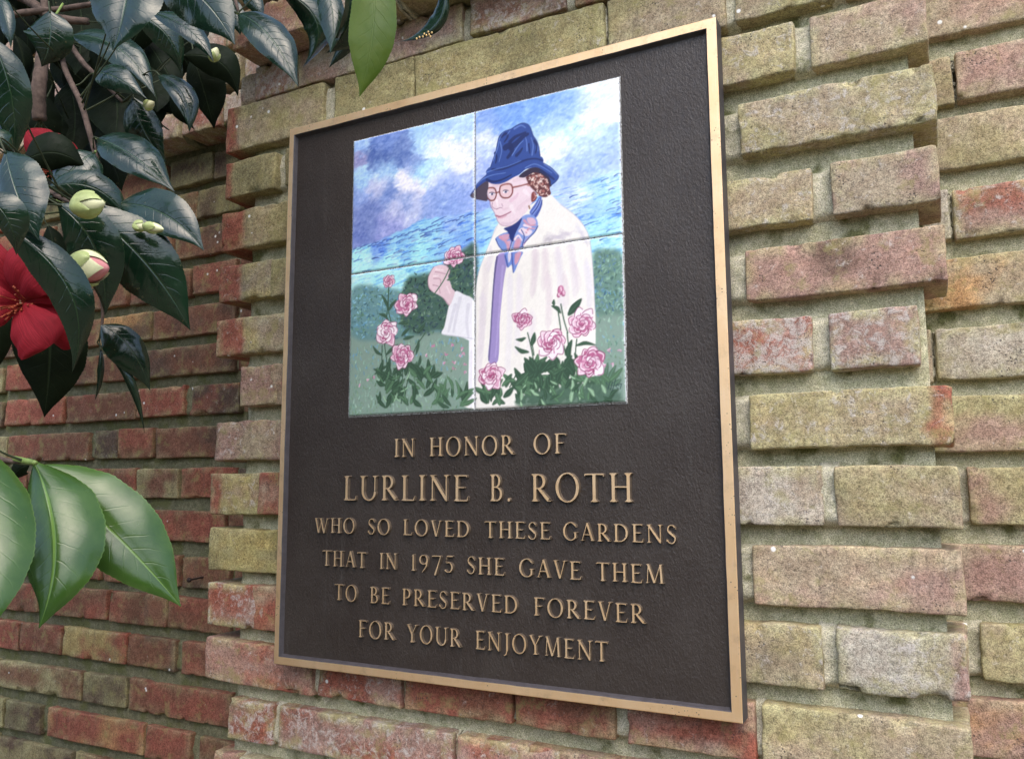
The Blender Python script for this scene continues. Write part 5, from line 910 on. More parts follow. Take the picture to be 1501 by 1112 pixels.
 ["S",[215,150,135],[[245.1,107.5],[261.5,107.1]],0.6,0.5,0.8],["P",[150,72,70],[[269.6,120.6],[273.3,118.5],[276.9,124.6],[274.6,129.7],[269.5,130.2]],0.5,1,1],
 ["S",[225,170,165],[[273.2,120.5],[274.7,125.6],[271.7,128.5]],1.2,0.6,0.8],["S",[150,95,60],[[266.0,135.1],[267.2,138.7]],1.6,1,1],
 ["P",[118,62,62],[[261.6,95.8],[267.6,91.3],[276.5,90.2],[285.2,94.6],[292.4,101.4],[295.9,110.2],[293.6,117.9],[295.0,124.9],[288.4,127.9],[280.5,125.2],[274.7,118.7],[267.4,110.6],[263.8,103.1]],0.6,1,1],["S",[225,180,165],[[283.4,112.3],[281.6,111.7],[280.8,110.3],[281.5,109.3]],1.3,0.7,0.95],
 ["S",[190,120,110],[[281.0,104.1],[280.4,104.9],[279.0,104.9],[278.0,104.1]],1.3,0.7,0.95],["S",[190,120,110],[[274.1,103.2],[272.7,104.1],[270.7,103.7],[269.5,102.4]],1.3,0.7,0.95],
 ["S",[240,215,205],[[281.7,100.1],[280.8,99.0],[281.2,98.0],[282.5,97.8]],1.3,0.7,0.95],["S",[240,215,205],[[285.2,123.2],[284.2,124.2],[282.4,124.0],[281.3,122.9]],1.3,0.7,0.95],
 ["S",[225,180,165],[[276.9,112.7],[276.1,111.5],[276.7,110.6],[278.0,110.5]],1.3,0.7,0.95],["S",[225,180,165],[[284.3,109.9],[285.0,110.7],[284.7,111.4],[283.9,111.6]],1.3,0.7,0.95],
 ["S",[240,215,205],[[290.1,117.8],[291.5,118.6],[291.7,119.8],[290.8,120.5]],1.3,0.7,0.95],["S",[225,180,165],[[269.3,107.3],[270.1,108.2],[269.7,109.0],[268.8,109.2]],1.3,0.7,0.95],
 ["S",[190,120,110],[[288.8,110.9],[288.2,109.8],[288.9,109.0],[290.2,109.0]],1.3,0.7,0.95],["S",[225,180,165],[[273.9,110.9],[272.3,109.9],[272.1,108.4],[273.2,107.7]],1.3,0.7,0.95],
 ["S",[225,180,165],[[283.3,124.2],[284.0,123.2],[285.4,123.2],[286.5,124.0]],1.3,0.7,0.95],["S",[225,180,165],[[282.5,106.4],[282.1,107.1],[281.1,107.2],[280.2,106.7]],1.3,0.7,0.95],
 ["S",[250,235,225],[[281.6,121.0],[280.6,119.8],[281.1,118.6],[282.6,118.3]],1.3,0.7,0.95],["S",[190,120,110],[[273.4,100.5],[273.5,101.4],[272.5,101.8],[271.5,101.5]],1.3,0.7,0.95],
 ["S",[225,180,165],[[274.7,113.1],[276.6,113.4],[277.8,114.8],[277.5,116.0]],1.3,0.7,0.95],["S",[250,235,225],[[278.3,122.8],[277.9,124.0],[276.5,124.3],[275.2,123.6]],1.3,0.7,0.95],
 ["S",[225,180,165],[[279.0,109.0],[277.3,108.1],[276.8,106.6],[277.8,105.7]],1.3,0.7,0.95],["S",[240,215,205],[[279.2,109.9],[279.0,108.5],[280.2,107.8],[281.8,108.1]],1.3,0.7,0.95],
 ["S",[190,120,110],[[288.5,101.8],[287.4,101.1],[287.2,100.1],[287.9,99.6]],1.3,0.7,0.95],["S",[225,180,165],[[273.6,105.8],[274.1,107.1],[273.3,108.0],[271.8,108.0]],1.3,0.7,0.95],
 ["S",[190,120,110],[[291.0,119.2],[291.4,118.4],[292.6,118.3],[293.5,118.8]],1.3,0.7,0.95],["S",[250,235,225],[[267.2,99.6],[268.2,101.0],[267.6,102.1],[266.1,102.3]],1.3,0.7,0.95],
 ["S",[250,235,225],[[280.1,108.1],[281.7,107.5],[283.5,108.3],[284.2,109.5]],1.3,0.7,0.95],["S",[250,235,225],[[275.7,99.2],[277.0,99.6],[277.5,100.6],[277.0,101.3]],1.3,0.7,0.95],
 ["S",[190,120,110],[[281.8,119.7],[282.9,119.3],[284.1,119.8],[284.5,120.7]],1.3,0.7,0.95],["S",[190,120,110],[[286.9,120.8],[285.8,120.8],[284.9,120.2],[284.8,119.4]],1.3,0.7,0.95],
 ["S",[240,215,205],[[266.7,96.3],[266.9,95.5],[267.9,95.2],[268.9,95.6]],1.3,0.7,0.95],["S",[190,120,110],[[282.1,101.1],[283.0,100.5],[284.3,100.8],[285.1,101.6]],1.3,0.7,0.95],
 ["S",[225,180,165],[[290.7,117.3],[288.9,116.9],[287.7,115.6],[288.1,114.4]],1.3,0.7,0.95],["S",[240,215,205],[[286.9,113.7],[285.7,114.5],[284.0,114.1],[283.0,113.0]],1.3,0.7,0.95],
 ["S",[225,180,165],[[286.1,99.3],[286.4,98.5],[287.4,98.4],[288.2,98.8]],1.3,0.7,0.95],["S",[240,215,205],[[290.8,105.5],[290.5,106.6],[289.0,106.9],[287.7,106.2]],1.3,0.7,0.95],
 ["S",[190,120,110],[[271.8,98.6],[273.8,99.4],[274.5,101.0],[273.7,102.0]],1.3,0.7,0.95],["S",[250,235,225],[[290.3,101.4],[291.6,101.1],[293.0,101.8],[293.4,102.9]],1.3,0.7,0.95],
 ["S",[225,180,165],[[291.6,106.6],[293.1,107.1],[293.9,108.2],[293.4,109.1]],1.3,0.7,0.95],["S",[240,215,205],[[291.4,110.6],[290.1,109.2],[290.5,107.8],[292.1,107.4]],1.3,0.7,0.95],
 ["S",[190,120,110],[[287.8,115.0],[289.6,114.8],[291.1,115.8],[291.3,117.1]],1.3,0.7,0.95],["S",[190,120,110],[[278.4,120.7],[280.1,121.0],[281.2,122.3],[280.9,123.3]],1.3,0.7,0.95],
 ["S",[240,215,205],[[278.5,108.2],[278.3,107.3],[279.2,106.7],[280.3,107.0]],1.3,0.7,0.95],["S",[190,120,110],[[283.5,100.9],[282.2,99.9],[282.1,98.7],[283.1,98.1]],1.3,0.7,0.95],
 ["S",[190,120,110],[[285.5,111.8],[284.2,111.2],[283.8,110.1],[284.4,109.4]],1.3,0.7,0.95],["S",[225,180,165],[[284.3,100.6],[282.9,100.4],[282.0,99.4],[282.2,98.5]],1.3,0.7,0.95],
 ["S",[250,235,225],[[287.0,113.8],[288.4,114.7],[288.7,116.0],[287.8,116.7]],1.3,0.7,0.95],["S",[240,215,205],[[277.0,111.7],[278.2,113.1],[277.7,114.5],[276.1,114.8]],1.3,0.7,0.95],
 ["S",[240,215,205],[[271.3,100.4],[271.9,101.7],[270.9,102.6],[269.3,102.5]],1.3,0.7,0.95],["S",[190,120,110],[[280.0,101.4],[278.6,100.1],[278.9,98.7],[280.3,98.2]],1.3,0.7,0.95],
 ["S",[250,235,225],[[293.1,126.8],[291.7,126.7],[290.8,125.7],[290.9,124.8]],1.3,0.7,0.95],["S",[240,215,205],[[276.1,113.1],[275.0,112.8],[274.4,112.0],[274.6,111.4]],1.3,0.7,0.95],
 ["S",[225,180,165],[[275.1,102.6],[275.7,103.5],[275.2,104.3],[274.2,104.3]],1.3,0.7,0.95],["S",[190,120,110],[[284.0,103.3],[283.7,102.2],[284.6,101.6],[285.8,101.8]],1.3,0.7,0.95],
 ["S",[250,235,225],[[283.2,106.7],[281.8,106.5],[280.9,105.5],[281.1,104.6]],1.3,0.7,0.95],["S",[250,235,225],[[269.8,103.9],[271.6,103.7],[273.2,104.8],[273.4,106.1]],1.3,0.7,0.95],
 ["S",[190,120,110],[[267.6,108.9],[266.5,109.7],[264.9,109.4],[264.0,108.4]],1.3,0.7,0.95],["S",[250,235,225],[[270.8,96.0],[271.6,95.5],[272.7,95.8],[273.3,96.5]],1.3,0.7,0.95],
 ["S",[190,120,110],[[272.0,106.0],[271.4,106.7],[270.3,106.6],[269.4,106.0]],1.3,0.7,0.95],["S",[225,180,165],[[280.7,100.3],[279.3,100.0],[278.5,99.0],[278.8,98.1]],1.3,0.7,0.95],
 ["S",[240,215,205],[[289.4,122.8],[289.7,123.6],[289.1,124.1],[288.2,124.1]],1.3,0.7,0.95],["S",[190,120,110],[[286.4,119.5],[285.3,119.2],[284.7,118.5],[285.0,117.8]],1.3,0.7,0.95],
 ["S",[250,235,225],[[277.5,119.1],[276.8,118.1],[277.3,117.3],[278.3,117.2]],1.3,0.7,0.95],["S",[250,235,225],[[285.6,104.6],[284.0,104.9],[282.3,104.1],[281.8,102.8]],1.3,0.7,0.95],
 ["S",[190,120,110],[[274.6,98.6],[273.6,99.3],[272.1,99.0],[271.2,98.1]],1.3,0.7,0.95],["S",[190,120,110],[[271.4,98.3],[271.4,99.5],[270.1,100.0],[268.7,99.5]],1.3,0.7,0.95],
 ["S",[250,235,225],[[272.5,101.1],[272.3,102.1],[271.0,102.4],[269.8,101.9]],1.3,0.7,0.95],["S",[225,180,165],[[289.8,105.4],[288.9,106.0],[287.6,105.7],[286.8,104.9]],1.3,0.7,0.95],
 ["S",[235,215,215],[[258.6,98.0],[261.3,95.7]],0.8,0.5,0.9],["S",[235,215,215],[[252.7,96.9],[255.4,94.6]],0.8,0.5,0.9],
 ["S",[235,215,215],[[261.6,98.5],[264.3,96.2]],0.8,0.5,0.9],["P",[92,78,96],[[184.6,108.1],[190.2,102.0],[197.3,96.8],[209.1,91.8],[210.6,100.6],[208.6,110.1],[209.0,118.9],[198.9,116.4],[189.4,112.8]],0.4,1,1],
 ["P",[66,50,76],[[252.7,95.8],[261.7,90.2],[275.0,87.9],[288.1,95.1],[295.9,104.8],[296.5,114.4],[293.6,115.2],[290.9,106.6],[282.2,98.2],[273.5,94.5],[266.1,96.6],[259.4,98.4]],0.5,1,1],["P",[56,86,168],[[186.5,106.3],[192.5,97.4],[200.4,90.3],[207.5,85.8],[207.2,80.8],[213.0,76.6],[222.3,78.7],[237.7,77.3],[255.8,74.5],[270.7,73.9],[282.5,76.5],[285.9,81.3],[286.2,85.4],[295.4,92.4],[303.8,102.1],[305.5,106.2],[301.6,111.2],[295.8,114.2],[294.5,107.2],[288.1,97.2],[280.8,91.0],[273.5,88.3],[261.7,88.8],[254.2,93.0],[245.1,95.8],[234.5,99.5],[223.8,100.4],[214.5,97.9],[207.5,93.7],[197.3,98.2],[191.0,102.8]],0.4,1,1],
 ["P",[58,88,168],[[213.5,77.7],[216.4,69.0],[220.8,58.5],[223.2,47.6],[226.3,39.0],[233.0,34.7],[242.5,33.4],[250.1,30.5],[256.1,29.2],[261.4,30.1],[266.6,33.7],[269.8,39.6],[272.4,47.8],[277.1,55.8],[280.2,64.7],[281.3,71.8],[281.0,76.2],[267.8,74.7],[252.8,74.9],[237.7,78.0],[222.3,78.7]],0.4,1,1],["S",[36,50,112],[[220.0,59.8],[222.3,65.9],[220.8,72.7]],3.2,1.6,0.85],
 ["S",[36,50,112],[[229.4,40.3],[234.8,37.9],[237.8,42.1],[233.2,48.2]],4,2.0,0.85],["S",[36,50,112],[[240.9,49.8],[247.0,45.4],[253.0,43.8],[262.1,42.2]],5,2.5,0.85],
 ["S",[36,50,112],[[234.7,55.6],[240.8,54.0],[243.8,61.7],[237.7,68.9]],8,4.0,0.85],["S",[36,50,112],[[242.3,57.1],[249.9,53.0],[257.5,47.5],[265.0,44.9]],8,4.0,0.85],
 ["S",[36,50,112],[[249.8,68.5],[254.4,65.1],[257.4,61.5]],4.5,2.25,0.85],["S",[36,50,112],[[273.9,55.1],[277.5,62.8],[275.2,70.6]],3,1.5,0.85],
 ["S",[36,50,112],[[266.4,57.8],[267.8,69.2]],2.5,1.25,0.85],["S",[36,50,112],[[216.1,80.3],[230.0,82.2],[245.2,80.2],[261.8,77.0],[275.1,77.8],[284.6,82.1]],3,1.5,0.85],
 ["S",[36,50,112],[[208.3,91.7],[217.6,96.2],[229.9,95.6],[242.1,92.2]],3.2,1.6,0.85],["S",[36,50,112],[[282.3,94.0],[293.8,103.0],[299.5,108.1]],3.5,1.75,0.85],
 ["S",[120,152,224],[[217.4,69.2],[223.9,53.4],[225.8,43.9],[231.7,35.8]],1.3,0.65,0.75],["S",[120,152,224],[[227.0,47.0],[229.3,58.8],[225.4,72.2]],1.6,0.8,0.75],
 ["S",[120,152,224],[[243.8,67.3],[252.9,56.4],[259.0,52.1]],1.5,0.75,0.75],["S",[120,152,224],[[247.0,34.1],[256.1,31.8],[262.1,35.9]],2.2,1.1,0.75],
 ["S",[120,152,224],[[264.1,65.7],[263.5,54.4],[262.0,48.5]],1.5,0.75,0.75],["S",[120,152,224],[[270.7,72.5],[272.3,60.3],[269.5,50.0]],1.6,0.8,0.75],
 ["S",[120,152,224],[[278.9,68.6],[278.2,61.5]],1,0.5,0.75],["S",[120,152,224],[[208.3,82.4],[222.3,80.8],[237.6,80.1],[255.8,76.6]],1.3,0.65,0.75],
 ["S",[120,152,224],[[192.5,97.4],[202.0,90.5],[216.1,87.4],[234.6,88.0]],1.6,0.8,0.75],["S",[120,152,224],[[261.7,86.8],[273.6,84.2],[285.2,90.5],[296.7,99.5]],1.4,0.7,0.75],
 ["S",[120,152,224],[[286.7,86.6],[296.8,95.4],[303.1,103.3]],1.2,0.6,0.75],["S",[120,152,224],[[240.9,35.6],[236.3,40.3]],1.2,0.6,0.75],
 ["S",[30,45,105],[[213.5,77.7],[216.4,69.0],[220.8,58.5],[223.2,47.6],[226.3,39.0],[233.0,34.7],[242.5,33.4],[250.1,30.5],[256.1,29.2],[261.4,30.1],[266.6,33.7],[269.8,39.6],[272.4,47.8],[277.1,55.8],[280.2,64.7],[281.3,76.0]],0.6,0.6,0.7],["S",[30,45,105],[[286.2,85.4],[295.4,92.4],[303.8,102.1],[305.5,106.2],[301.6,111.2],[295.8,114.2]],0.6,0.6,0.7],
 ["S",[30,45,105],[[184.6,108.1],[192.5,97.4],[200.4,90.3],[207.5,85.8]],0.6,0.6,0.7],["S",[66,98,74],[[64.2,341.2],[61.2,312.2],[57.2,287.0]],1.3,1.0,1],
 ["S",[66,98,74],[[57.2,287.0],[62.1,216.0],[60.9,207.4]],1.3,1.0,1],["S",[66,98,74],[[89.1,358.9],[100.5,302.8],[119.5,275.8]],1.3,1.0,1],
 ["S",[66,98,74],[[62.0,211.8],[62.5,241.4],[67.8,258.7]],1.3,1.0,1],["S",[66,98,74],[[84.2,362.7],[86.1,318.0]],1.3,1.0,1],
 ["S",[66,98,74],[[53.2,286.6],[52.9,324.1]],1.3,1.0,1],["L",[51.0,219.0],[62.5,241.4],8,[66,98,74]],
 ["L",[62.5,241.4],[74.9,228.0],8,[66,98,74]],["L",[47.3,244.1],[62.7,254.0],8,[66,98,74]],
 ["L",[92.7,261.0],[77.8,259.6],8,[66,98,74]],["L",[53.4,299.2],[37.9,285.4],8,[66,98,74]],
 ["L",[58.5,299.6],[78.2,286.6],8,[66,98,74]],["L",[63.7,312.4],[41.2,323.3],8,[66,98,74]],
 ["L",[107.4,274.7],[119.3,263.6],8,[66,98,74]],["L",[109.9,283.1],[105.3,303.1],8,[66,98,74]],
 ["L",[112.6,303.7],[107.9,319.6],8,[66,98,74]],["L",[83.0,276.7],[95.2,267.5],8,[66,98,74]],
 ["L",[85.6,281.0],[102.6,278.4],8,[66,98,74]],["C",43.7,132.1,323.5,369.0,60,17.5,28.5,[[66,98,74],[66,98,74],[94,132,98],[80,114,86]],3.8],
 ["C",136.6,177.9,349.4,371.9,20,16.1,29.9,[[66,98,74],[94,132,98]],3.4],["C",53.9,127.4,324.1,364.8,14,11.5,18.4,[[150,185,150],[94,132,98]],1.3],
 ["S",[66,98,74],[[263.0,288.6],[268.7,311.8],[272.6,338.4]],1.2,1.1,1],["S",[66,98,74],[[268.0,296.6],[271.1,315.8]],1.2,1.1,1],
 ["S",[66,98,74],[[306.1,258.8],[309.8,277.9],[314.4,293.2]],1.2,1.1,1],["S",[66,98,74],[[309.4,307.6],[311.2,318.8]],1.2,1.1,1],
 ["S",[66,98,74],[[302.7,267.8],[305.7,288.7]],1.2,1.1,1],["S",[66,98,74],[[325.3,301.6],[323.1,319.7]],1.2,1.1,1],
 ["S",[66,98,74],[[313.6,293.1],[317.0,330.3]],1.2,1.1,1],["S",[66,98,74],[[295.2,317.6],[295.0,332.5]],1.2,1.1,1],
 ["S",[66,98,74],[[247.6,336.8],[239.0,351.4]],1.2,1.1,1],["S",[250,246,244],[[310.3,244.2],[314.8,267.2]],2,1,0.2],
 ["L",[314.7,272.8],[332.0,254.9],17,[66,98,74]],["L",[305.9,269.3],[293.9,259.4],9,[66,98,74]],
 ["L",[297.2,259.7],[297.3,252.2],7,[66,98,74]],["L",[267.9,304.2],[272.2,288.7],12,[66,98,74]],
 ["L",[260.5,294.1],[247.0,294.9],8,[66,98,74]],["L",[264.5,311.5],[245.7,303.2],10,[66,98,74]],
 ["L",[323.3,308.7],[348.5,310.1],8,[66,98,74]],["L",[315.1,326.5],[319.4,301.1],14,[66,98,74]],
 ["C",245.5,331.9,332.8,374.8,110,16.1,28.5,[[66,98,74],[66,98,74],[66,98,74],[94,132,98],[78,112,84]],4.6],["C",200.1,234.6,349.1,373.1,26,13.8,25.3,[[66,98,74],[94,132,98],[78,112,84]],3.8],
 ["C",332.3,366.1,351.4,376.5,40,13.8,27.6,[[66,98,74],[94,132,98],[95,130,105]],3.8],["C",251.7,362.3,344.6,376.3,26,9.2,18.4,[[150,185,150],[94,132,98]],1.5],
 ["P",[92,124,104],[[251.6,363.4],[284.6,357.7],[332.3,353.2],[366.5,358.8],[373.6,375.1],[308.4,376.6],[251.5,374.6]],3,0.85,1],["C",251.6,369.8,355.9,378.8,36,9.2,20.7,[[66,98,74],[94,132,98],[150,185,150]],2.5],
 ["R",161.3,182.6,15.2,0],["R",91.3,236.4,17.7,0],
 ["R",59.5,269.6,20.0,0],["R",84.9,302.4,18.5,0],
 ["R",61.9,202.0,10.1,0],["R",256.4,272.7,13.4,0],
 ["R",307.1,243.8,8.0,1],["R",294.2,301.9,18.8,0],
 ["R",331.9,284.5,18.2,0],["R",341.6,329.1,19.1,0],
 ["R",214.1,335.3,18.2,0],["S",[58,80,84],[[359.8,353.0],[361.3,355.6]],0.7,0.6,0.95],
 ["S",[58,80,84],[[364.7,352.6],[361.9,360.3]],0.7,0.6,0.95],["S",[58,80,84],[[367.3,353.1],[364.9,361.5]],0.7,0.6,0.95],
 ["S",[58,80,84],[[371.1,350.2],[367.1,362.4]],0.7,0.6,0.95],["S",[58,80,84],[[372.5,356.3],[371.0,358.3]],0.7,0.6,0.95],
 ["S",[58,80,84],[[373.3,355.6],[374.7,357.8]],0.7,0.6,0.95],["S",[58,80,84],[[371.7,359.1],[373.9,360.6]],0.7,0.6,0.95],
 ["S",[58,80,84],[[375.5,355.8],[377.7,355.9]],0.7,0.6,0.95],["S",[58,80,84],[[377.7,355.9],[376.1,361.4]],0.7,0.6,0.95],
]
skyc = blobs(SKY, 9, 1); landc = blobs(LAND, 5, 11)
hx = np.array([p[0] for p in HILL]); hy = np.array([p[1] for p in HILL])
hline = np.interp(UX[:, 0], hx, hy)[:, None] + (n2(9, 9, 33) - .5) * 7
mk = sstep(-1.5, 1.5, VY - hline)[..., None]
puff = (n2(11, 7, 61, 4) - .5) * 70 + (n2(3.5, 2.4, 62, 3, -.4) - .5) * 62
skyc = skyc + puff[..., None] * np.array([1.0, .86, .52]) * .95 + 18
stre = n2(13, 1.7, 63, 4, -.16); stre2 = n2(8, 1.3, 66, 3, -.05)
landc = landc + 40 + (sstep(.57, .66, stre) * -52)[..., None] * np.array([1.0, .85, .28]) + (sstep(.50, .66, stre2) * 26)[..., None] * np.array([1, .72, .3])
IMG[:] = np.clip(skyc, 60, 253) * (1 - mk) + np.clip(landc, 50, 250) * mk
for _ in range(2600):      # loose brush marks in the sky and on the hills
    u, v = PR.uniform(0, CW), PR.uniform(0, 215); c = IMG[min(int(u * RES), NX - 1), min(int(v * RES), NY - 1)]
    a = PR.uniform(-1.1, .4); l = PR.uniform(2, 8); s = PR.uniform(-24, 22)
    strokef(np.clip(c + np.array([s, s, s * .5]), 40, 252), [(u, v), (u + l * math.cos(a), v + l * math.sin(a))], PR.uniform(1.2, 3.4), .8, .5)
for op in OPS:
    k = op[0]
    if k == 'P': polyf(*op[1:])
    elif k == 'S': strokef(op[1], op[2], op[3], op[4], op[5])
    elif k == 'R': rosef(op[1], op[2], op[3], op[4])
    elif k == 'L': leaff(op[1], op[2], op[3] * .52, op[4])
    elif k == 'H':
        for i in range(170):
            u = PR.uniform(2, CW - 2)
            if 190 < u < 300 and PR.random() < .7: continue
            top = np.interp(u, hx, hy) + 4; bot = 185 if u < 180 else 200; v = PR.uniform(top, bot)
            if v < top: continue
            l = PR.uniform(5, 17); sl = PR.uniform(-.34, .06)
            strokef(PR.choice([(60, 90, 185), (75, 110, 200), (80, 120, 205), (55, 80, 165), (175, 225, 242), (190, 230, 245), (150, 170, 225)]), [(u, v), (u + l * .5, v + sl * l * .5 - .8), (u + l, v + sl * l)], PR.uniform(.8, 2.1), .4, .75)
    elif k == 'B':
        cols, pl, n = op[1:]; q = np.array(pl); lo, hi = q.min(0), q.max(0); done = 0
        while done < n:
            u, v = PR.uniform(lo[0], hi[0]), PR.uniform(lo[1], hi[1]); c = False; j = len(pl) - 1
            for i in range(len(pl)):
                A_, B_ = pl[i], pl[j]
                if (A_[1] > v) != (B_[1] > v) and u < (B_[0] - A_[0]) * (v - A_[1]) / (B_[1] - A_[1]) + A_[0]: c = not c
                j = i
            if c: t = PR.uniform(0, 6.28); l = PR.uniform(1.5, 4.5); cc = np.array(PR.choice(cols), float) + PR.choice([-26, -12, 8, 34]); u += PR.uniform(-2.6, 2.6); v += PR.uniform(-3, 3); strokef(cc, [(u, v), (u + l * math.cos(t), v + l * math.sin(t))], PR.uniform(1.0, 2.4), .7, .8); done += .4
    elif k == 'M':
        for i in range(1500):
            u, v = PR.uniform(0, CW), PR.uniform(285, 375)
            if u > 345: v = PR.uniform(250, 375)
            elif 175 < u < 330: continue
            pal = [(120, 165, 148), (138, 182, 158), (150, 190, 162), (112, 156, 134), (165, 202, 180)] + ([(100, 165, 200), (110, 170, 215)] if v < 325 else [(110, 150, 110), (140, 175, 135)])
            strokef(np.array(PR.choice(pal), float) + PR.uniform(-24, 34), [(u, v), (u + PR.uniform(-2.5, 2.5), v - PR.uniform(1, 5))], PR.uniform(.8, 1.7), .5, .75)
    elif k == 'D':
        for i in range(3): strokef(PR.choice([(235, 165, 200), (240, 200, 220), (220, 130, 175)]), [(op[1] + PR.uniform(-2.3, 2.3), op[2] + PR.uniform(-2.3, 2.3)), (op[1] + PR.uniform(-2, 2), op[2] + PR.uniform(-2, 2))], 1.3, .9, .9)
    elif k == 'C':
        _, u0, u1, v0, v1, n, l0, l1, cols, w = op
        for i in range(n):
            u, v = PR.uniform(u0, u1), PR.uniform(v0, v1); a = -math.pi / 2 + PR.uniform(-1.25, 1.25); l = PR.uniform(l0, l1) * .85
            leaff((u, v), (u + l * math.cos(a), v + l * math.sin(a)), w * PR.uniform(1.2, 1.9), PR.choice(cols))
# brushwork and glaze variation
IMG *= (1 + (n2(1.6, 3.5, 51, 3, .5) - .5) * .045 + (n2(30, 30, 52, 2) - .5) * .04)[..., None]

IMG = IMG * .86 + IMG.mean(2, keepdims=True) * .14; IMG = 255 * (np.clip(IMG, 0, 255) / 255) ** 1.16
IMG = np.clip(IMG, 0, 252)
TX0, TX1, TZ0, TZ1 = -.1915, .1908, -.0468, .3290
SPX, SPZ = -.0008, .1430
def bilinear(u, v):
    x = np.clip(u * RES - .5, 0, NX - 1.001); y = np.clip(v * RES - .5, 0, NY - 1.001); i, j = x.astype(int), y.astype(int); fx, fy = (x - i)[..., None], (y - j)[..., None]
    return (IMG[i, j] * (1 - fx) + IMG[i + 1, j] * fx) * (1 - fy) + (IMG[i, j + 1] * (1 - fx) + IMG[i + 1, j + 1] * fx) * fy
gp = .0006
for (a, b) in ((TX0, SPX - gp), (SPX + gp, TX1)):
    for (c, d) in ((TZ0, SPZ - gp), (SPZ + gp, TZ1)):
        nx, nz = int((b - a) / .00078), int((d - c) / .00078)
        xs, zs = np.linspace(a, b, nx), np.linspace(c, d, nz); X, Z = np.meshgrid(xs, zs, indexing='ij')
        P = np.stack([X.ravel(), np.zeros(X.size), Z.ravel()], 1)
        de = np.minimum(np.minimum(X - a, b - X), np.minimum(Z - c, d - Z)).ravel()
        eb = sstep(.0022, 0, de)
        P[:, 1] = .0032 + eb * .0012 + (fbm(P * 9, 2) - .5) * .0007
        rag = (fbm(P * 500, 2) - .5) * .0014
        edge = de < .00005
        P[edge, 0] += rag[edge] * .6; P[edge, 2] += rag[edge] * .6
        col = lin(bilinear((P[:, 0] - TX0) * 1000, (TZ1 - P[:, 2]) * 1000)) * .93
        ch = sstep(.0007, .0003, de + (fbm(P * 420 + 3, 2) - .5) * .0016)[:, None]
        sp = (vnoise(P * 900) > .76)[:, None]
        col = col * (1 - ch) + np.where(sp, np.array([.10, .09, .08]), np.array([.66, .69, .74])) * ch
        F = grid_faces(nx, nz)
        # tile edges going back to the panel
        n0 = len(P); loop = [i * nz for i in range(nx)] + [(nx - 1) * nz + j for j in range(1, nz)] + [i * nz + nz - 1 for i in range(nx - 2, -1, -1)] + [j for j in range(nz - 2, 0, -1)]
        loop = np.array(loop); Bk = P[loop].copy(); Bk[:, 1] = .0085
        V = np.concatenate([P, Bk]); m = len(loop); r = np.arange(m); F2 = np.stack([loop, n0 + r, n0 + (r + 1) % m, loop[(r + 1) % m]], 1)
        V[:, 2] += .369
        me = mesh('painted_tile', V, np.concatenate([F, F2]), [MT])
        cc = np.concatenate([col, col[loop] * 0 + np.array([.3, .29, .27])]); attr_color(me, 'paint', np.concatenate([cc, np.ones((len(cc), 1))], 1))
        o = bpy.data.objects.new('painted_tile', me); COL.objects.link(o); o.parent = plaque
def strip(x0, x1, z0, z1, y):
    nx, nz = max(2, int((x1 - x0) / .0009)), max(2, int((z1 - z0) / .0009)); X, Z = np.meshgrid(np.linspace(x0, x1, nx), np.linspace(z0, z1, nz), indexing='ij')
    P = np.stack([X.ravel(), np.full(X.size, y), Z.ravel()], 1); P[:, 1] -= (fbm(P * 700, 2) - .3) * .0012; P[:, 0] += (fbm(P * 600 + 9, 2) - .5) * .0012; P[:, 2] += (fbm(P * 600 + 19, 2) - .5) * .0012 + .369
    o = bpy.data.objects.new('grout', mesh('grout', P, grid_faces(nx, nz), [MG])); COL.objects.link(o); o.parent = plaque
strip(SPX - .0011, SPX + .0011, TZ0, TZ1, .0049); strip(TX0, TX1, SPZ - .0011, SPZ + .0011, .0053)
for a in ((TX0 - .0016, TX0 + .0008, TZ0 - .0016, TZ1 + .0016), (TX1 - .0008, TX1 + .0016, TZ0 - .0016, TZ1 + .0016), (TX0, TX1, TZ0 - .0018, TZ0 + .0008), (TX0, TX1, TZ1 - .0008, TZ1 + .0014)):
    strip(*a, .0060)

# ------------------------------------------------------------------ camellia
shrub = thing('camellia_shrub', (-.75, -.55, 0), 'camellia shrub with glossy dark leaves, red blooms and buds hanging in front of the wall', 'shrub')
ML = {'d': mat_leaf('dark_leaf', (.006, .018, .009), (.010, .028, .013), .15, (.022, .045, .018), coat=0, veinmix=.12, midmix=.55),
      's': mat_leaf('glossy_leaf', (.007, .020, .012), (.012, .031, .018), .15, (.03, .055, .026), coat=0, veinmix=.12, midmix=.6),
      'g': mat_leaf('young_leaf', (.032, .078, .012), (.050, .104, .018), .21, (.11, .19, .04), coat=0, trans=.10, relief=.42, veinmix=.10, midmix=.6),
      'y': mat_leaf('backlit_leaf', (.085, .15, .012), (.12, .18, .02), .45, (.10, .15, .03), coat=.05, trans=.40, veinmix=.2, midmix=.3),  # backlight partly put into the bright base colour, partly real translucency
      'b': mat_leaf('shade_black_leaf', (.003, .006, .002), (.006, .011, .004), .60, (.018, .028, .012), coat=.0, spec=.10, veinmix=.2, midmix=.4)}  # undersides and backing leaves, deep shade put into the near-black colour
LT = np.array([0, .04, .12, .25, .42, .58, .72, .83, .91, .96, 1.0]); LWD = np.array([0.02, .26, .60, .90, 1.0, .93, .70, .42, .19, .085, 0.0])
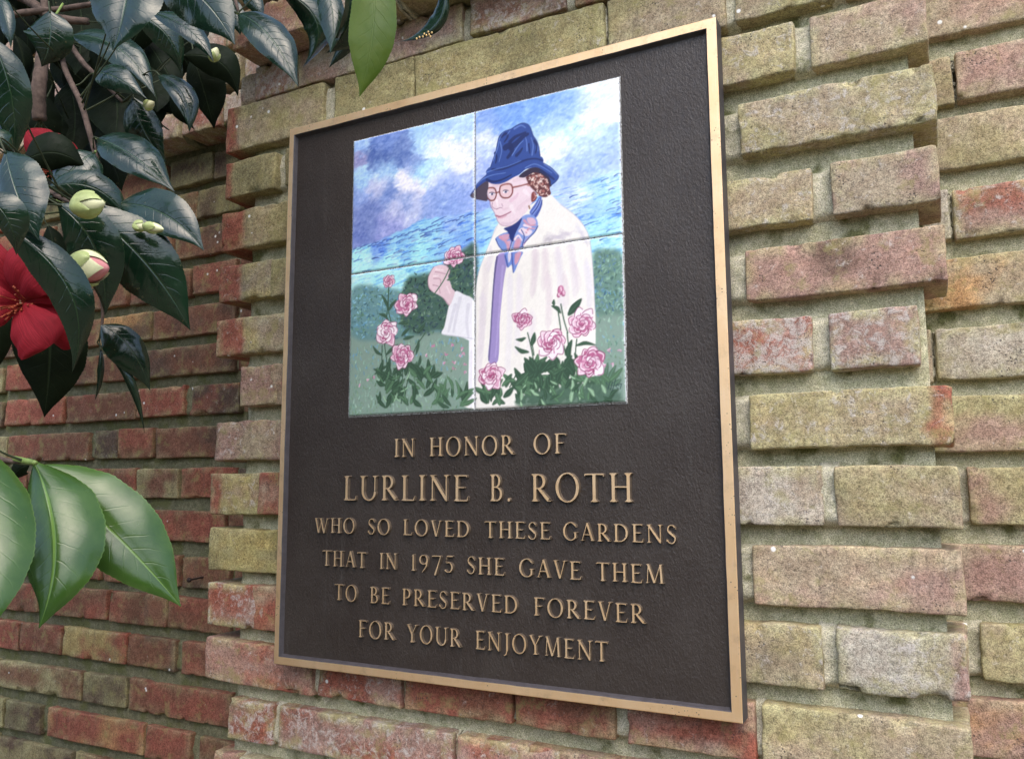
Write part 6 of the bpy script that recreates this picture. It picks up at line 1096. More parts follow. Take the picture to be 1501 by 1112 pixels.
def blade(P0, P1, P2, EA, EB, nt=60, ns=6, teeth=True, seed=0, prof=(LT, LWD), arch=.16, ripple=.03, drop=0.0):
    P0, P1, P2, EA, EB = [np.array(v) / 1000 for v in (P0, P1, P2, EA, EB)]
    rnd = random.Random(seed); V = []; UV = []
    fine = np.linspace(0, 1, 200); w = np.interp(fine, *prof); ker = np.ones(9) / 9; w = np.convolve(np.pad(w, 4, 'edge'), ker, 'valid')
    toC = np.array([CP[0], CP[1], CP[2]])
    ph = rnd.uniform(0, 6)
    for i in range(nt + 1):
        t = i / nt; p = (1 - t) ** 2 * P0 + 2 * t * (1 - t) * P1 + t * t * P2; T = 2 * (1 - t) * (P1 - P0) + 2 * t * (P2 - P1); T /= np.linalg.norm(T)
        ww = np.interp(t, fine, w)
        for s in range(-ns, ns + 1):
            q = abs(s) / ns; E = EA if s > 0 else EB
            L = np.linalg.norm(E); Ed = E - T * (T @ E); Ed = Ed / (np.linalg.norm(Ed) + 1e-12) * L
            N = np.cross(T, Ed if s > 0 else -Ed); N /= np.linalg.norm(N) + 1e-12
            if N @ (toC - p) < 0: N = -N
            k = q * ww
            if teeth and q == 1 and 0.06 < t < .97: k *= 1 + (.011 if i % 2 else -.008)
            pos = p + Ed * k + N * L * (arch * (q * (1 - q)) * 2 * ww + ripple * math.sin(9 * t + ph + (s > 0) * 2) * q * q * ww + .10 * arch * math.sin(23 * t + ph) * q * ww)
            pos = pos - T * L * .05 * q * math.sin(math.pi * t)
            V.append(pos); UV.append((t, s / ns))
    n = 2 * ns + 1
    return np.array(V), grid_faces(nt + 1, n), np.array(UV)
def blade_obj(name, parent, spec, mat, loc_from=None, **kw):
    V, F, UV = blade(*spec, **kw)
    V[:, 2] += ZO; o0 = V.mean(0) * 0 + V[0]
    # face normals toward the camera side
    a, b, c = V[F[len(F) // 2][0]], V[F[len(F) // 2][1]], V[F[len(F) // 2][3]]
    if np.cross(b - a, c - a) @ (np.array([CP[0], CP[1], CP[2] + ZO]) - a) < 0: F = F[:, ::-1].copy()
    me = mesh(name, V - o0, F, [mat])
    uvl = me.uv_layers.new(name='blade'); li = np.zeros(len(me.loops), np.int32); me.loops.foreach_get('vertex_index', li); uvl.data.foreach_set('uv', UV[li].astype(np.float32).ravel())
    o = bpy.data.objects.new(name, me); COL.objects.link(o)
    pl = Vector((0, 0, 0)); q = parent
    while q is not None: pl += q.location; q = q.parent
    o.parent = parent; o.location = Vector(o0) - pl
    return o
LEAVES = [
 [[21.5,-505.0,223.7],[37.4,-514.5,177.4],[23.5,-515.0,150.9],[23.6,8.6,-6.6],[-23.1,-8.4,6.5],"s"],[[19.2,-484.1,228.2],[69.1,-481.2,202.4],[83.9,-467.5,162.4],[9.2,7.1,16.0],[-19.1,0.5,-9.7],"s"],
 [[-45.3,-344.3,287.8],[-0.3,-345.1,261.4],[15.0,-330.5,210.0],[4.2,11.4,14.9],[-9.0,-7.5,-12.2],"s"],[[-27.5,-317.3,322.9],[29.4,-287.5,293.4],[-21.4,-285.6,257.8],[5.6,14.9,11.5],[-19.9,2.9,2.3],"d"],
 [[61.3,-356.1,281.4],[85.8,-361.8,240.8],[75.2,-359.9,210.5],[4.7,8.6,4.4],[-12.4,-2.1,1.1],"s"],[[94.0,-361.3,277.3],[105.4,-353.9,231.4],[63.6,-351.4,218.2],[13.9,16.5,-1.5],[0.9,-12.5,-4.7],"d"],
 [[75.9,-321.4,250.1],[69.6,-331.2,237.7],[43.2,-324.0,223.0],[2.0,5.9,-2.5],[-6.9,0.0,6.7],"d"],[[135.1,-382.9,260.0],[141.6,-383.9,194.5],[119.0,-376.6,156.5],[11.9,12.8,1.4],[-19.8,-4.2,5.3],"y"],
 [[100.5,-230.5,340.6],[110.2,-222.7,286.7],[51.4,-231.4,291.7],[1.5,5.5,-0.8],[-13.4,4.9,12.9],"d"],[[-98.4,-311.2,340.6],[-77.9,-315.3,308.9],[-81.8,-307.5,295.4],[5.0,6.4,5.1],[-9.7,-0.5,-0.2],"d"],
 [[-86.9,-307.1,353.7],[-62.7,-310.2,328.3],[-61.1,-298.6,308.3],[4.0,5.7,6.7],[-9.6,-0.2,-2.0],"d"],[[-122.3,-469.1,245.2],[-114.8,-469.2,216.5],[-140.2,-461.6,205.5],[11.7,12.9,0.3],[-22.0,-7.6,5.3],"d"],
 [[-101.4,-523.8,226.4],[-75.3,-527.4,198.1],[-80.5,-520.9,176.6],[1.2,4.6,3.8],[-9.1,-0.3,0.7],"s"],[[-6.9,-575.7,137.5],[11.5,-565.8,105.3],[-14.8,-551.3,68.6],[5.3,8.9,5.2],[-18.6,-2.9,0.2],"d"],
 [[-14.5,-571.7,81.7],[5.6,-570.4,73.8],[-2.5,-556.7,67.4],[-2.5,4.5,7.1],[-9.5,2.2,-2.1],"d"],[[-126.1,-447.1,236.4],[-64.0,-441.3,224.6],[-46.4,-425.8,173.4],[-0.5,7.0,13.1],[-4.1,-4.9,-12.6],"s"],
 [[-63.8,-438.5,243.8],[-28.9,-424.1,230.4],[-42.5,-405.3,200.4],[1.7,8.4,11.2],[-12.2,-1.0,-5.3],"d"],[[-25.0,-450.0,226.6],[20.5,-447.5,207.2],[28.7,-435.9,179.1],[-0.6,5.3,8.5],[-3.1,-2.9,-7.0],"s"],
 [[-45.2,-402.6,219.0],[-5.4,-388.9,221.8],[-15.6,-369.2,190.9],[2.0,8.0,15.0],[-12.8,1.4,-8.3],"b"],[[-53.7,-385.9,230.5],[-42.5,-381.3,199.5],[-51.9,-360.8,173.5],[11.3,13.6,9.3],[-15.9,-1.3,-0.7],"b"],
 [[-39.7,-429.6,188.5],[0.7,-428.1,168.0],[-8.7,-423.6,136.1],[2.6,7.2,7.0],[-4.1,-5.8,-6.0],"s"],[[-94.7,-447.6,194.8],[-65.7,-453.9,190.5],[-44.8,-434.4,167.1],[-1.4,4.6,10.7],[-8.2,1.4,-7.7],"s"],
 [[-100.9,-405.4,194.3],[-93.4,-402.9,162.2],[-90.1,-377.3,144.5],[7.5,9.4,9.5],[-17.5,-1.7,-4.3],"d"],[[-67.8,-458.7,130.4],[-26.7,-460.7,114.6],[-0.7,-440.9,82.0],[-2.4,10.1,16.2],[-2.5,-6.2,-13.5],"s"],
 [[-61.9,-464.8,115.5],[-58.7,-482.9,100.8],[-80.7,-485.4,75.8],[9.6,9.0,-12.6],[-14.6,-2.6,12.9],"s"],[[-12.1,-477.1,63.8],[37.2,-475.3,56.1],[54.1,-459.8,24.8],[4.6,4.8,15.2],[-4.0,-4.6,-14.2],"s"],
 [[-47.4,-507.9,71.5],[-8.8,-494.8,81.7],[-9.9,-469.0,48.8],[-0.4,4.8,12.5],[-9.0,1.3,-9.7],"d"],[[26.9,-580.7,56.3],[49.2,-587.2,24.3],[56.0,-575.7,1.0],[11.8,9.6,7.8],[-12.4,-1.6,-2.0],"s"],
 [[-5.8,-505.8,49.2],[31.6,-482.7,19.3],[32.1,-449.2,-26.9],[8.7,11.3,16.0],[-20.7,-4.2,-14.5],"d"],[[-18.9,-485.9,61.2],[16.4,-464.1,15.6],[9.3,-441.1,-1.4],[7.6,11.0,14.2],[-19.0,-3.6,-12.1],"d"],
 [[5.0,-533.4,42.8],[35.7,-518.4,20.7],[12.2,-501.2,-23.6],[10.1,10.8,8.8],[-19.5,-2.6,-4.7],"d"],[[32.2,-582.9,11.2],[82.5,-554.5,-21.0],[43.9,-543.0,-68.1],[2.9,9.6,7.3],[-14.7,-2.4,-4.7],"d"],
 [[64.5,-612.0,14.3],[86.9,-608.0,3.0],[70.4,-596.0,-14.6],[5.1,6.2,6.7],[-9.6,-0.2,-2.1],"d"],[[-136.9,-444.6,18.2],[-135.6,-438.7,-29.2],[-167.1,-422.5,-77.7],[20.1,19.5,-0.1],[-35.4,-9.7,2.6],"b"],
 [[-140.9,-491.0,10.3],[-123.3,-484.2,-16.1],[-152.7,-473.8,-48.5],[3.1,10.3,2.7],[-19.3,-1.0,0.3],"b"],[[-47.4,-461.2,-17.6],[-20.4,-451.6,-30.2],[-29.5,-430.6,-63.9],[1.4,8.7,7.9],[-9.1,-7.8,-10.6],"d"],
 [[-47.5,-459.0,-33.5],[-24.6,-449.4,-52.0],[-37.2,-427.3,-95.7],[0.3,4.3,2.5],[-5.6,1.7,-0.6],"d"],[[-57.9,-453.1,-32.8],[-50.0,-454.7,-53.9],[-71.9,-445.2,-70.8],[-0.5,3.1,0.1],[-4.9,0.7,0.7],"d"],
 [[-16.0,-508.9,-6.5],[-15.5,-519.4,-9.6],[-36.7,-513.9,-12.7],[-1.7,2.9,-3.1],[-3.8,0.8,4.0],"d"],[[45.5,-592.4,-113.8],[92.3,-606.0,-162.5],[95.8,-615.6,-206.2],[8.1,18.0,-1.3],[-5.6,-13.2,0.9],"g"],
 [[45.2,-563.1,-121.0],[91.8,-569.2,-163.5],[81.4,-577.8,-205.5],[13.0,21.5,-0.2],[-26.6,-0.0,-1.2],"g"],[[27.6,-549.4,-122.5],[83.4,-530.9,-164.4],[100.1,-506.0,-203.1],[4.7,16.9,18.2],[-7.1,-10.7,-14.5],"g"],
 [[-90.6,-500.4,100.8],[-63.8,-496.2,114.3],[-59.2,-472.5,100.5],[-3.5,2.5,17.4],[-7.4,4.4,-10.5],"b"],[[-112.6,-488.5,96.3],[-89.1,-481.0,74.1],[-81.4,-461.4,99.7],[-5.1,2.6,11.4],[-6.3,4.7,-8.2],"b"],
 [[28.3,-554.7,-121.8],[31.9,-564.3,-123.9],[13.9,-557.1,-131.4],[-1.6,4.2,-3.5],[-6.4,0.7,3.7],"b"],[[-225.6,-420.1,161.5],[-197.6,-413.5,168.9],[-189.5,-386.8,154.8],[-5.8,5.7,18.6],[-11.1,4.9,-11.3],"b"],
 [[-237.3,-400.9,223.1],[-225.5,-396.4,188.9],[-224.4,-373.9,180.2],[1.8,10.6,11.9],[-19.6,-0.4,-4.8],"b"],[[-257.9,-397.2,362.7],[-224.0,-391.9,312.9],[-242.2,-387.5,271.5],[10.8,15.7,9.0],[-25.0,-4.2,1.6],"b"],
 [[-255.8,-363.7,374.2],[-191.4,-388.6,288.9],[-171.0,-412.6,228.5],[10.7,16.2,5.4],[-26.8,-5.5,4.5],"b"],[[-147.3,-395.6,276.2],[-153.6,-399.4,243.7],[-159.1,-376.0,215.9],[10.2,15.7,6.9],[-23.6,-3.5,2.5],"b"],
 [[-133.4,-363.0,337.1],[-142.4,-364.1,291.6],[-185.7,-359.3,270.6],[7.0,15.4,-2.6],[-21.9,-4.1,12.6],"b"],[[-210.1,-360.1,276.4],[-151.1,-374.8,219.3],[-145.3,-390.2,165.0],[14.1,17.6,7.6],[-30.8,-7.0,0.7],"b"],
 [[-268.3,-355.6,271.3],[-215.8,-373.6,214.3],[-208.9,-388.8,161.8],[12.1,17.1,4.3],[-27.3,-5.6,3.7],"b"],[[-203.1,-416.0,215.3],[-210.9,-421.5,182.7],[-216.5,-400.4,162.4],[7.2,14.4,5.2],[-24.2,-3.9,2.6],"b"],
 [[-257.7,-416.9,261.4],[-230.5,-407.0,246.0],[-238.2,-386.8,222.4],[-0.2,9.4,13.2],[-17.8,0.6,-5.2],"b"],[[-180.5,-344.7,276.2],[-135.0,-351.5,233.7],[-133.0,-355.9,208.5],[5.0,12.5,10.5],[-19.8,-1.0,-1.8],"b"],
 [[-140.9,-300.0,346.1],[-135.6,-328.1,307.4],[-113.1,-321.7,280.5],[4.3,12.8,5.5],[-18.2,-1.0,4.5],"b"],[[-195.8,-404.0,157.1],[-204.4,-417.0,151.0],[-230.2,-411.5,143.5],[-4.3,10.3,-8.0],[-12.8,0.3,14.9],"b"],
 [[-264.3,-431.1,337.9],[-236.9,-421.0,318.4],[-243.8,-402.4,306.2],[-1.7,8.5,14.1],[-15.5,1.5,-3.4],"b"],[[-170.4,-342.3,296.0],[-140.5,-341.1,260.7],[-137.9,-328.6,238.2],[3.6,11.5,12.3],[-19.2,-0.3,-3.9],"b"],
 [[-260.6,-341.4,199.2],[-219.3,-388.2,184.3],[-209.9,-424.1,167.2],[-11.8,6.3,-7.4],[-3.8,4.3,19.8],"b"],[[-104.2,-365.4,220.8],[-93.3,-364.5,196.2],[-94.9,-345.1,188.1],[-1.0,9.6,8.8],[-12.3,2.7,-0.1],"b"],
 [[-238.8,-385.4,108.5],[-224.8,-379.0,75.5],[-256.4,-369.8,48.1],[3.3,12.7,2.7],[-20.2,-1.7,2.3],"b"],[[-160.8,-325.6,213.2],[-136.0,-365.0,205.4],[-122.9,-380.3,177.0],[-6.7,8.5,-4.2],[-8.3,3.1,12.1],"b"],
 [[-222.1,-311.2,126.9],[-168.7,-330.0,78.6],[-136.6,-336.9,60.8],[3.7,11.6,11.9],[-17.8,0.7,-6.1],"b"],[[-227.0,-436.3,270.5],[-209.4,-429.7,243.3],[-237.3,-420.2,221.4],[-1.8,9.5,6.0],[-16.6,0.0,3.0],"b"],
 [[-292.2,-417.8,382.7],[-266.0,-412.2,342.3],[-285.7,-404.9,315.2],[8.8,12.5,8.0],[-24.3,-3.8,1.7],"b"],[[-268.9,-404.8,376.0],[-243.1,-399.3,335.6],[-262.5,-391.9,308.4],[9.0,12.7,7.9],[-24.1,-3.7,1.6],"b"],
 [[-245.9,-391.4,365.9],[-220.4,-386.2,325.7],[-239.4,-378.5,298.4],[9.3,12.8,7.8],[-23.8,-3.5,1.5],"b"],[[-282.8,-407.4,342.9],[-256.8,-401.9,303.1],[-276.4,-394.5,275.4],[8.9,12.6,7.6],[-24.2,-3.7,1.3],"b"],
 [[-223.3,-377.3,349.2],[-198.2,-372.2,309.3],[-216.8,-364.4,281.7],[9.5,12.9,7.6],[-23.6,-3.4,1.4],"b"],[[-302.7,-419.6,356.3],[-276.4,-413.9,316.3],[-296.2,-406.7,288.8],[8.7,12.5,7.7],[-24.4,-3.8,1.4],"b"],
 [[-334.6,-335.3,242.2],[-319.9,-323.2,216.5],[-315.2,-290.2,198.7],[5.7,9.7,16.4],[-20.5,-0.2,-10.0],"b"],[[-222.9,-264.3,429.0],[-214.4,-272.4,384.0],[-223.5,-264.5,353.6],[11.0,14.3,3.4],[-23.7,-4.0,5.8],"b"],
 [[-313.5,-331.7,316.2],[-300.0,-322.4,294.7],[-294.5,-291.5,283.7],[5.3,9.3,17.9],[-19.7,0.3,-10.1],"b"],[[-394.0,-255.9,299.3],[-342.2,-279.7,245.4],[-306.5,-286.8,206.4],[10.2,12.9,10.4],[-24.5,-3.1,-3.8],"b"],
 [[-370.6,-304.2,389.3],[-334.8,-312.6,336.6],[-317.2,-305.5,299.3],[9.7,12.5,11.2],[-24.2,-3.1,-2.9],"b"],[[-219.5,-317.5,333.9],[-251.0,-315.4,311.4],[-295.7,-294.1,297.5],[7.6,13.7,-4.5],[-21.3,-3.8,12.8],"b"],
 [[-301.6,-257.5,355.0],[-251.9,-262.1,304.8],[-225.9,-253.8,269.2],[8.2,11.1,16.0],[-21.3,-0.8,-8.2],"b"],[[-283.3,-254.9,443.4],[-247.2,-268.0,383.9],[-221.8,-261.9,341.8],[10.4,12.8,12.2],[-23.3,-2.6,-3.1],"b"],
 [[-325.2,-307.7,370.3],[-313.1,-314.1,320.9],[-331.7,-311.0,284.7],[9.8,14.0,1.0],[-24.3,-4.5,7.1],"b"],[[-395.0,-288.9,429.8],[-357.5,-311.8,366.1],[-330.5,-315.4,320.7],[10.6,13.7,6.8],[-25.3,-4.4,1.9],"b"],
 [[-283.1,-307.5,343.0],[-269.4,-303.1,313.9],[-263.1,-276.9,296.3],[7.8,11.0,15.2],[-21.6,-1.1,-7.0],"b"],[[-281.3,-337.9,375.9],[-271.6,-322.0,344.6],[-292.4,-296.1,323.7],[9.2,12.3,11.1],[-23.3,-2.7,-2.4],"b"],
 [[-344.6,-283.2,421.3],[-323.2,-303.7,358.4],[-314.4,-305.9,312.7],[10.5,14.2,2.4],[-24.7,-4.7,6.2],"b"],[[-286.9,-309.7,448.3],[-289.9,-319.8,408.1],[-305.1,-311.0,382.7],[9.5,14.0,-0.1],[-23.5,-4.5,9.8],"b"],
 [[-294.8,-328.0,383.9],[-286.1,-321.3,350.4],[-300.7,-301.1,328.7],[9.8,12.9,9.2],[-24.0,-3.3,-0.4],"b"],[[-415.7,-313.8,422.2],[-358.7,-321.0,373.7],[-322.6,-314.2,341.4],[5.9,9.5,18.7],[-20.8,-0.3,-9.8],"b"],
 [[-228.0,-308.6,325.5],[-257.0,-311.7,306.2],[-295.5,-293.9,296.8],[6.5,13.4,-6.7],[-20.2,-3.5,14.8],"b"],[[-230.8,-333.9,339.3],[-248.1,-319.8,319.1],[-299.3,-297.3,307.2],[9.2,13.9,0.0],[-23.0,-4.1,8.4],"b"],
 [[-281.4,-248.4,399.3],[-259.7,-270.3,351.1],[-269.4,-283.3,318.5],[9.0,14.4,-4.1],[-22.3,-4.3,12.6],"b"],[[-205.1,-308.3,343.3],[-196.2,-286.7,320.7],[-202.6,-247.0,307.3],[7.4,10.7,16.1],[-20.2,-0.3,-7.7],"b"],
 [[-287.8,-279.3,393.1],[-269.6,-289.3,349.1],[-261.7,-279.4,319.3],[10.6,13.4,8.4],[-24.2,-3.5,0.2],"b"],[[-313.5,-310.9,399.6],[-290.7,-309.7,354.4],[-294.8,-297.2,322.9],[10.1,13.0,9.4],[-24.1,-3.4,-0.7],"b"],
 [[-263.2,-338.2,368.5],[-259.3,-321.7,350.0],[-273.3,-288.8,342.2],[7.6,10.9,15.2],[-21.5,-1.2,-6.3],"b"],[[-252.5,-278.7,352.1],[-246.2,-284.3,315.8],[-256.3,-272.7,291.8],[10.7,14.1,3.8],[-24.0,-4.0,4.3],"b"],
 [[-313.7,-332.3,245.5],[-323.8,-328.7,214.6],[-362.5,-313.7,190.8],[8.8,13.8,-1.4],[-23.8,-4.4,7.8],"b"],[[-320.9,-292.0,397.4],[-315.3,-310.1,346.6],[-317.2,-307.0,310.5],[9.8,14.2,-0.1],[-24.0,-4.6,8.6],"b"],
 [[-199.5,-271.4,342.4],[-220.3,-280.3,306.7],[-254.1,-270.2,281.6],[7.9,14.0,-5.5],[-20.8,-3.6,13.5],"b"],[[-320.6,-288.6,266.2],[-288.7,-286.2,220.8],[-287.6,-274.1,185.9],[9.7,12.6,10.3],[-23.7,-2.7,-4.0],"b"],
 [[-230.0,-297.8,303.8],[-238.8,-293.6,275.8],[-277.6,-278.9,256.8],[9.3,14.1,-1.6],[-22.7,-4.0,9.2],"b"],[[-304.9,-274.4,332.2],[-299.5,-293.7,288.5],[-308.8,-295.2,257.7],[8.8,14.2,-3.7],[-22.9,-4.4,11.2],"b"],
 [[-261.4,-250.6,314.6],[-256.6,-269.4,269.7],[-279.4,-277.1,237.3],[7.9,14.1,-6.4],[-21.2,-3.9,13.6],"b"],[[-276.3,-321.3,381.6],[-267.6,-312.8,347.3],[-288.4,-294.1,324.5],[10.1,13.2,7.8],[-24.0,-3.5,0.9],"b"],
 [[-393.2,-292.5,378.6],[-346.7,-306.4,326.0],[-313.4,-302.1,289.2],[8.7,11.6,14.2],[-23.3,-2.2,-6.1],"b"],[[-370.1,-274.5,402.6],[-346.3,-303.8,342.5],[-336.5,-315.5,299.6],[9.4,14.3,-2.2],[-23.9,-4.8,10.5],"b"],
 [[-244.3,-308.2,385.9],[-261.4,-312.2,355.2],[-306.8,-305.3,336.1],[6.8,13.5,-6.0],[-20.6,-3.7,14.9],"b"],[[-271.9,-237.7,396.8],[-251.0,-261.9,342.8],[-256.0,-274.5,305.0],[9.7,14.6,-2.9],[-22.8,-4.3,11.2],"b"],
 [[-346.2,-269.3,339.2],[-320.8,-289.8,279.8],[-327.0,-301.6,235.8],[9.7,14.4,-1.9],[-23.9,-4.7,9.2],"b"],[[-368.5,-276.4,399.9],[-336.3,-300.4,344.0],[-324.1,-309.8,304.8],[10.4,14.3,1.6],[-24.8,-4.8,6.8],"b"],
 [[-284.5,-257.7,333.3],[-233.6,-257.1,293.9],[-213.6,-247.1,267.6],[6.5,9.9,18.2],[-19.4,0.5,-10.6],"b"],[[-289.8,-315.8,402.8],[-299.7,-324.2,364.6],[-335.5,-320.7,339.2],[7.4,13.6,-4.8],[-21.7,-4.2,13.9],"b"],
 [[-220.3,-280.9,333.4],[-228.5,-283.2,297.4],[-251.9,-267.7,271.7],[10.1,14.3,0.2],[-23.2,-4.0,7.6],"b"],[[-283.9,-314.8,397.1],[-273.6,-311.9,363.4],[-289.9,-297.4,342.3],[10.3,13.4,7.1],[-24.2,-3.8,1.9],"b"],
 [[-303.5,-357.2,345.9],[-302.1,-340.6,321.6],[-329.3,-312.8,306.6],[8.9,12.2,10.6],[-23.6,-2.9,-2.2],"b"],[[-278.3,-356.1,375.5],[-278.0,-336.9,356.8],[-286.7,-296.5,348.1],[6.6,10.2,16.4],[-20.9,-0.7,-7.3],"b"],
]
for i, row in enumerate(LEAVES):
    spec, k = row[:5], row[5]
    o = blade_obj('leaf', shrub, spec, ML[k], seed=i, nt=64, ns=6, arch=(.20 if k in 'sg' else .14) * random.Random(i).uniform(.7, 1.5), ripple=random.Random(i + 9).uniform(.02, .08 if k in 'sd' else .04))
    if k == 'y': o['label'] = 'yellow-green drooping leaf lit from behind'
    if k == 'g': o['label'] = 'bright green young leaf of the lower sprig'
MBK = mat_simple('camellia_bark', (.095, .066, .052), .85, .25, 0, .35, 150, .5)
MST = mat_simple('dull_stalk', (.035, .045, .018), .6, .3, 0, .3, 80)
MPT = mat_simple('green_petiole', (.17, .24, .06), .5, .4, 0, .2, 80)
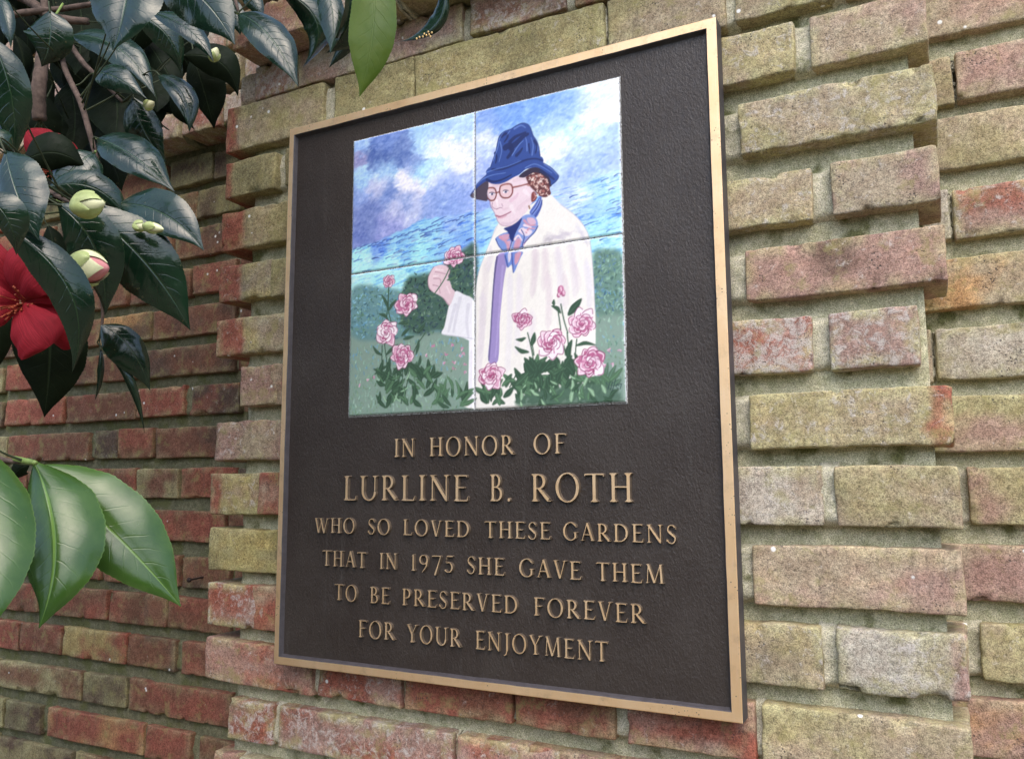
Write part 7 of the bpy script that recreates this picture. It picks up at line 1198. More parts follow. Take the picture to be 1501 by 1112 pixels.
for i, (nm, pts) in enumerate([
 ["branch",[[-296.8,-438.4,350.6,5],[-223.7,-428.3,306.9,4.5],[-177.4,-433.7,274.3,4],[-148.4,-418.0,270.0,3]]],
 ["branch",[[-186.0,-434.4,247.5,4.5],[-178.7,-438.7,224.6,5.5],[-172.8,-443.0,196.5,6.2],[-173.0,-440.2,175.6,5.6]]],
 ["branch",[[-134.9,-451.1,231.9,1.6],[-123.6,-452.7,204.4,2.2],[-100.4,-452.7,169.7,2.3],[-86.9,-453.4,143.7,2.2],[-77.9,-450.4,115.0,1.8],[-57.9,-459.4,91.9,1.2]]],
 ["branch",[[-174.5,-418.7,258.8,2.2],[-155.8,-417.0,235.5,2.2],[-133.2,-413.6,213.8,1.8],[-109.0,-409.0,190.3,1.2]]],
 ["branch",[[-250.1,-469.5,259.8,3.5],[-206.5,-449.2,276.2,3],[-163.6,-427.6,282.0,2.5],[-101.4,-407.2,285.9,2.2],[-54.4,-353.3,318.5,2]]],
 ["branch",[[-144.7,-340.2,375.2,3],[-91.7,-319.3,342.5,2],[-59.8,-330.9,300.5,1.3]]],
 ["branch",[[36.0,-329.8,323.7,2.2],[73.5,-328.8,293.5,2],[93.9,-277.5,326.8,2],[100.5,-230.5,340.6,1.2]]],
 ["branch",[[-13.8,-578.9,-106.0,3],[23.4,-569.1,-118.9,1.4],[48.2,-567.3,-120.8,1.2]]],
 ["branch",[[-132.7,-521.4,95.0,3],[-93.1,-500.0,88.9,2.2],[-39.4,-502.7,64.4,1.6],[-10.3,-502.9,52.2,1.1]]],
 ["branch",[[-48.6,-467.2,20.1,1.3],[-50.2,-458.9,-3.6,1.2],[-47.1,-460.7,-19.6,0.9]]],
 ["petiole",[[-77.7,-453.0,134.6,0.8],[-60.2,-454.0,125.7,0.8]]],
 ["petiole",[[-54.0,-457.9,95.9,0.8],[-12.5,-477.3,63.8,0.9]]],
 ["petiole",[[-90.8,-315.6,319.6,0.9],[-44.3,-343.6,286.6,0.9]]],
 ["petiole",[[-42.9,-504.3,62.5,0.8],[-5.9,-516.9,47.3,0.8]]],
 ["petiole",[[-73.1,-459.0,113.2,0.8],[-60.9,-464.5,116.5,0.8]]],
 ["petiole",[[35.9,-568.2,-119.1,1.6],[46.8,-568.0,-120.8,1.7],[60.6,-572.1,-121.8,1.3]]],
 ["petiole",[[-167.6,-430.2,285.6,1],[-157.3,-444.2,261.2,1]]],
 ["branch",[[-132.7,-521.4,95.0,2.6],[-147.6,-482.1,83.7,2.2],[-155.3,-459.0,52.2,1.8],[-151.8,-442.7,30.0,1.4],[-136.9,-444.7,19.3,0.9]]],
 ["branch",[[-64.3,-485.0,88.7,1.2],[-45.1,-486.6,50.2,1.1],[-48.6,-467.2,20.1,1.3]]],
 ["branch",[[-296.8,-438.4,350.6,5],[-493.4,-489.2,20.3,6.2],[-690,-490,-250,7.5]]],
 ["branch",[[-250.1,-469.5,259.8,3.5],[-475.1,-509.8,-100.1,4.7],[-700,-500,-400,6.0]]],
 ["branch",[[-132.7,-521.4,95.0,3],[-423.9,-543.2,-332.5,4.2],[-715,-515,-700,5.5]]],
 ["branch",[[-13.8,-578.9,-106.0,3],[-371.9,-579.5,-583.0,4.2],[-730,-530,-1000,5.5]]],
 ["branch",[[-144.7,-340.2,375.2,3],[-322.4,-420.1,367.6,4.2],[-500,-450,420,5.5]]],
 ["branch",[[36.0,-329.8,323.7,2.2],[-132.0,-419.9,391.9,3.4000000000000004],[-300,-460,520,4.7]]],
 ["branch",[[-206.4,-435.1,337.7,3],[-403.2,-477.6,188.8,4.2],[-600,-470,100,5.5]]],
 ["branch",[[-206.4,-435.1,337.7,3],[-191.0,-431.5,289.0,3.4],[-186.0,-434.4,247.5,4]]],
 ["stalk",[[-95.5,-453.0,160.2,0.8],[-38.9,-477.8,195.5,0.55],[17.7,-502.7,234.8,0.55],[22.1,-505.4,221.8,0.7]]],
 ["stalk",[[-99.2,-452.8,167.3,0.8],[-45.3,-468.7,198.5,0.55],[8.6,-484.7,233.7,0.55],[21.0,-484.0,227.3,0.7]]],
 ["stalk",[[-59.8,-330.9,300.5,0.8],[-56.1,-337.5,294.2,0.55],[-52.4,-344.2,292.0,0.55],[-43.6,-344.3,286.8,0.7]]],
 ["stalk",[[-59.8,-330.9,300.5,0.8],[-48.5,-326.6,312.2,0.55],[-37.2,-322.4,327.9,0.55],[-25.9,-316.5,322.1,0.7]]],
 ["stalk",[[70.1,-328.9,296.2,0.8],[62.8,-341.8,291.6,0.55],[55.5,-354.8,291.0,0.55],[62.3,-356.3,279.7,0.7]]],
 ["stalk",[[73.5,-328.8,293.5,0.8],[82.3,-346.0,289.2,0.55],[91.1,-363.2,288.8,0.55],[94.5,-361.0,275.4,0.7]]],
 ["stalk",[[73.5,-328.8,293.5,0.8],[76.9,-321.6,274.2,0.55],[80.3,-314.5,258.8,0.55],[75.2,-322.6,248.6,0.7]]],
 ["stalk",[[73.5,-328.8,293.5,0.8],[103.7,-355.8,280.7,0.55],[133.9,-382.7,271.9,0.55],[135.3,-382.9,258.0,0.7]]],
 ["stalk",[[-91.7,-319.3,342.5,0.8],[-96.1,-315.0,341.1,0.55],[-100.4,-310.8,343.7,0.55],[-97.3,-311.4,338.9,0.7]]],
 ["stalk",[[-91.7,-319.3,342.5,0.8],[-91.4,-312.9,348.3,0.55],[-91.0,-306.6,358.1,0.55],[-85.5,-307.3,352.3,0.7]]],
 ["stalk",[[-134.9,-451.1,231.9,0.8],[-129.7,-460.1,240.9,0.55],[-124.6,-469.1,253.9,0.55],[-121.8,-469.1,243.3,0.7]]],
 ["stalk",[[-126.7,-452.3,211.9,0.8],[-118.1,-487.5,221.5,0.55],[-109.5,-522.7,235.2,0.55],[-100.0,-524.0,224.9,0.7]]],
 ["stalk",[[-36.8,-502.7,63.3,0.8],[-24.7,-540.8,103.4,0.55],[-12.7,-578.8,147.6,0.55],[-5.9,-575.2,135.8,0.7]]],
 ["stalk",[[-23.5,-502.8,57.7,0.8],[-24.6,-537.6,69.9,0.55],[-25.6,-572.4,86.1,0.55],[-12.6,-571.6,81.0,0.7]]],
 ["stalk",[[-134.9,-451.1,231.9,0.8],[-132.3,-449.3,232.5,0.55],[-129.8,-447.4,237.1,0.55],[-124.1,-446.9,236.0,0.7]]],
 ["stalk",[[-101.4,-407.2,285.9,0.8],[-87.8,-425.0,264.9,0.55],[-74.3,-442.8,247.8,0.55],[-62.1,-437.8,243.1,0.7]]],
 ["stalk",[[-102.5,-452.7,172.9,0.8],[-69.3,-451.7,200.1,0.55],[-36.0,-450.6,231.3,0.55],[-23.2,-449.9,225.8,0.7]]],
 ["stalk",[[-109.0,-409.0,190.3,0.8],[-82.8,-407.7,202.3,0.55],[-56.5,-406.5,218.2,0.55],[-43.3,-402.0,219.1,0.7]]],
 ["stalk",[[-109.0,-409.0,190.3,0.8],[-83.4,-398.3,214.0,0.55],[-57.7,-387.6,241.7,0.55],[-53.0,-385.6,228.6,0.7]]],
 ["stalk",[[-95.5,-453.0,160.2,0.8],[-72.9,-441.5,175.1,0.55],[-50.4,-430.0,193.9,0.55],[-37.9,-429.5,187.6,0.7]]],
 ["stalk",[[-110.9,-452.7,185.5,0.8],[-106.1,-449.4,188.6,0.55],[-101.3,-446.2,195.8,0.55],[-92.8,-448.0,194.5,0.7]]],
 ["stalk",[[-109.0,-409.0,190.3,0.8],[-105.3,-407.3,192.0,0.55],[-101.7,-405.7,197.6,0.55],[-100.4,-405.2,192.4,0.7]]],
 ["stalk",[[-82.0,-451.8,128.0,0.8],[-77.5,-455.1,128.2,0.55],[-73.0,-458.4,132.4,0.55],[-65.9,-458.8,129.7,0.7]]],
 ["stalk",[[-68.8,-454.5,104.5,0.8],[-65.7,-457.4,109.8,0.55],[-62.7,-460.3,119.1,0.55],[-61.6,-466.3,114.3,0.7]]],
 ["stalk",[[-15.6,-502.9,54.4,0.8],[-18.6,-490.2,57.9,0.55],[-21.7,-477.4,65.3,0.55],[-10.1,-477.0,63.5,0.7]]],
 ["stalk",[[-49.2,-502.2,68.9,0.8],[-49.3,-505.4,67.9,0.55],[-49.5,-508.6,70.9,0.55],[-45.6,-507.3,72.0,0.7]]],
 ["stalk",[[-10.3,-502.9,52.2,0.8],[4.9,-540.8,57.1,0.55],[20.1,-578.7,66.0,0.55],[28.0,-581.0,54.7,0.7]]],
 ["stalk",[[-10.3,-502.9,52.2,0.8],[-8.8,-504.8,49.3,0.55],[-7.3,-506.7,50.4,0.55],[-4.4,-504.9,48.1,0.7]]],
 ["stalk",[[-20.9,-502.8,56.6,0.8],[-21.7,-495.5,59.2,0.55],[-22.4,-488.1,65.8,0.55],[-17.8,-485.2,59.7,0.7]]],
 ["stalk",[[-10.3,-502.9,52.2,0.8],[-7.2,-520.4,48.8,0.55],[-4.1,-537.8,49.3,0.55],[6.5,-532.7,41.7,0.7]]],
 ["stalk",[[-10.3,-502.9,52.2,0.8],[6.4,-545.5,32.6,0.55],[23.1,-588.1,17.0,0.55],[33.7,-582.0,10.2,0.7]]],
 ["stalk",[[-10.3,-502.9,52.2,0.8],[21.8,-558.4,33.9,0.55],[53.9,-613.9,19.6,0.55],[66.3,-611.7,13.4,0.7]]],
 ["stalk",[[-136.9,-444.7,19.3,0.8],[-142.2,-469.1,17.7,0.55],[-147.4,-493.5,20.1,0.55],[-139.8,-490.6,8.7,0.7]]],
 ["stalk",[[-47.1,-460.7,-19.6,0.8],[-49.1,-460.6,-27.1,0.55],[-51.1,-460.5,-30.6,0.55],[-46.0,-458.4,-34.7,0.7]]],
 ["stalk",[[-47.1,-460.7,-19.6,0.8],[-53.6,-456.7,-25.1,0.55],[-60.2,-452.6,-26.7,0.55],[-57.2,-453.2,-34.7,0.7]]],
 ["stalk",[[-49.2,-464.2,11.5,0.8],[-32.9,-480.8,2.2,0.55],[-16.5,-497.4,-3.1,0.55],[-15.9,-510.8,-7.1,0.7]]],
 ["stalk",[[43.7,-567.6,-120.5,0.8],[41.5,-579.1,-115.9,0.55],[39.4,-590.6,-107.4,0.55],[46.9,-592.8,-115.2,0.7]]],
 ["stalk",[[45.9,-567.5,-120.6,0.8],[45.0,-565.2,-122.3,0.55],[44.1,-563.0,-120.0,0.55],[46.7,-563.3,-122.3,0.7]]],
 ["stalk",[[30.2,-568.6,-119.4,0.8],[26.2,-559.9,-121.0,0.55],[22.3,-551.2,-118.5,0.55],[29.1,-548.9,-123.7,0.7]]],
 ["stalk",[[-93.1,-500.0,88.9,0.8],[-93.7,-500.5,91.9,0.55],[-94.4,-501.0,98.9,0.55],[-88.8,-500.1,101.7,0.7]]],
 ["stalk",[[-103.9,-505.8,90.6,0.8],[-110.8,-498.0,93.8,0.55],[-117.6,-490.1,101.0,0.55],[-111.2,-488.0,95.0,0.7]]],
 ["stalk",[[30.2,-568.6,-119.4,0.8],[28.4,-559.4,-122.1,0.55],[26.6,-550.1,-120.8,0.55],[29.0,-556.5,-122.2,0.7]]],
 ["stalk",[[-173.0,-440.2,175.6,0.8],[-205.0,-431.5,165.1,0.55],[-236.9,-422.8,158.5,0.55],[-223.7,-419.7,162.0,0.7]]],
 ["stalk",[[-185.3,-434.8,245.4,0.8],[-213.3,-418.6,237.9,0.55],[-241.2,-402.4,234.4,0.55],[-236.7,-400.7,221.2,0.7]]],
 ["stalk",[[-257.8,-391.0,370.4,0.8],[-258.8,-394.3,365.9,0.55],[-259.8,-397.5,365.5,0.55],[-256.8,-397.0,361.1,0.7]]],
 ["stalk",[[-241.6,-383.8,371.1,0.8],[-251.3,-372.8,374.0,0.55],[-260.9,-361.7,380.9,0.55],[-254.6,-364.2,372.6,0.7]]],
 ["stalk",[[-148.4,-418.0,270.0,0.8],[-147.1,-406.3,275.1,0.55],[-145.8,-394.7,284.1,0.55],[-147.7,-395.8,274.2,0.7]]],
 ["stalk",[[-130.2,-334.5,366.3,0.8],[-130.7,-348.6,355.6,0.55],[-131.1,-362.7,348.9,0.55],[-133.8,-363.0,335.1,0.7]]],
 ["stalk",[[-174.5,-418.7,258.8,0.8],[-196.5,-388.3,269.7,0.55],[-218.6,-358.0,284.6,0.55],[-208.7,-360.5,275.0,0.7]]],
 ["stalk",[[-230.3,-429.2,310.9,0.8],[-253.3,-391.1,293.4,0.55],[-276.2,-352.9,279.9,0.55],[-267.0,-356.1,269.9,0.7]]],
 ["stalk",[[-179.4,-438.3,226.7,0.8],[-189.9,-426.2,224.7,0.55],[-200.3,-414.1,226.8,0.55],[-203.6,-416.3,213.4,0.7]]],
 ["stalk",[[-278.0,-450.6,283.6,0.8],[-272.8,-435.5,273.3,0.55],[-267.7,-420.5,267.0,0.55],[-256.0,-416.3,260.5,0.7]]],
 ["stalk",[[-174.5,-418.7,258.8,0.8],[-181.9,-381.0,269.6,0.55],[-189.2,-343.4,284.3,0.55],[-179.0,-344.9,274.8,0.7]]],
 ["stalk",[[-120.6,-330.7,360.3,0.8],[-131.4,-311.8,356.0,0.55],[-142.2,-293.0,355.8,0.55],[-140.7,-301.2,344.5,0.7]]],
 ["stalk",[[-173.0,-440.2,175.6,0.8],[-181.3,-417.4,166.5,0.55],[-189.6,-394.7,161.5,0.55],[-196.8,-405.6,156.4,0.7]]],
 ["stalk",[[-270.2,-434.7,334.7,0.8],[-268.3,-433.3,335.0,0.55],[-266.4,-431.9,339.4,0.55],[-262.7,-430.5,336.8,0.7]]],
 ["stalk",[[-177.0,-354.7,373.8,0.8],[-177.6,-348.7,337.5,0.55],[-178.2,-342.6,305.2,0.55],[-169.1,-342.2,294.5,0.7]]],
 ["stalk",[[-184.0,-435.6,241.3,0.8],[-226.2,-384.1,219.6,0.55],[-268.3,-332.6,202.0,0.55],[-259.3,-342.9,198.7,0.7]]],
 ["stalk",[[-117.8,-410.7,198.8,0.8],[-113.4,-388.2,213.3,0.55],[-109.1,-365.8,231.8,0.55],[-103.4,-365.3,219.0,0.7]]],
 ["stalk",[[-173.0,-440.2,175.6,0.8],[-208.2,-413.9,145.5,0.55],[-243.4,-387.5,119.4,0.55],[-238.0,-385.0,106.7,0.7]]],
 ["stalk",[[-139.4,-414.5,219.7,0.8],[-153.2,-365.1,215.5,0.55],[-167.1,-315.6,215.2,0.55],[-159.7,-327.3,212.9,0.7]]],
 ["stalk",[[-173.0,-440.2,175.6,0.8],[-201.9,-374.2,153.1,0.55],[-230.7,-308.2,134.7,0.55],[-220.7,-311.7,125.6,0.7]]],
 ["stalk",[[-218.4,-454.7,271.7,0.8],[-224.6,-446.2,272.0,0.55],[-230.8,-437.7,276.4,0.55],[-225.9,-435.9,268.9,0.7]]],
 ["stalk",[[-290.1,-405.6,369.0,0.8],[-292.9,-412.1,376.5,0.55],[-295.7,-418.5,388.1,0.55],[-291.1,-417.6,381.0,0.7]]],
 ["stalk",[[-273.9,-398.3,369.7,0.8],[-272.4,-401.8,372.4,0.55],[-270.8,-405.2,379.0,0.55],[-267.8,-404.6,374.3,0.7]]],
 ["stalk",[[-241.6,-383.8,371.1,0.8],[-244.7,-387.8,368.0,0.55],[-247.8,-391.8,368.9,0.55],[-244.8,-391.2,364.2,0.7]]],
 ["stalk",[[-290.1,-405.6,369.0,0.8],[-289.0,-407.0,357.9,0.55],[-288.0,-408.5,350.8,0.55],[-281.7,-407.2,341.2,0.7]]],
 ["stalk",[[-225.5,-376.5,371.7,0.8],[-226.5,-377.3,361.8,0.55],[-227.5,-378.2,355.9,0.55],[-222.2,-377.1,347.5,0.7]]],
 ["stalk",[[-306.2,-412.8,368.3,0.8],[-305.8,-416.5,362.4,0.55],[-305.4,-420.2,360.4,0.55],[-301.6,-419.4,354.6,0.7]]],
 ["stalk",[[-350.4,-452.3,260.5,0.8],[-345.3,-396.0,254.2,0.55],[-340.1,-339.8,251.8,0.55],[-333.7,-334.5,240.6,0.7]]],
 ["stalk",[[-177.0,-354.7,373.8,0.8],[-201.1,-308.5,405.2,0.55],[-225.1,-262.2,440.6,0.55],[-222.5,-264.6,427.1,0.7]]],
 ["stalk",[[-290.1,-405.6,369.0,0.8],[-304.8,-370.7,345.4,0.55],[-319.5,-335.8,325.7,0.55],[-312.5,-331.0,314.6,0.7]]],
 ["stalk",[[-354.7,-425.5,377.1,0.8],[-366.0,-364.1,386.1,0.55],[-377.3,-302.6,399.1,0.55],[-369.5,-304.5,387.7,0.7]]],
 ["stalk",[[-193.2,-362.0,373.1,0.8],[-201.5,-340.1,355.0,0.55],[-209.7,-318.2,340.9,0.55],[-221.1,-317.4,332.7,0.7]]],
 ["stalk",[[-241.6,-383.8,371.1,0.8],[-275.8,-320.3,365.3,0.55],[-310.0,-256.7,363.5,0.55],[-300.2,-257.6,353.6,0.7]]],
 ["stalk",[[-225.5,-376.5,371.7,0.8],[-257.4,-314.6,410.6,0.55],[-289.4,-252.7,453.5,0.55],[-282.3,-255.3,441.7,0.7]]],
 ["stalk",[[-290.1,-405.6,369.0,0.8],[-309.1,-355.9,373.4,0.55],[-328.0,-306.2,381.9,0.55],[-324.7,-307.9,368.4,0.7]]],
 ["stalk",[[-387.0,-431.0,386.7,0.8],[-393.9,-358.2,411.2,0.55],[-400.8,-285.3,439.7,0.55],[-394.0,-289.5,428.2,0.7]]],
 ["stalk",[[-241.6,-383.8,371.1,0.8],[-264.9,-346.5,360.4,0.55],[-288.2,-309.1,353.8,0.55],[-282.3,-307.2,341.2,0.7]]],
 ["stalk",[[-257.8,-391.0,370.4,0.8],[-271.1,-367.1,376.3,0.55],[-284.5,-343.1,386.2,0.55],[-280.8,-337.0,374.2,0.7]]],
 ["stalk",[[-290.1,-405.6,369.0,0.8],[-319.2,-342.6,398.6,0.55],[-348.3,-279.7,432.2,0.55],[-344.0,-283.8,419.5,0.7]]],
 ["stalk",[[-241.6,-383.8,371.1,0.8],[-263.8,-345.3,413.5,0.55],[-286.0,-306.8,459.9,0.55],[-287.0,-310.2,446.4,0.7]]],
 ["stalk",[[-257.8,-391.0,370.4,0.8],[-277.8,-360.7,380.8,0.55],[-297.8,-330.3,395.3,0.55],[-294.3,-327.6,382.0,0.7]]],
 ["stalk",[[-403.1,-433.7,391.4,0.8],[-414.0,-373.2,408.7,0.55],[-424.8,-312.7,429.9,0.55],[-414.2,-314.0,420.9,0.7]]],
 ["stalk",[[-209.3,-369.3,372.4,0.8],[-213.7,-338.4,350.3,0.55],[-218.0,-307.5,332.1,0.55],[-229.7,-308.8,324.4,0.7]]],
 ["stalk",[[-209.3,-369.3,372.4,0.8],[-216.6,-354.4,357.9,0.55],[-223.9,-339.5,347.4,0.55],[-231.9,-333.0,338.0,0.7]]],
 ["stalk",[[-225.5,-376.5,371.7,0.8],[-255.7,-310.2,388.6,0.55],[-286.0,-243.8,409.4,0.55],[-280.6,-249.2,397.6,0.7]]],
 ["stalk",[[-177.0,-354.7,373.8,0.8],[-192.7,-335.5,360.7,0.55],[-208.4,-316.3,351.6,0.55],[-204.6,-307.0,341.9,0.7]]],
 ["stalk",[[-241.6,-383.8,371.1,0.8],[-267.0,-330.3,385.5,0.55],[-292.3,-276.8,404.0,0.55],[-287.1,-279.7,391.3,0.7]]],
 ["stalk",[[-273.9,-398.3,369.7,0.8],[-296.4,-354.7,388.0,0.55],[-318.9,-311.2,410.3,0.55],[-312.6,-310.9,397.8,0.7]]],
 ["stalk",[[-241.6,-383.8,371.1,0.8],[-253.3,-364.9,372.2,0.55],[-265.1,-346.1,377.3,0.55],[-262.9,-336.9,367.0,0.7]]],
 ["stalk",[[-209.3,-369.3,372.4,0.8],[-231.9,-323.1,366.1,0.55],[-254.5,-276.9,363.8,0.55],[-252.2,-279.0,350.2,0.7]]],
 ["stalk",[[-332.5,-447.6,290.5,0.8],[-321.3,-390.6,271.7,0.55],[-310.0,-333.6,256.8,0.55],[-314.3,-332.1,243.6,0.7]]],
 ["stalk",[[-273.9,-398.3,369.7,0.8],[-298.0,-343.2,387.2,0.55],[-322.1,-288.0,408.6,0.55],[-320.7,-292.7,395.5,0.7]]],
 ["stalk",[[-160.9,-347.5,374.5,0.8],[-177.2,-308.2,361.5,0.55],[-193.6,-268.9,352.5,0.55],[-200.5,-271.8,340.7,0.7]]],
 ["stalk",[[-273.9,-398.3,369.7,0.8],[-300.7,-343.7,320.8,0.55],[-327.5,-289.1,276.0,0.55],[-319.5,-288.5,264.6,0.7]]],
 ["stalk",[[-209.3,-369.3,372.4,0.8],[-217.9,-334.4,341.8,0.55],[-226.4,-299.5,315.1,0.55],[-230.6,-297.5,301.9,0.7]]],
 ["stalk",[[-257.8,-391.0,370.4,0.8],[-282.0,-330.3,354.7,0.55],[-306.2,-269.6,343.1,0.55],[-304.7,-275.2,330.4,0.7]]],
 ["stalk",[[-209.3,-369.3,372.4,0.8],[-235.9,-307.6,347.0,0.55],[-262.6,-246.0,325.6,0.55],[-261.2,-251.4,312.8,0.7]]],
 ["stalk",[[-241.6,-383.8,371.1,0.8],[-260.4,-353.9,380.0,0.55],[-279.2,-324.1,392.9,0.55],[-275.8,-320.8,379.7,0.7]]],
 ["stalk",[[-370.8,-428.3,381.9,0.8],[-385.9,-359.2,382.7,0.55],[-401.0,-290.2,387.4,0.55],[-391.9,-292.9,377.1,0.7]]],
 ["stalk",[[-354.7,-425.5,377.1,0.8],[-364.4,-347.5,392.9,0.55],[-374.1,-269.5,412.8,0.55],[-369.4,-275.3,400.9,0.7]]],
 ["stalk",[[-209.3,-369.3,372.4,0.8],[-223.9,-338.0,382.4,0.55],[-238.5,-306.8,396.3,0.55],[-245.3,-308.4,384.2,0.7]]],
 ["stalk",[[-209.3,-369.3,372.4,0.8],[-242.6,-301.2,387.8,0.55],[-275.9,-233.1,407.1,0.55],[-271.2,-238.5,395.1,0.7]]],
 ["stalk",[[-290.1,-405.6,369.0,0.8],[-320.4,-335.6,357.3,0.55],[-350.7,-265.7,349.7,0.55],[-345.5,-269.9,337.4,0.7]]],
 ["stalk",[[-354.7,-425.5,377.1,0.8],[-364.4,-348.9,391.4,0.55],[-374.1,-272.2,409.6,0.55],[-367.6,-277.1,398.3,0.7]]],
 ["stalk",[[-225.5,-376.5,371.7,0.8],[-259.7,-317.2,354.2,0.55],[-294.0,-257.8,340.6,0.55],[-282.9,-257.7,332.1,0.7]]],
 ["stalk",[[-257.8,-391.0,370.4,0.8],[-272.3,-352.2,390.3,0.55],[-286.9,-313.3,414.2,0.55],[-290.3,-316.2,400.9,0.7]]],
 ["stalk",[[-193.2,-362.0,373.1,0.8],[-205.4,-321.1,357.1,0.55],[-217.6,-280.2,345.1,0.55],[-220.7,-281.0,331.5,0.7]]],
 ["stalk",[[-257.8,-391.0,370.4,0.8],[-272.6,-353.4,387.5,0.55],[-287.4,-315.8,408.5,0.55],[-283.3,-314.6,395.2,0.7]]],
 ["stalk",[[-290.1,-405.6,369.0,0.8],[-297.1,-384.8,360.4,0.55],[-304.1,-364.0,355.8,0.55],[-303.4,-356.1,344.3,0.7]]],
 ["stalk",[[-257.8,-391.0,370.4,0.8],[-268.1,-377.9,375.1,0.55],[-278.4,-364.7,383.9,0.55],[-278.3,-354.7,374.1,0.7]]],
]):
    V, F = tube([(p[0] / 1000, p[1] / 1000, p[2] / 1000 + ZO) for p in pts], [p[3] / 1000 for p in pts], 9, i, .06)
    V = [v - shrub.location for v in V]
    o = bpy.data.objects.new('branch' if nm == 'branch' else 'leaf_stalk', mesh(nm, V, F, [MBK if nm == 'branch' else MST if nm == 'stalk' else MPT])); COL.objects.link(o); o.parent = shrub
# buds: overlapping sepals around a closed ovoid
MBD = mat_simple('bud_green', (.36, .42, .16), .5, .4, 0, .22, 90, .2); MBP = mat_petal('bud_petal', (.72, .22, .25), (.80, .42, .38)); MBC = mat_simple('bud_cream', (.62, .62, .36), .5, .4, 0, .15, 90, .1)
for bi, (a, b, r, k) in enumerate([
 [[26.8,-538.2,36.4],[48.0,-531.8,37.0],8.0,"green"],
 [[32.3,-541.0,-3.4],[56.6,-532.7,-5.0],9.9,"pink"],
 [[21.6,-490.2,39.5],[31.7,-488.9,35.5],3.7,"green"],
 [[31.1,-490.6,37.0],[46.3,-486.7,33.4],3.6,"green"],
 [[-9.2,-404.5,204.2],[-1.6,-406.4,213.0],4.4,"green"],
 [[-59.3,-425.4,167.4],[-48.9,-424.9,169.8],3.9,"green"],
]):
    a, b = np.array(a) / 1000 + [0, 0, ZO], np.array(b) / 1000 + [0, 0, ZO]; r /= 1000
    ax = b - a; L = np.linalg.norm(ax); T = ax / L; U = np.cross(T, [.2, 1, .1]); U /= np.linalg.norm(U); Wv = np.cross(T, U)
    bud = bpy.data.objects.new('bud', None); COL.objects.link(bud); bud.parent = shrub; bud.location = Vector(a) - shrub.location; bud.empty_display_size = .01
    def shell(th0, span, t0, t1, rs, seed, open_=0.0):
        V = []; nt, ns = 14, 10
        for i in range(nt + 1):
            t = t0 + (t1 - t0) * i / nt; tt = i / nt
            rad = r * rs * math.sin(math.pi * min(1, (t * .92 + .04)) ** .85) ** .75
            sp = span * (math.sin(math.pi * (.12 + .88 * tt) ** .8) ** .6 if tt < .999 else .05)
            for j in range(ns + 1):
                q = 2 * j / ns - 1; th = th0 + q * sp
                rr = rad * (1 + .05 * math.cos(q * 3 + seed) + open_ * tt * tt) + .0004 * (1 - abs(q))
                V.append(T * L * t + U * rr * math.cos(th) + Wv * rr * math.sin(th))
        return np.array(V), grid_faces(nt + 1, ns + 1)
    core, Fc = shell(0, math.pi, 0.0, 1.0, .93, 1); core = np.array(core)
    # closed core
    V = []; nt, ns = 16, 16
    for i in range(nt + 1):
        t = i / nt; rad = r * .93 * math.sin(math.pi * min(.999, max(.001, t * .96 + .02)) ** .85) ** .75
        for j in range(ns): V.append(T * L * t + (U * math.cos(2 * math.pi * j / ns) + Wv * math.sin(2 * math.pi * j / ns)) * rad)
    F = [(i * ns + j, i * ns + (j + 1) % ns, (i + 1) * ns + (j + 1) % ns, (i + 1) * ns + j) for i in range(nt) for j in range(ns)] + [tuple(range(ns))[::-1], tuple(nt * ns + j for j in range(ns))]
    c = bpy.data.objects.new('bud_heart', mesh('bud_heart', V, F, [MBC if k == 'green' else MBP])); COL.objects.link(c); c.parent = bud
    for s in range(6 if r > .005 else 4):
        far = .72 if s < 3 else .97
        V, F = shell(s * 2.3 + bi, 1.0, .0, far, 1.0 + .05 * (s < 3), s, .12 if k == 'pink' else .05)
        c = bpy.data.objects.new('sepal', mesh('sepal', V, F, [MBD if (s < 3 or k == 'green') else MBC])); COL.objects.link(c); c.parent = bud
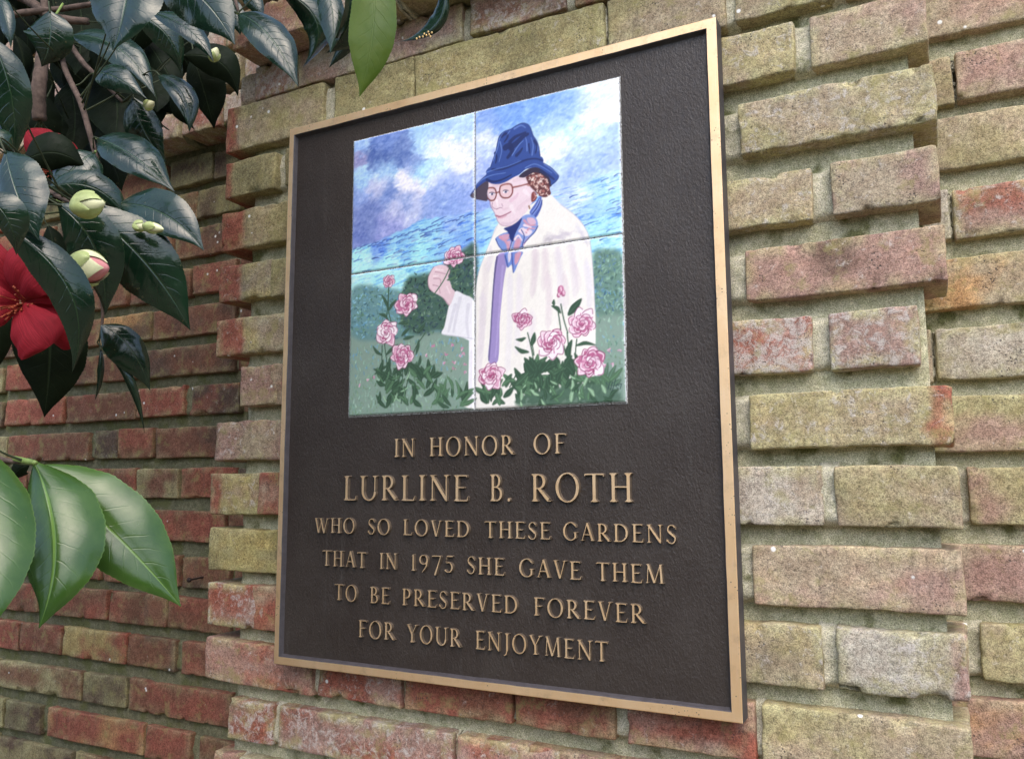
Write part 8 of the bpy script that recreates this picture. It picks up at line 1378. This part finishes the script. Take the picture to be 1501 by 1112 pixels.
# blooms
MPE = mat_petal('red_petal', (.22, .007, .014), (.32, .013, .024)); MSTM = mat_simple('stamen_orange', (.26, .05, .02), .6, .3, 0, .3, 300)
PT = np.array([0, .1, .3, .55, .78, .90, .96, 1.0]); PWD = np.array([.15, .45, .85, 1.12, 1.12, .92, .66, .30])
for fi, (pets, ctr) in enumerate([
 [[[[-44.5,-523.0,-11.7],[-24.1,-541.1,2.7],[-9.1,-525.3,14.6],[-20.3,-0.8,11.4],[12.2,7.8,-10.2]],[[-42.5,-521.9,-11.7],[-3.2,-527.2,1.0],[4.6,-509.7,-5.3],[-7.1,1.3,12.8],[1.7,2.7,-12.9]],[[-46.4,-517.9,-14.3],[-12.3,-519.3,-28.1],[-8.3,-500.3,-39.0],[2.2,6.0,14.3],[-11.7,2.0,-8.8]],[[-34.8,-528.6,-16.6],[-4.4,-539.5,-36.9],[-0.8,-529.3,-47.5],[5.6,8.4,9.3],[-17.9,-1.4,-7.5]],[[-40.6,-526.1,-15.5],[-34.7,-546.0,-21.8],[-65.0,-550.2,-14.9],[-1.8,1.1,-14.8],[1.6,-1.0,13.0]],[[-50.2,-520.4,-10.6],[-47.9,-542.2,3.0],[-70.7,-541.1,20.0],[-11.0,-4.1,-11.1],[11.0,4.1,11.1]],[[-52.7,-516.2,-9.5],[-27.2,-525.6,1.9],[-35.4,-516.9,18.9],[-10.9,-6.4,5.1],[13.1,7.7,-6.1]]],[-32.5,-527.4,-16.6]],
 [[[[-131.7,-456.0,117.5],[-108.3,-469.1,128.2],[-134.7,-472.8,145.0],[-13.5,-2.0,-3.8],[6.0,6.6,7.0]],[[-131.7,-456.0,117.5],[-98.8,-464.2,128.2],[-100.9,-453.4,132.4],[-10.5,-2.5,11.6],[1.9,6.5,-6.7]]],[-118.6,-465.2,110.8]],
]):
    c = Vector((ctr[0] / 1000, ctr[1] / 1000, ctr[2] / 1000 + ZO))
    fl = bpy.data.objects.new('bloom', None); COL.objects.link(fl); fl.parent = shrub; fl.location = c - shrub.location; fl.empty_display_size = .01
    for i, spec in enumerate(pets):
        blade_obj('petal', fl, spec, MPE, seed=300 + i + 20 * fi, nt=24, ns=9, teeth=False, prof=(PT, PWD), arch=.28, ripple=.10)
    rnd = random.Random(fi); V = []; F = []
    toC = (cam.matrix_world.translation - c).normalized(); side = toC.cross(Vector((0, 0, 1))).normalized(); up = side.cross(toC)
    for k in range(34 if fi == 0 else 12):
        a = rnd.uniform(0, 6.28); q = rnd.uniform(.1, 1) * .008; l = rnd.uniform(.006, .011)
        base = (side * math.cos(a) + up * math.sin(a)) * q * .5; tip = (side * math.cos(a) + up * math.sin(a)) * q * 1.5 + toC * l + side * .006 - up * .001
        v, f = tube([base, (base + tip) / 2 + side * .001, tip], [.00035, .0003, .0007], 5, k); n0 = len(V); V += v; F += [tuple(i + n0 for i in q_) for q_ in f]
    st = bpy.data.objects.new('stamens', mesh('stamens', V, F, [MSTM])); st['kind'] = 'stuff'; COL.objects.link(st); st.parent = fl
# pale insect eggs on one curled leaf
V = []; F = []
for e in [[82.6,-248.0,277.8],[85.0,-246.9,279.1],[87.8,-245.5,279.7],[90.8,-244.2,280.9],[92.6,-243.7,284.1],[93.1,-243.1,281.6],[94.1,-242.3,279.7],[89.1,-245.2,282.2],[95.4,-242.1,283.4]]:
    n0 = len(V); c = np.array(e) / 1000 + [0, 0, ZO]
    for i in range(1, 5):
        for j in range(7): th = math.pi * i / 5; ph = 2 * math.pi * j / 7; V.append(c + .0009 * np.array([math.sin(th) * math.cos(ph), math.sin(th) * math.sin(ph), math.cos(th) * 1.2]))
    F += [(n0 + i * 7 + j, n0 + i * 7 + (j + 1) % 7, n0 + (i + 1) * 7 + (j + 1) % 7, n0 + (i + 1) * 7 + j) for i in range(3) for j in range(7)] + [tuple(n0 + j for j in range(7))[::-1], tuple(n0 + 21 + j for j in range(7))]
eg = put('insect_eggs', mesh('insect_eggs', np.array(V) - np.array(shrub.location), F, [mat_simple('egg_amber', (.75, .5, .2), .4)])); eg.parent = shrub; eg['kind'] = 'stuff'
# the shrub's trunk and the rest of its crown, to the left of and above the view
for i, (pts, rr) in enumerate([([(-.75, -.55, 0), (-.72, -.52, .5), (-.70, -.50, 1.0), (-.62, -.45, 1.6), (-.5, -.42, 2.1)], [.028, .024, .020, .015, .008]), ([(-.72, -.52, .5), (-.85, -.45, 1.1), (-.95, -.4, 1.7)], [.018, .014, .008]), ([(-.70, -.50, 1.0), (-.5, -.48, 1.5), (-.28, -.46, 2.0), (-.1, -.45, 2.15)], [.014, .012, .009, .006])]):
    V, F = tube([Vector(p) - shrub.location for p in pts], rr, 10, 50 + i)
    o = bpy.data.objects.new('trunk' if i == 0 else 'branch', mesh('trunk', V, F, [MBK])); COL.objects.link(o); o.parent = shrub
rg = np.random.default_rng(5); V = []; F = []; UV = []
for (cx, cy, cz, rx, ry, rz, n) in ((-.86, -.62, .95, .34, .30, .85, 2200), (-.55, -.46, 2.24, .50, .30, .26, 1300), (-.95, -.35, 1.95, .30, .30, .45, 600)):
    k = 0
    while k < n:
        p = rg.normal(size=3); p /= np.linalg.norm(p); p *= rg.uniform(.35, 1) ** .5; c = np.array([cx, cy, cz]) + p * [rx, ry, rz]
        # stays clear of the space between the camera and the wall
        if c[1] > -.85 + (.49 - c[0]) * .568 - .07 and c[2] < ZO + .42 + .3 * max(0, c[1] + .3): continue
        if c[2] < .1: continue
        k += 1; d = rg.normal(size=3) + [0, 0, -.8]; d /= np.linalg.norm(d); s = np.cross(d, rg.normal(size=3)); s /= np.linalg.norm(s); nn = np.cross(d, s)
        L, w = rg.uniform(.06, .09), rg.uniform(.016, .024); n0 = len(V)
        for t, q in ((0, 0), (.3, .85), (.6, .8), (1, 0)):
            if q == 0: V.append(c + d * L * t); UV.append((t, 0))
            else:
                for sg in (-1, 0, 1): V.append(c + d * L * t + s * w * q * sg - nn * .25 * w * abs(sg)); UV.append((t, sg))
        F += [(n0, n0 + 1, n0 + 2), (n0, n0 + 2, n0 + 3), (n0 + 1, n0 + 4, n0 + 5), (n0 + 1, n0 + 5, n0 + 2), (n0 + 2, n0 + 5, n0 + 6), (n0 + 2, n0 + 6, n0 + 3), (n0 + 4, n0 + 7, n0 + 5), (n0 + 5, n0 + 7, n0 + 6)]
me = mesh('foliage', np.array(V) - np.array(shrub.location), np.array(F), [ML['d']])
uvl = me.uv_layers.new(name='blade'); li = np.zeros(len(me.loops), np.int32); me.loops.foreach_get('vertex_index', li); uvl.data.foreach_set('uv', np.array(UV, np.float32)[li].ravel())
fo = bpy.data.objects.new('foliage', me); fo['kind'] = 'stuff'; COL.objects.link(fo); fo.parent = shrub
